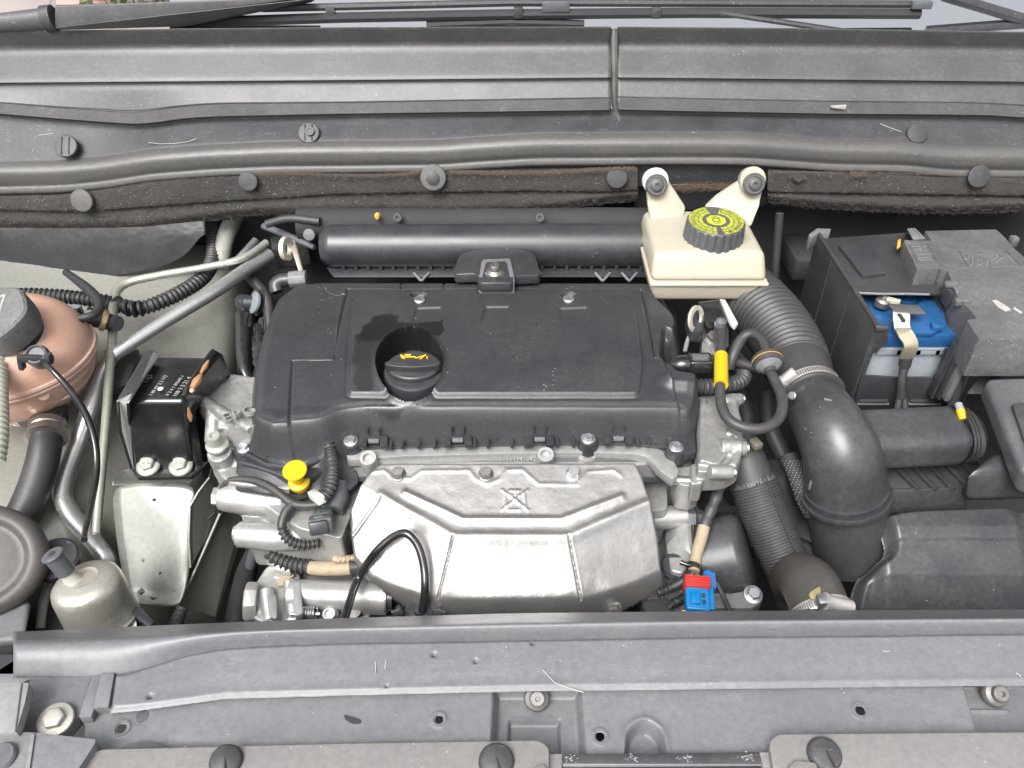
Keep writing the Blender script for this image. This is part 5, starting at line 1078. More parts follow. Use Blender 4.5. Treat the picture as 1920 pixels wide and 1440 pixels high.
# cover outlet conduit and connectors
o = tube('injector_conduit', [(1302,724,-1.2,15),(1325,725,-1.4,15),(1358,722,-1.7,15),(1385,716,-2,15),(1396,702,-2.2,15),(1385,690,-2.6,14),(1360,684,-3,12)], M['rubberd'], corr=(.62,.14), seg=22); tag(o, 'ribbed black conduit leaving the right end of the cover and curling back', 'conduit')
cn = T('fuel_rail_plug', 'long black electrical plug with clear end lying above the ribbed conduit', 'electrical plug', Z(1315, 680, 0))
B().tube([Z(1258,684,-.2), Z(1275,683,0), Z(1295,682,0)], [.8,1.25,1.25], seg=24, oval=(1,.9)).out('plug_nose', M['gloss'], cn)
B().box(Z(1312,681,.3), (3.0,2.3,1.9), Matrix.Rotation(.03,3,'Z')).out('plug_body', M['gloss'], cn, bevel=.3, segs=3)
B().box(Z(1313,674,1.0), (2.2,1.1,1.2)).out('plug_latch', M['cgrey'], cn, bevel=.2)
B().box(Z(1340,682,.1), (2.0,1.9,1.6)).out('plug_tail', M['black'], cn, bevel=.3)
for k in range(2): B().box(Z(1330+k*6,671,1.7), (.25,.25,.1)).out('plug_slot', M['void'], cn)
tube('plug_lead', [(1352,682,-.2,9),(1380,680,-.6,10),(1410,688,-1,11),(1430,696,-1.2,11)], M['rubber'], cn, seg=14)
bx_ = T('coil_bracket', 'glossy black metal box with pale lifting ring behind the plug', 'metal box', Z(1345, 600, 0))
B().hull8([Z(1308,566,3.5), Z(1352,560,3.5), Z(1374,598,3.2), Z(1322,604,3.2), Z(1312,590,-3), Z(1352,590,-3), Z(1372,650,-3), Z(1326,650,-3)]).out('box', M['gloss'], bx_, bevel=.25)
B().prism([Z(x,y,3.8) for x, y in ((1350,560),(1360,562),(1384,606),(1378,612),(1370,604))], V(0,0,-.006)).out('label', M['white'], bx_, bevel=.04)
B().prism([Z(x,y,2.6) for x, y in rnd([(1300,570,8),(1322,600,4),(1318,622,8),(1296,618,8),(1286,592,8)], 6)], V(0,.003,-.02)).out('bracket_arm', M['black'], bx_, bevel=.2)
ring(bx_, Z(1305,598,3.4), V(.75,-.62,.3), 1.75, 1.15, .16, eye, 36, sq=1.0)
tube('bracket_wire', [(1300,618,1.5,5),(1290,636,.5,5),(1284,660,-.5,5)], M['grey'], bx_, seg=8)
B().prism([Z(x,y,0) for x, y in rnd([(1318,612,3),(1345,605,3),(1362,640,3),(1350,668,3),(1316,655,3)], 4)], V(0,0,-.03)).out('injector_block', M['alu'], bx_, bevel=.3)
B().lathe([(1.3,0),(1.35,.5),(.9,.8),(.9,1.3),(.01,1.3)], Z(1336,640,-.2), (0,-.3,1), 6).out('union_nut', M['boltd'], bx_)
text3('E', 1.0, Z(1336,662,.15), V(1,.1,0), V(0,1,.2), M['print'], bx_, .02)
# fuel loop with yellow tag and valve
fl_ = T('fuel_hose', 'looping black hose with yellow tag and round inline valve', 'hose', Z(1410, 760, 0))
tube('loop', [(1352,612,2.0,11),(1352,640,1.6,11),(1352,670,1.4,11),(1351,700,1.2,11),(1350,735,.8,11),(1354,765,.4,11.5),(1370,790,0,12),(1400,803,-.2,12),(1432,803,-.2,12),(1456,790,0,12),(1467,765,.4,12),(1463,735,.8,11.5),(1450,708,1.2,11),(1443,695,1.3,10)], M['rubberd'], fl_, seg=22, step=.4)
B().tube([Z(1352,667,1.4), Z(1352,722,1.0)], .86, seg=24).out('yellow_tag', M['yellow'], fl_)
B().tube([Z(1352,668,1.4), Z(1352,720,1.05)], .80, seg=24).out('tag_core', M['rubber'], fl_)
for k in range(5): B().lathe([(.8,-.1),(.95,-.05),(.95,.05),(.8,.1)], Z(1352,612+k*8,1.95-k*.04), (0,-.3,1), 22).out('hose_ridge', M['rubber'], fl_)
B().lathe([(.8,0),(.85,.8),(.5,1.1),(.01,1.2)], Z(1350,612,2.2), (0,.1,1), 20).out('fitting', M['cgrey'], fl_)
B().tube([Z(1343,606,2.6), Z(1355,606,2.9)], .6, seg=16).out('fitting_arm', M['grey'], fl_)
vax = (Z(1446,700,1.3)-Z(1432,655,2.2)).normalized(); vc = Z(1439,678,1.8)
B().lathe([(.5,-1.5),(.65,-.9),(1.7,-.65),(1.9,-.5),(1.9,-.15),(1.8,-.1),(1.8,.1),(1.9,.15),(1.85,.5),(1.0,1.0),(.7,1.2),(.65,1.8),(.01,1.8)], vc, vax, 40).out('valve', M['cowl2'], fl_, sharp=30)
B().lathe([(1.8,-.06),(1.92,-.06),(1.92,.0),(1.8,.0)], vc, vax, 40).out('valve_seam', M['amber'], fl_)
B().lathe([(1.7,.2),(1.8,.4),(1.0,1.05),(.8,1.15)], vc+vax*.0008, vax, 40).out('valve_cone', M['grey'], fl_)
tube('upper_loop', [(1436,660,2.2,10),(1430,640,2.6,10),(1415,626,2.6,11),(1398,628,2.2,11),(1384,645,1.4,12),(1374,668,.4,12),(1366,690,-1,12)], M['rubberd'], fl_, seg=18)
o = tube('vapour_hose', [(1424,690,-1.5,16),(1402,688,-2.2,13),(1375,660,-3,12),(1355,640,-4,12)], M['rubber'], seg=16); tag(o, 'black hose stub joining behind the round inline valve', 'hose')
# ---------------------------------------------------------------- air intake trunk
ai = T('air_intake_hose', 'large ribbed black rubber intake bellows behind the fuel hose', 'intake hose', Z(1460, 640, -3))
bel = [Z(1392,545,-3), Z(1418,570,-2.6), Z(1445,600,-2.4), Z(1468,632,-2.4), Z(1486,664,-2.4), Z(1497,692,-2.4)]
B().tube(bel, [4.5,4.5,4.45,4.35,4.15,4.0], corr=(1.0,.2), seg=48).out('bellows', M['rubberd'], ai, sharp=70)
B().tube([Z(1494,686,-2.4), Z(1502,705,-2.4), Z(1514,728,-2.4), Z(1522,742,-2.4)], [4.1,4.0,3.55,3.4], seg=48).out('cuff', M['rubberd'], ai)
B().tube([Z(1360,535,-3.5), Z(1398,552,-3.2)], 4.9, seg=32).out('upper_cuff', M['rubber'], ai)
ic = T('intake_clamp', 'worm drive steel clamp round the neck of the intake bellows', 'hose clamp', Z(1525, 740, -2))
cax = (Z(1540,775,-2.4)-Z(1505,712,-2.4)).normalized(); cc4 = Z(1519,738,-2.4)
B().lathe([(3.4,-.7),(3.85,-.7),(3.9,-.6),(3.9,.55),(3.85,.65),(3.4,.65)], cc4, cax, 64).out('band', M['steel'], ic, sharp=30)
B().lathe([(3.5,.5),(3.95,.6),(4.05,.9),(3.9,1.2),(3.5,1.3)], cc4, cax, 56).out('rubber_lip', M['rubberd'], ic)
Fc = axis_frame(cax)
upd = V(0,-.35,1); u0 = (upd-cax*upd.dot(cax)).normalized(); s0 = cax.cross(u0)
tooth = None
for k in range(22):
    a = -.62+k*.075; d = u0*math.cos(a)+s0*math.sin(a); c = cc4+d*.0392
    Rt = Matrix((cax, d.cross(cax), d)).transposed()
    o = B().box(c, (.75,.14,.08), Rt).out('band_groove', M['boltd'], ic)
d = (u0*math.cos(-.85)+s0*math.sin(-.85)); d2 = (u0*math.cos(.85)+s0*math.sin(.85)); dL = d if d.x < d2.x else d2
hc = cc4+dL*.044; tang = cax.cross(dL)
B().lathe([(.62,-1.0),(.66,-.8),(.66,.7),(.75,.75),(.75,1.1),(.01,1.1)], hc, tang, 14).out('screw_housing', M['steel'], ic)
B().lathe([(.5,0),(.55,.3),(.4,.4),(.01,.4)], Z(1486,742,.6), (-.6,-.5,.5), 8).out('screw_head', M['boltd'], ic)
ae = T('intake_elbow', 'big glossy black plastic intake elbow curving down to the filter box', 'intake elbow', Z(1570, 850, -8))
B().tube([Z(1524,750,-2.6), Z(1540,775,-2.4), Z(1560,810,-2.8), Z(1577,850,-4.4), Z(1584,890,-7), Z(1586,925,-9.6)], [3.6,3.85,4.15,4.45,4.6,4.7], seg=56, step=.35).out('elbow_shell', surf('shiny_intake_plastic', (.034,.035,.038), .3, dust=.2, specks=.5, bump=.12), ae, sharp=60)
fx_ = (Z(1586,925,-9.6)-Z(1584,892,-7)).normalized()
B().lathe([(4.5,-.7),(4.8,-.6),(4.85,.3),(5.15,.35),(5.2,.7),(4.8,.8)], Z(1586,922,-9.2), fx_, 64).out('collar', M['black'], ae, sharp=30)
B().tube([Z(1588,930,-10.4), Z(1592,980,-14), Z(1600,1050,-19)], [4.7,4.7,4.6], seg=40).out('lower_neck', M['dark'], ae)
B().box(Z(1618,915,-7.8), (1.6,.5,1.2), Matrix.Rotation(.5,3,'Z')).out('collar_latch', M['black'], ae, bevel=.1)
B().box(Z(1519,908,-7.4), (.25,.5,1.4)).out('collar_rib', M['grey'], ae, bevel=.05)
B().rawtube([Z(1545,748,1.5), Z(1560,752,1.3), Z(1558,758,1.2)], .15, 6).out('moulding_mark', M['grey'], ae)
bd = tube('braided_sleeve', [(1478,855,-9,17),(1492,890,-10,17),(1508,935,-12,17),(1522,968,-13.5,15)], M['braid'], seg=14, corr=(.42,.08)); tag(bd, 'black woven mesh sleeve tucked behind the intake elbow', 'braided sleeve')
bmk = B(); cr3 = [(1478,855,-9),(1492,890,-10),(1508,935,-12),(1522,968,-13.5)]
Ps, _ = smooth_path(PX(cr3), 1, .3)
for i in range(2, len(Ps)-2):
    for k in range(-3, 4):
        a = k*.36+(.18 if i % 2 else 0); d = V(math.sin(a), -math.cos(a)*.75, math.cos(a)*.66); c = Ps[i]+d*.0132; bmk.lathe([(.07,-.03),(.05,.03),(.01,.03)], c, d, 4)
o = bmk.out('weave_spots', M['batt'], bd); o['kind'] = 'stuff'; o.location = (0,0,0)
# resonator duct
du = T('air_duct', 'horizontal flattened black air duct right of the intake elbow', 'air duct', Z(1720, 820, -4))
B().hull8([Z(1590,823,-4)+V(0,-.037,.024), Z(1804,812,-4)+V(0,-.037,.024), Z(1804,812,-4)+V(0,.034,.024), Z(1590,823,-4)+V(0,.034,.024), Z(1590,823,-4)+V(0,-.037,-.026), Z(1804,812,-4)+V(0,-.037,-.026), Z(1804,812,-4)+V(0,.034,-.026), Z(1590,823,-4)+V(0,.034,-.026)]).out('duct', M['boxp'], du, bevel=1.7, segs=8)
B().tube([Z(1796,812,-4), Z(1815,811,-4), Z(1832,811,-4)], [2.75,2.75,1.8], seg=40, oval=(1.4,.98), upv=V(0,0,1)).out('duct_end', M['rubber'], du)
for k in range(3): B().rawtube([Z(1797+k*6,812,-4)+V(math.sin(t)*.0001, math.cos(t)*.0395, math.sin(t)*.0275) for t in np.linspace(0, 2*math.pi, 40)], .14, 6, caps=False).out('end_rib', M['rubber'], du)
# air filter box
fb_ = T('air_filter_box', 'large black air filter box filling the lower right corner', 'air filter box', Z(1780, 1050, -18))
B().prism([Z(x,y,-8.6) for x, y in rnd([(1640,920,4),(1640,850,4),(1860,835,4),(1900,915,4)], 3)], V(0,0,-.02)).out('ribbed_lid', M['dark'], fb_, bevel=.2)
for k in range(6):
    x0 = 1660+k*33; a = Z(x0,855,-8.3); b_ = Z(x0+62,918,-8.3)
    B().rawtube([a, b_], .33, 8, oval=(1,.8)).out('lid_rib', M['black'], fb_)
B().hull8([Z(1620,922,-8.3), Z(1806,916,-8.3), Z(1806,912,-8.3), Z(1640,916,-8.3), Z(1632,966,-12), Z(1812,955,-12), Z(1812,945,-14), Z(1640,950,-14)]).out('lid_lip', M['boxp'], fb_, bevel=.15)
h = HF((1560, 930, 2000, 1260), -12.0, slope=.25, res=.16)
base_x = lambda px, py, z=-12: zpt(px, py, z)
body = [zpt(*p) for p in ((1638,966,-11.6),(1810,957,-11.4),(2010,952,-11.4),(2040,1180,-16),(2060,1320,-24),(1560,1320,-24),(1585,1170,-19),(1592,1110,-18),(1620,1085,-16.5),(1652,1066,-15.5),(1642,1020,-14))]
def sdxy(h, P):
    d = np.full(h.X.shape, 1e9); ins = np.zeros(h.X.shape, bool)
    for i in range(len(P)):
        a, b = P[i], P[(i+1)%len(P)]; d = np.minimum(d, seg_dist(h.X, h.Y, a, b)); c = ((a[1] > h.Y) != (b[1] > h.Y)); xx = (b[0]-a[0])*(h.Y-a[1])/((b[1]-a[1]) or 1e-9)+a[0]; ins ^= c & (h.X < xx)
    return np.where(ins, -d, d)
for _ in range(2): body = [q for i in range(len(body)) for q in ((body[i][0]*.75+body[(i+1)%len(body)][0]*.25, body[i][1]*.75+body[(i+1)%len(body)][1]*.25), (body[i][0]*.25+body[(i+1)%len(body)][0]*.75, body[i][1]*.25+body[(i+1)%len(body)][1]*.75))]
dB_ = sdxy(h, body)
yy = h.Y; y1 = zpt(1780,1040,-14.2)[1]; y2 = zpt(1780,1125,-18)[1]
h.H -= .35*np.clip(y1+1.0-yy, 0, 99)+.7*np.clip(y2-yy, 0, 99)
h.H -= 2.2*sst(1+dB_/1.4)
ml = zpt(1780,1040,-14)[1]; h.H -= .12*np.exp(-((yy-ml)/.15)**2)
xr = zpt(1885,1000,-12)[0]; h.H -= .8*sst((h.X-xr)/2.5)
lb = zpt(1600,1090,-16)[1]; xl = zpt(1655,1100,-16)[0]; h.H -= 1.6*sst((xl-h.X)/2.0)
h.H += h.noise(5, .05, 8)
h.build('box_body', M['boxp'], fb_, sd=dB_, run=0, sharp=60)
B().hull8([Z(1806,880,-3.8), Z(1990,872,-3.8), Z(1990,815,-3.8), Z(1880,838,-3.8), Z(1806,944,-9.0), Z(1990,938,-9.0), Z(1990,900,-13), Z(1806,900,-13)]).out('lid_bulge', M['boxp'], fb_, bevel=1.3, segs=6)
B().hull8([Z(1848,706,2.2), Z(2010,700,2.2), Z(2010,905,-2.0), Z(1917,884,-1.2), Z(1848,706,2.2)-V(0,0,.03), Z(2010,700,2.2)-V(0,0,.03), Z(2010,905,-2)-V(0,0,.035), Z(1917,884,-1.2)-V(-.004,0,.035)]).out('side_cover', surf('grey_side_cover', (.06,.062,.067), .38, dust=.25, specks=.2, bump=.3), fb_, bevel=.9, segs=5)
B().hull8([Z(1897,757,1.75), Z(1960,752,1.75), Z(1960,860,-.5), Z(1925,845,-.3), Z(1895,758,-1), Z(1960,752,-1), Z(1960,862,-3), Z(1925,850,-3)]).out('side_cover_pad', M['boxp'], fb_, bevel=.35, segs=3)
# ---------------------------------------------------------------- battery in its tray
bt = T('battery', 'blue topped battery with pale grey case in an open black tray', 'battery', Y(1720, 700, 9))
q = abox(1655, 1822, 628, 1.8, 20, 2.0); xl_ = Z(1645,612,4).x+.006
for i in (0,3,4,7): q[i].x = xl_
B().hull8(q).out('lid', M['blue'], bt, bevel=.2)
q2_ = [v.copy() for v in q]; c0_, c1_ = q[4], q[5]
B().hull8([q[4]+V(.002,.003,0), q[5]+V(-.002,.003,0), q[6], q[7], q[4]+V(.002,.003,-.15), q[5]+V(-.002,.003,-.15), q[6]-V(0,0,.15), q[7]-V(0,0,.15)]).out('case', M['batt'], bt, bevel=.15)
for k in range(4):
    p = q[4].lerp(q[5], .22+.2*k)+V(0,0,-.006); B().box(p+V(0,.001,0), (3.2,.5,1.0)).out('case_rib', M['batt'], bt, bevel=.08)
B().box(q[4].lerp(q[5], .5)+V(0,.0,-.002), ((q[5].x-q[4].x)*100-.4,.4,.35)).out('case_flange', M['batt'], bt, bevel=.08)
B().prism([Z(x,y,2.3) for x, y in rnd([(1690,600),(1730,560),(1765,562),(1775,610),(1752,624),(1690,624)], 3)], V(0,0,-.005)).out('raised_lid', M['blue'], bt, bevel=.15)
B().box(Z(1757,612,2.6), (1.4,1.2,.6), Matrix.Rotation(-.15,3,'Z')).out('lid_tab', M['blue'], bt, bevel=.1)
B().lathe([(1.3,0),(1.3,.25),(1.0,.3),(.9,.1),(.01,.1)], Z(1697,560,1.9), (0,0,1), 24).out('vent_plug', M['blue'], bt)
trp = T('battery_tray', 'black plastic battery tray with high left wall and cut away front', 'battery tray', Y(1620, 760, 8))
pf = Z(1645, 612, 4); yb = pf.y*100
fw_ = [(1641,612),(1668,617),(1664,645),(1637,664),(1622,704),(1684,708),(1748,708),(1758,698),(1772,655),(1800,650),(1830,660),(1775,800),(1590,800),(1606,740)]
B().prism([Y(x,y,yb) for x, y in fw_], V(0,.003,0)).out('front_wall', M['black'], trp, bevel=.08)
a = Y(1641,612,yb); L_ = .245
B().hull8([a, a+V(.003,0,0), a+V(.003,L_,0), a+V(0,L_,0), a+V(0,0,-.22), a+V(.003,0,-.22), a+V(.003,L_,-.22), a+V(0,L_,-.22)]).out('left_wall', M['dark'], trp, bevel=.08)
B().hull8([a+V(-.001,-.004,.003), a+V(.017,-.004,.001), a+V(.017,.004,.001), a+V(-.001,.004,.003), a+V(0,-.004,-.006), a+V(.014,-.004,-.006), a+V(.014,.004,-.006), a+V(0,.004,-.006)]).out('corner_post', M['cowl2'], trp, bevel=.25, segs=3)
B().rawtube([a+V(.002,0,.002), a+V(.002,L_,.002)], .3, 8).out('wall_rim', M['rubberd'], trp)
for k in (.09, .17): B().rawtube([a+V(-.001,k,-.002), a+V(-.001,k,-.21)], .12, 6).out('wall_rib', M['rubberd'], trp)
for px in (1637, 1733):
    B().box(Y(px,753,yb-.1), (4.0,.5,.75)).out('slot', M['void'], trp, bevel=.3); B().box(Y(px,757,yb-.2), (4.3,.4,.3)).out('slot_lip', M['grey'], trp, bevel=.1)
B().prism([Z(x,y,4.1) for x, y in rnd([(1545,447),(1700,436),(1745,500),(1766,550),(1606,549)], 3)], V(0,0,-.004)).out('top_plate', M['dark'], trp, bevel=.1)
B().prism([Z(x,y,4.6) for x, y in rnd([(1572,458),(1636,458),(1662,512),(1618,517)], 3)], V(0,0,-.005)).out('raised_pad', M['black'], trp, bevel=.1)
B().prism([Z(x,y,4.5) for x, y in rnd([(1516,440),(1532,428),(1558,429),(1556,436),(1536,436),(1520,446)], 1)], V(0,0,-.02)).out('hook', M['grey'], trp, bevel=.05)
B().prism([Z(x,y,2.6) for x, y in rnd([(1744,551),(1758,552),(1822,622),(1812,630),(1804,622)], 2)], V(0,0,-.03)).out('right_rim', M['black'], trp, bevel=.15)
B().rawtube([Z(1604,549,4.3), Z(1650,551,4.3), Z(1700,551,4.3), Z(1742,552,4.3)], .16, 6).out('plate_edge_burr', M['grey2'], trp)
ter = T('battery_terminal', 'metal battery clamp strap with black cable dropping over the battery front', 'battery terminal', Z(1690, 620, 3))
B().prism([Z(x,y,4.2) for x, y in ((1664,569),(1722,572),(1737,588),(1678,585))], V(0,0,-.0025)).out('flag_plate', M['boltd'], ter, bevel=.05)
B().lathe([(1.0,0),(1.05,.8),(.8,1.1),(.4,1.1),(.3,1.5),(.01,1.5)], Z(1652,573,2.4), (.1,0,1), 16).out('post_clamp', M['boltd'], ter)
B().box(Z(1674,566,3.3), (1.8,.7,1.0), Matrix.Rotation(-.5,3,'Z')).out('clamp_bolt', surf('corroded_clamp', (.45,.43,.33), .6, metal=.4, dust=.5), ter, bevel=.15)
strap = surf('tinned_strap', (.48,.43,.32), .33, metal=.8, dust=.3, bump=.2)
def ribbon(pts, wd, th, nm, mat, par):
    P, _ = smooth_path(PX([p[:3] for p in pts]), 1, .3); ws_ = np.interp(np.linspace(0,1,len(P)), np.linspace(0,1,len(wd)), wd)
    bm = bmesh.new(); rg = []
    for i, p in enumerate(P):
        t = (P[min(i+1,len(P)-1)]-P[max(0,i-1)]).normalized(); x = V(1,0,0); x = (x-t*x.dot(t)).normalized(); n = x.cross(t).normalized(); w_ = ws_[i]/200; h_ = th/200
        rg.append([bm.verts.new(p+x*a*w_+n*b*h_) for a, b in ((-1,-1),(1,-1),(1,1),(-1,1))])
    for A_, C_ in zip(rg, rg[1:]):
        for k in range(4): bm.faces.new((A_[k], A_[(k+1)%4], C_[(k+1)%4], C_[k]))
    bm.faces.new(rg[0][::-1]); bm.faces.new(rg[-1]); return bm_obj(nm, bm, mat, par)
ribbon([(1690,587,4.0),(1690,605,3.9),(1692,618,3.2)], [2.0,2.0,1.9], .25, 'strap_top', M['white'], ter)
ribbon([(1692,610,3.4),(1694,622,3.2),(1703,634,2.6),(1708,648,1.8),(1702,664,.6),(1700,671,0)], [1.9,1.9,1.75,1.75,1.7,1.6], .3, 'strap', strap, ter)
B().box(Z(1690,596,4.2), (.4,1.6,.3)).out('strap_slot', M['void'], ter)
tube('cable_boot', [(1700,668,0,13),(1696,684,-1.4,13)], M['void'], ter, seg=18)
tube('cable', [(1697,682,-1.4,11),(1693,700,-2.6,9),(1690,725,-4.4,9),(1690,745,-6,10)], M['rubberd'], ter, seg=18)
tube('cable_branch', [(1688,738,-5.6,7.5),(1684,760,-7,7.5),(1678,790,-9,7.5)], M['rubberd'], ter, seg=14)
tube('cable_branch', [(1693,738,-5.8,7),(1697,765,-7.4,7),(1700,790,-9,7)], M['rubberd'], ter, seg=14)
# ---------------------------------------------------------------- fuse box
fu = T('fuse_box', 'dusty grey fuse box cover with embossed panels at the right edge', 'fuse box', Z(1850, 640, 0))
mz = 6.0
pts = [(1734,433,2),(1868,430,4),(1885,446,2),(1902,466,3),(1925,486),(2060,486),(2060,636),(1836,636,3),(1813,600,2),(1832,597,2),(1818,580,2),(1796,558,2),(1777,508,3),(1762,503,2),(1750,455,2)]
B().prism([Z(x,y,mz) for x, y in rnd(pts, 2)], V(0,0,-.055)).out('main_cover', M['fuse'], fu, bevel=.28, segs=3)
B().prism([Z(x,y,mz+.5) for x, y in rnd([(1694,450,3),(1750,451,2),(1763,503,2),(1720,505,3)], 3)], V(0,0,-.040)).out('relay_cover', M['fuse'], fu, bevel=.3, segs=3)
# embossed frames
def frame(pts, z, r_=.09, nm='embossed_frame'):
    W = [Z(x,y,z) for x, y in pts]; B().rawtube(W+[W[0]], r_, 6).out(nm, M['fuse'], fu)
frame([(1799,471),(1886,470),(1916,500),(1816,502)], mz+.02); frame([(1704,457),(1739,456),(1757,491),(1722,493)], mz+.52)
def strokes(pl, z, r_=.08, nm='embossed_mark'):
    for l in pl: B().rawtube([Z(x,y,z) for x, y in l], r_, 5).out(nm, M['grey2'], fu)
strokes([[(1806,478),(1812,476),(1814,484),(1818,476),(1820,478)], [(1808,486),(1816,486)], [(1822,476),(1824,494),(1818,500)], [(1834,478),(1842,476),(1840,484),(1846,480)], [(1832,488),(1838,486),(1842,494),(1836,498),(1830,499)], [(1846,490),(1852,488),(1850,498)], [(1860,490),(1872,476),(1878,484)], [(1866,494),(1878,482)], [(1890,480),(1902,492)]], mz+.03)
for i in range(3):
    for j in range(2): strokes([[(1710+i*10+j*3,462+j*7),(1715+i*10+j*3,462+j*7)]], mz+.53)
strokes([[(1719,478),(1748,476)], [(1722,484),(1744,483)], [(1725,488),(1750,487)]], mz+.53, .05)
B().prism([Z(x,y,mz+.05) for x, y in ((1860,563),(1868,562),(1882,570),(1896,580),(1886,584),(1872,576))], V(0,0,-.001)).out('white_smear', M['print'], fu)
B().prism([Z(x,y,mz+.05) for x, y in ((1902,575),(1918,586),(1914,588),(1900,579))], V(0,0,-.001)).out('white_smear', M['print'], fu)
B().box(Z(1866,660,3.2), (2.2,.8,4.5), Matrix.Rotation(0,3,'Z')).out('front_latch', M['fuse'], fu, bevel=.25, segs=3)
for k in range(3): B().rawtube([Z(1893+k*5,640,4.3), Z(1893+k*5-8,690,.5)], .08, 5).out('front_groove', M['grey2'], fu)
for a, b_, c_ in ((1820,1816,0),(1806,1798,-.6),(1792,1781,-1.2)):
    p = Z(a,652+c_*2,3.4+c_); B().hull8([p, p+V(.007,0,0), p+V(.007,.012,0), p+V(0,.012,0), p+V(-.004,0,-.085), p+V(.003,0,-.085), p+V(.003,.012,-.085), p+V(-.004,.012,-.085)]).out('side_slat', M['black'] if c_ else M['grey'], fu, bevel=.12)
lt = Z(1790,548,5.4)
tube('wire_latch', [(1782,536,5.6,3),(1790,540,6,3),(1795,552,5.8,3),(1793,568,5.2,3)], M['bolt'], fu, seg=8)
B().box(Z(1783,533,6.1), (1.6,.8,.7)).out('latch_block', M['fuse'], fu, bevel=.15); B().box(Z(1804,566,6.0), (1.9,.8,.9)).out('latch_block', M['fuse'], fu, bevel=.15); B().box(Z(1779,556,4.6), (1.2,2.2,2.2)).out('latch_base', M['black'], fu, bevel=.2)
B().box(Z(1900,452,6.0), (1.0,1.2,1.4)).out('rear_clip', M['fuse'], fu, bevel=.2)
B().hull8([Z(1700,428,7), Z(1716,427,7), Z(1738,449,6.2), Z(1712,450,6.2), Z(1698,440,2), Z(1716,438,2), Z(1738,458,2), Z(1712,460,2)]).out('rear_lug', M['fuse'], fu, bevel=.15)
am = B().hull8([Z(1683,450,6), Z(1689,447,6), Z(1689,462,6), Z(1681,468,6), Z(1683,452,5), Z(1689,449,5), Z(1689,464,5), Z(1681,470,5)]).out('fuse_box_tag', M['amber'], bevel=.12); tag(am, 'small orange amber clip on the left rear corner of the fuse box', 'clip')
o = tube('cable_bundle', [(1802,690,-1,12),(1795,720,-3,12),(1786,760,-6,12),(1780,800,-9,12)], M['rubber'], seg=16); tag(o, 'black cable bundle dropping from the fuse box front', 'cable')
yt = T('taped_plug', 'clear plug with yellow tape beside the air duct end', 'taped plug', Z(1803, 775, -4))
tube('clear_end', [(1797,758,-1,8),(1801,770,-1.2,8)], M['batt'], yt, seg=12); tube('yellow_tape', [(1800,768,-1.2,9),(1806,787,-1.8,9)], M['yellow'], yt, seg=14)
o = B().hull8([Z(1860,668,-1), Z(1882,668,-1), Z(1870,740,-3), Z(1812,738,-3), Z(1860,690,-6), Z(1882,690,-6), Z(1870,760,-8), Z(1812,758,-8)]).out('loom_guide', M['black'], bevel=.2); tag(o, 'angled black plastic guide under the fuse box front', 'cable guide')
# ---------------------------------------------------------------- lower right hoses and motor
sh_ = T('radiator_top_hose', 'thick black hose in a finely ribbed protective sleeve', 'hose', Z(1460, 1000, -14))
tube('bare_hose', [(1378,820,-6,38),(1395,860,-7,40),(1412,905,-9,42)], M['rubberd'], sh_, seg=32)
B().tube(PX([(1412,906,-9),(1432,960,-11.5),(1455,1015,-14),(1480,1070,-16.5),(1505,1140,-20)]), [2.85,2.8,2.75,2.7,2.7], corr=(.36,.07), seg=36).out('ribbed_sleeve', surf('ribbed_sleeve', (.03,.03,.033), .5, dust=.15, bump=.3), sh_, sharp=80)
P_, _ = smooth_path([p+V(.006,-.014,.0265) for p in PX([(1412,906,-9),(1432,960,-11.5),(1455,1015,-14),(1480,1070,-16.5)])], 1, .4)
B().rawtube(P_, .12, 6).out('sleeve_seam', M['void'], sh_)
bmf = bmesh.new(); rr = random.Random(4); c7 = PX([(1412,906,-9)])[0]; ax7 = (PX([(1432,960,-11.5)])[0]-c7).normalized(); F7 = axis_frame(ax7)
for i in range(260):
    a = rr.uniform(0, 2*math.pi); p = c7+F7@V(math.cos(a), math.sin(a), 0)*.0285; d = (-ax7+F7@V(rr.uniform(-1,1), rr.uniform(-1,1), 0)*.5)*rr.uniform(.002,.006); e = F7@V(-math.sin(a), math.cos(a), 0)*.0003
    bmf.faces.new([bmf.verts.new(x) for x in (p-e, p+e, p+d+e, p+d-e)])
o = bm_obj('frayed_edge', bmf, M['grey'], sh_, sharp=0); o['kind'] = 'stuff'
lh = T('lower_elbow_hose', 'bulging brown grey rubber elbow hose at the lower edge', 'elbow hose', Z(1530, 1110, -14))
B().tube(PX([(1486,1090,-16),(1504,1086,-13.2),(1522,1104,-11.4),(1536,1145,-11),(1541,1190,-11.3),(1543,1240,-12)]), [2.7,2.95,3.1,3.1,3.0,3.0], seg=44, step=.3).out('elbow', surf('brown_grey_rubber', (.055,.051,.047), .40, dust=.35, dcol=(.15,.13,.11), bump=.2), lh)
B().prism([Z(x,y,-7.95) for x, y in rnd([(1516,1112),(1534,1100),(1546,1100),(1556,1108),(1545,1118),(1522,1124)], 4)], V(0,0,-.004)).out('paint_mark', surf('gold_green_mark', (.30,.25,.12), .5, metal=.2, dust=.4), lh, bevel=.1)
lk = T('elbow_clamp', 'shiny worm drive clamp on the lower elbow hose', 'hose clamp', Z(1545, 1150, -12))
cax2 = V(.12,-1,-.12).normalized(); c8 = Z(1540,1155,-11.15)
B().lathe([(3.0,-.6),(3.35,-.6),(3.4,-.5),(3.4,.5),(3.35,.6),(3.0,.6)], c8, cax2, 64).out('band', M['steel'], lk)
upd = V(0,-.4,1); u0 = (upd-cax2*upd.dot(cax2)).normalized(); s0 = cax2.cross(u0)
if s0.x < 0: s0 = -s0
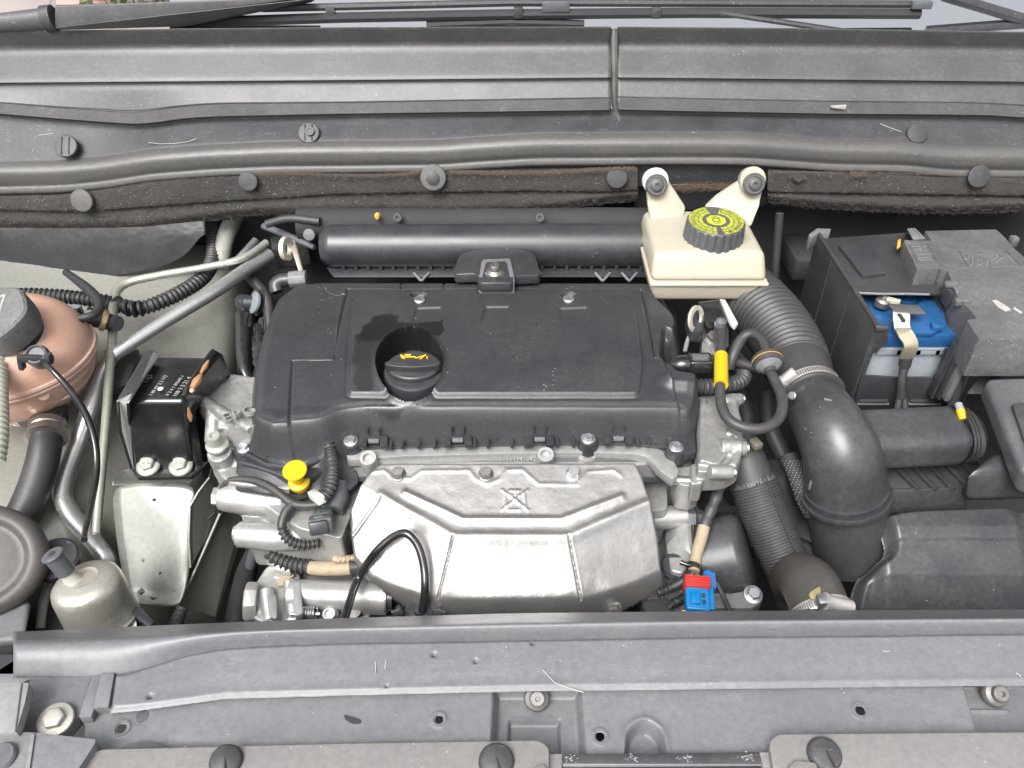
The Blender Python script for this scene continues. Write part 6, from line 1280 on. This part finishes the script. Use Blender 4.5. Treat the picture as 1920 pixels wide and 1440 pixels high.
for k in range(17):
    a = -1.2+k*.075; d = u0*math.cos(a)+s0*math.sin(a); B().box(c8+d*.0343, (.75,.14,.1), Matrix((cax2, d.cross(cax2), d)).transposed()).out('band_groove', M['boltd'], lk)
a8 = Z(1546,1128,-7.4); b8 = Z(1594,1140,-8.4)
B().tube([a8, a8.lerp(b8,.3), b8], [.95,.8,.85], seg=20).out('screw_housing', M['steel'], lk); B().box(a8, (1.6,1.3,1.2)).out('screw_block', M['bolt'], lk, bevel=.25)
B().box(Z(1578,1150,-8.6), (3.2,.8,.5), Matrix.Rotation(-.2,3,'Z')).out('screw_saddle', M['bolt'], lk, bevel=.15)
mo = T('cooling_motor', 'round black motor housing on an aluminium flange, low on the right', 'motor housing', Z(1340, 1040, -20))
maxi = V(.86,-.12,.42).normalized(); mc = Z(1318,1050,-17)
B().lathe([(5.0,-3.0),(5.6,-2.0),(5.9,-1.0),(5.9,0),(5.6,.3),(.01,.4)], mc, maxi, 56).out('flange', M['aluc'], mo)
B().lathe([(5.1,.2),(5.15,.5),(4.9,.9),(4.75,4.6),(4.4,5.2),(3.6,5.5),(.01,5.6)], mc, maxi, 56).out('drum', M['boxp'], mo, sharp=40)
B().lathe([(5.3,.3),(5.35,.4),(5.35,.6),(5.0,.7)], mc, maxi, 56).out('dark_lip', M['black'], mo)
B().prism([Z(x,y,-12.5) for x, y in rnd([(1248,1020,8),(1275,990,10),(1330,985,10),(1350,1005,8),(1320,1020,6),(1300,1045,8),(1280,1075,6),(1258,1070,8)], 6)], V(0,0,-.03)).out('alu_bracket', M['aluc'], mo, bevel=.5, segs=3)
B().lathe([(1.5,-.6),(1.6,0),(1.3,.25),(.7,.25),(.6,0),(.01,0)], Z(1264,1061,-13), (0,-.3,1), 24).out('rubber_grommet', M['black'], mo)
B().box(Z(1262,1075,-13.5), (2.4,.4,.4)).out('shiny_strip', M['bolt'], mo)
sl = T('support_leg', 'dark support arm with a single bolt beside the ribbed hose foot', 'support arm', Z(1400, 1120, -18))
B().prism([Z(x,y,-16) for x, y in rnd([(1335,1120,6),(1395,1108,8),(1425,1105,10),(1432,1125,8),(1410,1140,6),(1340,1140,6)], 6)], V(0,0,-.02)).out('arm', M['grey'], sl, bevel=.4, segs=3)
bolt(sl, Z(1412,1115,-15.8), .75, 'bolt', (0,-.3,1), 1.5)
tube('lower_arm', [(1340,1150,-17,10),(1400,1148,-17,10),(1440,1155,-17,8)], M['black'], sl, seg=12)
o = tube('thin_strap', [(1338,1085,-12,5),(1352,1110,-13,6),(1370,1150,-15,6),(1380,1180,-16,6)], M['rubberd'], seg=8); tag(o, 'limp dusty strap right of the blue connector', 'strap')
hl = T('lambda_harness', 'wrapped harness, black above and tan below, dropping to the blue plug', 'wiring harness', Z(1320, 970, -10))
tube('black_wrap', [(1352,882,-7,12),(1348,915,-8,13),(1336,950,-9,12),(1325,975,-10,13),(1320,990,-10.5,12)], M['rubberd'], hl, seg=18, corr=(1.6,.05))
tube('tan_wrap', [(1320,988,-10.4,13),(1314,1012,-11,13),(1306,1040,-11.5,13),(1301,1072,-12,12)], M['tape'], hl, seg=20)
tube('cable_tie', [(1300,1058,-11.4,14.5),(1299,1064,-11.5,14.5)], M['gloss'], hl, seg=20)
tube('tie_tail', [(1276,1054,-11,6),(1286,1058,-11,5),(1296,1060,-11,4)], M['gloss'], hl, seg=8)
tube('lower_wrap', [(1300,1076,-12,12),(1285,1088,-12.6,12),(1262,1100,-13.4,11)], M['rubber'], hl, seg=16)
tube('wire_conduit', [(1264,1099,-13.4,10),(1245,1108,-13.8,10),(1232,1112,-14,10)], M['rubber'], hl, seg=16, corr=(.45,.1))
o = tube('black_wiring', [(1300,1110,-16,10),(1270,1128,-16.5,10),(1240,1140,-17,10),(1215,1160,-18,12)], M['rubber'], seg=14); tag(o, 'black wiring crossing behind the blue plug towards the shield', 'wiring')
o = tube('black_conduit', [(1275,1125,-14,8),(1256,1138,-14.4,9),(1252,1155,-15,10),(1262,1175,-15.5,10)], M['rubber'], corr=(.45,.1), seg=14); tag(o, 'small ribbed conduit curling left of the blue plug', 'conduit')
o = B().box(Z(1232,1150,-15.5), (3.2,2.4,2.4), Matrix.Rotation(.2,3,'Z')).out('black_plug', M['void'], bevel=.3); tag(o, 'black plug block with yellow wire beside the lower shield bolt', 'plug')
o = tube('yellow_wire', [(1221,1158,-14,2.2),(1224,1150,-13.8,2.2),(1228,1152,-13.8,2.2)], M['yellow'], seg=6); tag(o, 'tiny yellow wire end in the black plug', 'wire')
bp = T('blue_plug', 'bright blue connector with ribbed red cap', 'connector', Z(1305, 1120, -13))
Rb = Matrix.Rotation(-.12, 3, 'Z')@Matrix.Rotation(.10, 3, 'X'); pb = Z(1306,1122,-11.6)
B().box(pb, (2.5,3.9,2.0), Rb).out('plug_body', M['cblue'], bp, bevel=.22, segs=3)
B().box(pb+Rb@V(.0145,.0,-.001), (.7,3.0,1.4), Rb).out('plug_side', M['cblue'], bp, bevel=.12)
B().box(pb+Rb@V(0,.014,.003), (2.8,1.5,2.1), Rb).out('red_cap', M['cred'], bp, bevel=.2)
for k in range(4): B().box(pb+Rb@V(0,.0085+k*.0035,.0138), (2.7,.16,.2), Rb).out('cap_rib', M['cred'], bp, bevel=.04)
B().box(pb+Rb@V(-.003,-.006,.0105), (1.0,1.6,.5), Rb).out('plug_latch', M['cblue'], bp, bevel=.12)
for k in range(2): B().box(pb+Rb@V(.006,-.002-.008*k,.0102), (.35,.5,.1), Rb).out('latch_window', M['void'], bp)
tube('yellow_wire', [(1297,1133,-11.6,2.2),(1291,1145,-11.8,2.2),(1287,1156,-12,2.2)], M['yellow'], bp, seg=8)
ring(bp, Z(1287,1160,-12.2), (0,-.3,1), .9, .6, .12, surf('orange_seal', (.8,.25,.12), .5), name='orange_seal')
B().box(Z(1333,1093,-12), (.9,2.0,1.4), Rb).out('blue_holder', surf('darker_blue', (.02,.10,.33), .45), bp, bevel=.12)
B().tube([Z(1326,1075,-12), Z(1330,1085,-12)], .55, seg=12).out('blue_peg', M['cblue'], bp)
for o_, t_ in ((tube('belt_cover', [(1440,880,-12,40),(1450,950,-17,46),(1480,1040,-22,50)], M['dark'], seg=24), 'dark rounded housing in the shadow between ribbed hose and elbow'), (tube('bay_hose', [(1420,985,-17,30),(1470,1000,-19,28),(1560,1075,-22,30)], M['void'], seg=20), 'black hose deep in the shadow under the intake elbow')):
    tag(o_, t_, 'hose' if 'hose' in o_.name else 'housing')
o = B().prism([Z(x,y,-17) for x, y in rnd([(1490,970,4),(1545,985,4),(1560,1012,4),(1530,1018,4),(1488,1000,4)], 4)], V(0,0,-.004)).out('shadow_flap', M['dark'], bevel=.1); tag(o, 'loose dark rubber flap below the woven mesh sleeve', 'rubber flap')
ov = T('earth_clip', 'small shiny clip on the hose right of the pump', 'clip', Z(1418, 830, -4))
B().box(Z(1417,832,-3.2), (1.1,1.4,.8), Matrix.Rotation(.4,3,'Z')).out('clip', strap, ov, bevel=.15); B().rawtube([Z(1418,822,-3), Z(1420,838,-3.2)], .2, 6).out('clip_pin', M['bolt'], ov)
# ================================================================ FRONT PANELS
M['bolt3'] = surf('weathered_bolt', (.16,.155,.15), .5, metal=.5, dust=.5, dcol=(.22,.20,.18), bump=.5)
fp = T('radiator_cover', 'long faded grey plastic panel over the radiator with rolled rear edge', 'front panel', Z(960, 1240, -3))
r0 = [(25,1197),(180,1190),(400,1180),(640,1171),(960,1162),(1300,1158),(1920,1154),(2020,1154)]
r1 = [(25,1219),(200,1213),(300,1203),(400,1190),(500,1183),(640,1180),(1280,1167),(1920,1162),(2020,1162)]
r2 = [(25,1266),(190,1266),(240,1260),(300,1240),(350,1224),(420,1212),(500,1207),(640,1203),(1280,1192),(1920,1185),(2020,1184)]
r3 = [(25,1268),(190,1270),(245,1263),(305,1243),(355,1227),(425,1215),(505,1210),(640,1206),(1280,1195),(1920,1188),(2020,1187)]
loft2('rolled_edge', [('z',-7,[(a,b-14) for a,b in r0]), ('z',-3.0,r0), ('z',-.9,[(a,b+3) for a,b in r0]), ('z',-.3,r1), ('z',-2.1,r2), ('z',-2.3,r3), ('z',-2.6,[(a,b+4) for a,b in r3])], M['grey'], fp, 25, 2020, nx=260, sub=8, rn=4, thick=.3, smooth_x=13)
h = HF((180, 1180, 2030, 1350), -2.0, slope=.03, res=.12)
e2 = [(202,1334,2),(212,1262,2),(245,1257,20),(305,1238,20),(355,1222,10),(425,1210,10),(505,1205,10),(640,1201),(1280,1190),(1920,1183),(2025,1182),(2025,1281),(1920,1281),(1600,1284),(1000,1292),(640,1300),(420,1306,30),(330,1319,20),(250,1330,10)]
d = h.sd(e2, 0); h.H -= .35*sst(1+d/.5); h.H += h.noise(8, .05, 3)
h.groove(h.line([(300,1300),(420,1286),(1000,1274),(1920,1262)]), 1.0, .10)
for q, r_ in (((814,1227),4),((892,1239),3.6),((998,1205),3),((281,1305),4),((725,1285),1.6)): h.groove(h.circ(*q, r_)-0, .12, .12); h.H -= .5*sst(.5-h.circ(*q, r_*.8)/.12)
h.build('rear_plate', M['grey'], fp, sd=d, run=0)
for pts in ([(1018,1256),(1026,1265),(1040,1280),(1060,1288),(1078,1294),(1094,1298)],[(1905,1262),(1912,1266),(1915,1272)],[(1655,1220),(1662,1222),(1668,1220)],[(704,1240),(705,1262)],[(724,1238),(722,1254)]):
    B().rawtube([Z(a,b,-1.92) for a, b in pts], .045, 5).out('scratch', M['print'], fp)
bmd = bmesh.new(); rr = random.Random(8)
for i in range(60):
    c = Z(1873+rr.gauss(0,7), 1214+rr.gauss(0,4), -1.95); a = rr.uniform(0, 6.3); s = rr.uniform(.0005,.0016); d_ = V(math.cos(a), math.sin(a), 0)*s; e = V(-d_.y, d_.x, 0)*.5; bmd.faces.new([bmd.verts.new(x) for x in (c-d_, c-e, c+d_, c+e)])
o = bm_obj('chafed_patch', bmd, M['print'], fp, sharp=0); o['kind'] = 'stuff'
# lower step panel with recesses and holes
h = HF((30, 1255, 2030, 1480), -3.0, slope=.02, res=.12)
e3 = [(155,1470,4),(160,1340,10),(200,1325,10),(240,1322),(420,1296),(1000,1282),(2025,1271),(2025,1475),(155,1475)]
d = h.sd(e3, 0)
rec = h.sd([(930,1285,2),(1085,1285,2),(1095,1420,4),(925,1420,4)], 4); h.pad(rec, -1.6, .7)
rec2 = h.sd([(955,1330,4),(1050,1330,4),(1052,1470,4),(950,1470,4)], 4); h.pad(rec2, -.7, .3); h.groove(h.line([(958,1331),(1045,1331)]), .15, -.15)
rec3 = h.sd([(1806,1270,2),(2025,1268,2),(2025,1380),(1838,1380,2)], 4); h.pad(rec3, -1.4, .6)
h.groove(h.line([(1822,1318),(1900,1318)]), .15, -.15)
arch = h.sd([(1172,1470,2),(1178,1370,24),(1208,1350,26),(1240,1372,24),(1252,1470,2)], 20); h.pad(arch, -1.5, .5); h.groove(arch-.3, .3, -.18)
lip = h.line([(320,1392),(420,1396),(480,1398),(1010,1388)]); h.groove(lip, .5, .12)
h.H += h.noise(7, .07, 5)
hole = np.full(h.X.shape, 9.)
for px, py, r_ in ((823,1349,8),(1125,1381,8.5),(1613,1333,9),(228,1366,9)):
    c = h.circ(px, py, r_-.3); hole = np.minimum(hole, c); h.groove(c-.25, .15, -.10)
h.groove(h.circ(266,1344,13), .12, .05)
for px, py, r_ in ((823,1349,8),(1125,1381,8.5),(1613,1333,9),(228,1366,9)):
    q = h.hit(px, py+r_+3); q = on_plane((px, py), q, V(0,-.02,1)); rc = r_*.066; ring(fp, q, (0,-.02,1), rc+.10, rc-.06, .07, M['grey'], 32, name='hole_rim')
h.build('lower_plate', M['grey'], fp, sd=d, run=0, hole=hole)
B().prism([Z(x,y,-3.3) for x, y in ((190,1330),(2020,1290),(2020,1470),(190,1470))], V(0,0,-.004)).out('under_sheet', M['void'], fp).location.z -= .045
h2 = None
B().prism([Z(x,y,-2.92) for x, y in rnd([(644,1340),(656,1342),(678,1350),(676,1356),(662,1357),(648,1350)], 4)], V(0,0,-.0008)).out('dark_blot', M['dark'], fp)
B().prism([Z(x,y,-2.96) for x, y in rnd([(256,1338),(268,1332),(279,1333),(277,1348),(262,1356),(254,1352)], 5)], V(0,0,-.0006)).out('dusty_spot', M['fuse'], fp)
def fbolt(px, py, z, r_=1.1):
    p = Z(px,py,z); b = B(); b.lathe([(r_,-.2),(r_*1.02,.1),(r_*.9,.35),(r_*.62,.5),(r_*.6,.95),(r_*.5,1.05),(r_*.2,1.05),(r_*.18,.8),(.01,.8)], p, (.05,-.55,.8), 28); return b.out('panel_bolt', M['bolt3'], fp, sharp=35)
fbolt(1006,1309,-3.6); fbolt(1866,1300,-3.4, 1.15)
# left end of the panel: steps and lug
B().prism([Z(x,y,-2.4) for x, y in rnd([(58,1262,4),(172,1266,2),(147,1344,4),(100,1400,4),(45,1400,4),(42,1352,2)], 3)], V(0,0,-.012)).out('end_plate', M['grey'], fp, bevel=.2)
B().prism([Z(x,y,-2.1) for x, y in rnd([(172,1268),(192,1264),(176,1330),(171,1344),(148,1345),(152,1328)], 2)], V(0,0,-.014)).out('end_step', M['grey'], fp, bevel=.15)
B().prism([Z(x,y,-1.95) for x, y in rnd([(190,1262),(214,1262),(203,1325),(174,1328)], 2)], V(0,0,-.014)).out('end_step', M['grey'], fp, bevel=.12)
B().prism([Z(x,y,-2.5) for x, y in rnd([(46,1358),(70,1358),(70,1376),(44,1376)], 2)], V(0,0,-.006)).out('bare_metal_patch', surf('bare_patch', (.34,.22,.17), .6, dust=.3), fp)
bb = T('corner_bolt', 'big hex bolt with wide washer at the lower left corner', 'bolt', Z(103, 1348, -3))
p = Z(104,1350,-2.0); axb = V(.05,-.15,1)
dz = surf('dull_zinc_washer', (.46,.44,.40), .42, metal=.7, dust=.5, dcol=(.34,.31,.26), bump=.5)
B().lathe([(1.4,-.2),(1.45,0),(1.38,.12),(1.0,.2),(.01,.2)], p, axb, 44).out('washer', dz, bb)
B().lathe([(.9,.1),(.9,.6),(.82,.7),(.6,.74),(.01,.72)], p, axb, 6, ph=.25).out('hex_head', dz, bb, bevel=.06)
# front trim pieces
tl = T('front_trim', 'left rounded grey brown trim strip along the bottom edge', 'trim strip', Z(600, 1420, -2))
B().prism([Z(x,y,-1.4) for x, y in rnd([(135,1520,4),(160,1420,16),(186,1405,14),(640,1394,0),(1012,1388,14),(1029,1402,8),(1030,1520,4)], 10)], V(0,0,-.02)).out('strip', M['grey2'], tl, bevel=.3, segs=4)
t2 = T('front_trim', 'right rounded grey brown trim strip at the bottom edge', 'trim strip', Z(1700, 1410, -2))
B().prism([Z(x,y,-1.4) for x, y in rnd([(1442,1392,10),(1458,1377,10),(1920,1373,0),(2040,1372,4),(2040,1520,4),(1462,1520,4)], 8)], V(0,0,-.02)).out('strip', M['grey2'], t2, bevel=.4, segs=4)
def trimclip(par, px, py, r_, lab=None):
    c = Z(px,py,-1.3); axc = V(.1,-.2,1).normalized(); Fk = axis_frame(axc)
    B().lathe([(r_*1.08,-.2),(r_*1.08,0),(r_,.35),(r_*.85,.5),(.01,.55)], c, axc, 44).out('push_clip', M['cowl2'], par, sharp=40)
    B().box(c+axc*.0052, (.14,r_*1.9,.12), Matrix.Rotation(.25,3,'Z')).out('clip_slot', M['void'], par)
trimclip(tl, 424, 1428, 1.2); trimclip(tl, 931, 1428, 1.3); trimclip(t2, 1546, 1415, 1.25)
B().prism([Z(x,y,-.9) for x, y in rnd([(1472,1450),(1490,1426),(1530,1430),(1540,1480),(1470,1490)], 6)], V(0,0,-.01)).out('latch_nub', M['grey2'], t2, bevel=.3)
B().prism([Z(x,y,-1.0) for x, y in rnd([(1002,1440),(1018,1433),(1026,1440),(1024,1480),(1000,1480)], 3)], V(0,0,-.01)).out('latch_nub', M['grey2'], tl, bevel=.2)
B().prism([Z(x,y,-2.4) for x, y in rnd([(222,1404),(240,1394),(266,1390),(292,1393),(318,1402),(318,1425),(222,1425)], 5)], V(0,0,-.01)).out('worn_tab', M['fuse'], tl, bevel=.2)
gs = T('grille_edge', 'dark chipped upper edge of the grille between the two trim strips', 'grille edge', Z(1250, 1430, -3))
B().prism([Z(x,y,-2.3) for x, y in rnd([(1053,1415,2),(1424,1410,2),(1432,1432,2),(1053,1432,2)], 2)], V(0,0,-.01)).out('upper_lip', M['cowl2'], gs, bevel=.15)
B().prism([Z(x,y,-2.9) for x, y in rnd([(1050,1430),(1460,1428),(1465,1520),(1050,1520)], 2)], V(0,0,-.01)).out('lower_face', M['black'], gs, bevel=.1)
B().rawtube([Z(1055,1434,-2.5), Z(1455,1431,-2.5)], .2, 8).out('edge_bead', M['grey'], gs)
B().prism([Z(x,y,-2.2) for x, y in rnd([(1028,1414),(1054,1413),(1052,1480),(1030,1480)], 2)], V(0,0,-.012)).out('side_cheek', M['grey2'], gs, bevel=.12)
B().prism([Z(x,y,-2.2) for x, y in rnd([(1424,1410),(1446,1410),(1462,1470),(1440,1470)], 2)], V(0,0,-.012)).out('side_cheek', M['grey2'], gs, bevel=.12)
bmd = bmesh.new(); rr = random.Random(18)
for i in range(110):
    cx = rr.choice((1068,1185,1285,1400)); c = Z(cx+rr.gauss(0,8), 1421+rr.gauss(0,3.5), -2.26); a = rr.uniform(0, 6.3); s = rr.uniform(.0004,.0013); d_ = V(math.cos(a), math.sin(a)*.6, 0)*s; e = V(-d_.y, d_.x, 0)*.5; bmd.faces.new([bmd.verts.new(x) for x in (c-d_, c-e, c+d_, c+e)])
o = bm_obj('chipped_paint', bmd, M['print'], gs, sharp=0); o['kind'] = 'stuff'
lb_ = T('corner_bracket', 'dark grey corner bracket with round clip at the bottom left', 'bracket', Z(80, 1420, -2))
B().hull8([Z(-40,1374,.3), Z(62,1373,.3), Z(182,1386,-1.5), Z(-40,1360,-1), Z(-40,1500,-1), Z(45,1500,-1), Z(150,1500,-3), Z(-40,1380,-6)]).out('bracket', M['grey'], lb_, bevel=.5, segs=3) if 0 else B().prism([Z(x,y,-.6) for x, y in rnd([(-40,1372,2),(62,1373,8),(180,1386,6),(178,1394,3),(148,1440,4),(130,1520,4),(-40,1520,2)], 4)], V(0,0,-.03)).out('bracket', M['grey'], lb_, bevel=.5, segs=4)
B().lathe([(1.1,-.2),(1.15,.1),(1.0,.3),(.01,.35)], Z(2,1420,-.5), (0,-.1,1), 36).out('round_clip', M['cgrey'], lb_)
B().hull8([Z(58,1374,-.5), Z(66,1374,-.4), Z(48,1500,-.4), Z(38,1500,-.5), Z(58,1374,-1), Z(66,1374,-1), Z(48,1500,-1), Z(38,1500,-1)]).out('rib', M['grey2'], lb_, bevel=.2)
pl_ = T('corner_plate', 'pale grey flat plastic plate at the left edge above the corner bracket', 'plate', Z(20, 1320, -1))
B().prism([Z(x,y,.2) for x, y in rnd([(-60,1279),(54,1280),(46,1320),(30,1372),(-60,1374)], 2)], V(0,0,-.01)).out('plate', surf('pale_grey_plastic', (.21,.21,.215), .5, dust=.3, bump=.3), pl_, bevel=.12)
B().rawtube([Z(40,1281,.28), Z(28,1372,.28)], .06, 6).out('fold_line', M['grey'], pl_)
o = B().hull8([Z(42,1225,-6), Z(66,1270,-6), Z(20,1290,-6), Z(-60,1290,-6), Z(42,1235,-9), Z(66,1280,-9), Z(20,1300,-9), Z(-60,1300,-9)]).out('pale_panel_edge', M['grey'], bevel=.2); tag(o, 'pale slanted panel edge left of the rolled cover end', 'panel edge')
# ================================================================ dim things in the gaps
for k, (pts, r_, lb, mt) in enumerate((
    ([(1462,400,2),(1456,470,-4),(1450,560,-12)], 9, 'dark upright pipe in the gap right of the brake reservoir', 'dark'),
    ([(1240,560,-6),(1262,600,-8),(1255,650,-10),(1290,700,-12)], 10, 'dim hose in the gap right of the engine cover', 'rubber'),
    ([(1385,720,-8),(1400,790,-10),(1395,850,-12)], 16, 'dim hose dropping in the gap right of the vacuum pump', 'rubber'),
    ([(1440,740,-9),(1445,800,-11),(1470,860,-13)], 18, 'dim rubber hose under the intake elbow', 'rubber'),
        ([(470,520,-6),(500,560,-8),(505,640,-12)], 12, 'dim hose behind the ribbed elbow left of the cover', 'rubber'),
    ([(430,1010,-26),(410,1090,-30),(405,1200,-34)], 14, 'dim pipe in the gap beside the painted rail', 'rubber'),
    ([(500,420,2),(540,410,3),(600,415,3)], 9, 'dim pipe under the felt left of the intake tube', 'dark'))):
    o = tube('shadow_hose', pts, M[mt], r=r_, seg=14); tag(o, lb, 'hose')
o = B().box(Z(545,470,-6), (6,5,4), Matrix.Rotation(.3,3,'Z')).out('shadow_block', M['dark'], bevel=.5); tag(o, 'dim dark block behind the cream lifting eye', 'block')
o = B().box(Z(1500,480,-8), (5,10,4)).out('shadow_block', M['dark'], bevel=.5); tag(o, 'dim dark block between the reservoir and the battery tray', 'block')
# plain kind names, without words of place
for o in list(COL.objects):
    if o.get('kind') == 'structure' or o.type == 'CAMERA': continue
    b_ = o.name.split('.')[0]; n_ = b_
    for w_ in ('left_', 'right_', 'upper_', 'lower_', 'rear_', 'front_', 'top_', 'side_', 'outer_'):
        if n_.startswith(w_): n_ = n_[len(w_):]
    if n_ != b_: o.name = n_
# look-alikes of one kind carry one group
GR = {'paving_slab': 'paving stones beyond the car', 'cowl_cover': 'pair of cowl covers', 'trim': 'trim strips along the bottom edge', 'wiper_and_reflection': 'wipers on the windscreen',
      'bulkhead_harness': 'corrugated black harness runs', 'tape_band': 'tape bands on the black harness', 'shadow_hose': 'dim hoses in the gaps', 'intake_clamp': 'worm drive hose clamps', 'elbow_clamp': 'worm drive hose clamps'}
for o in COL.objects:
    b_ = o.name.split('.')[0]
    if o.parent is None and b_ in GR: o['group'] = GR[b_]
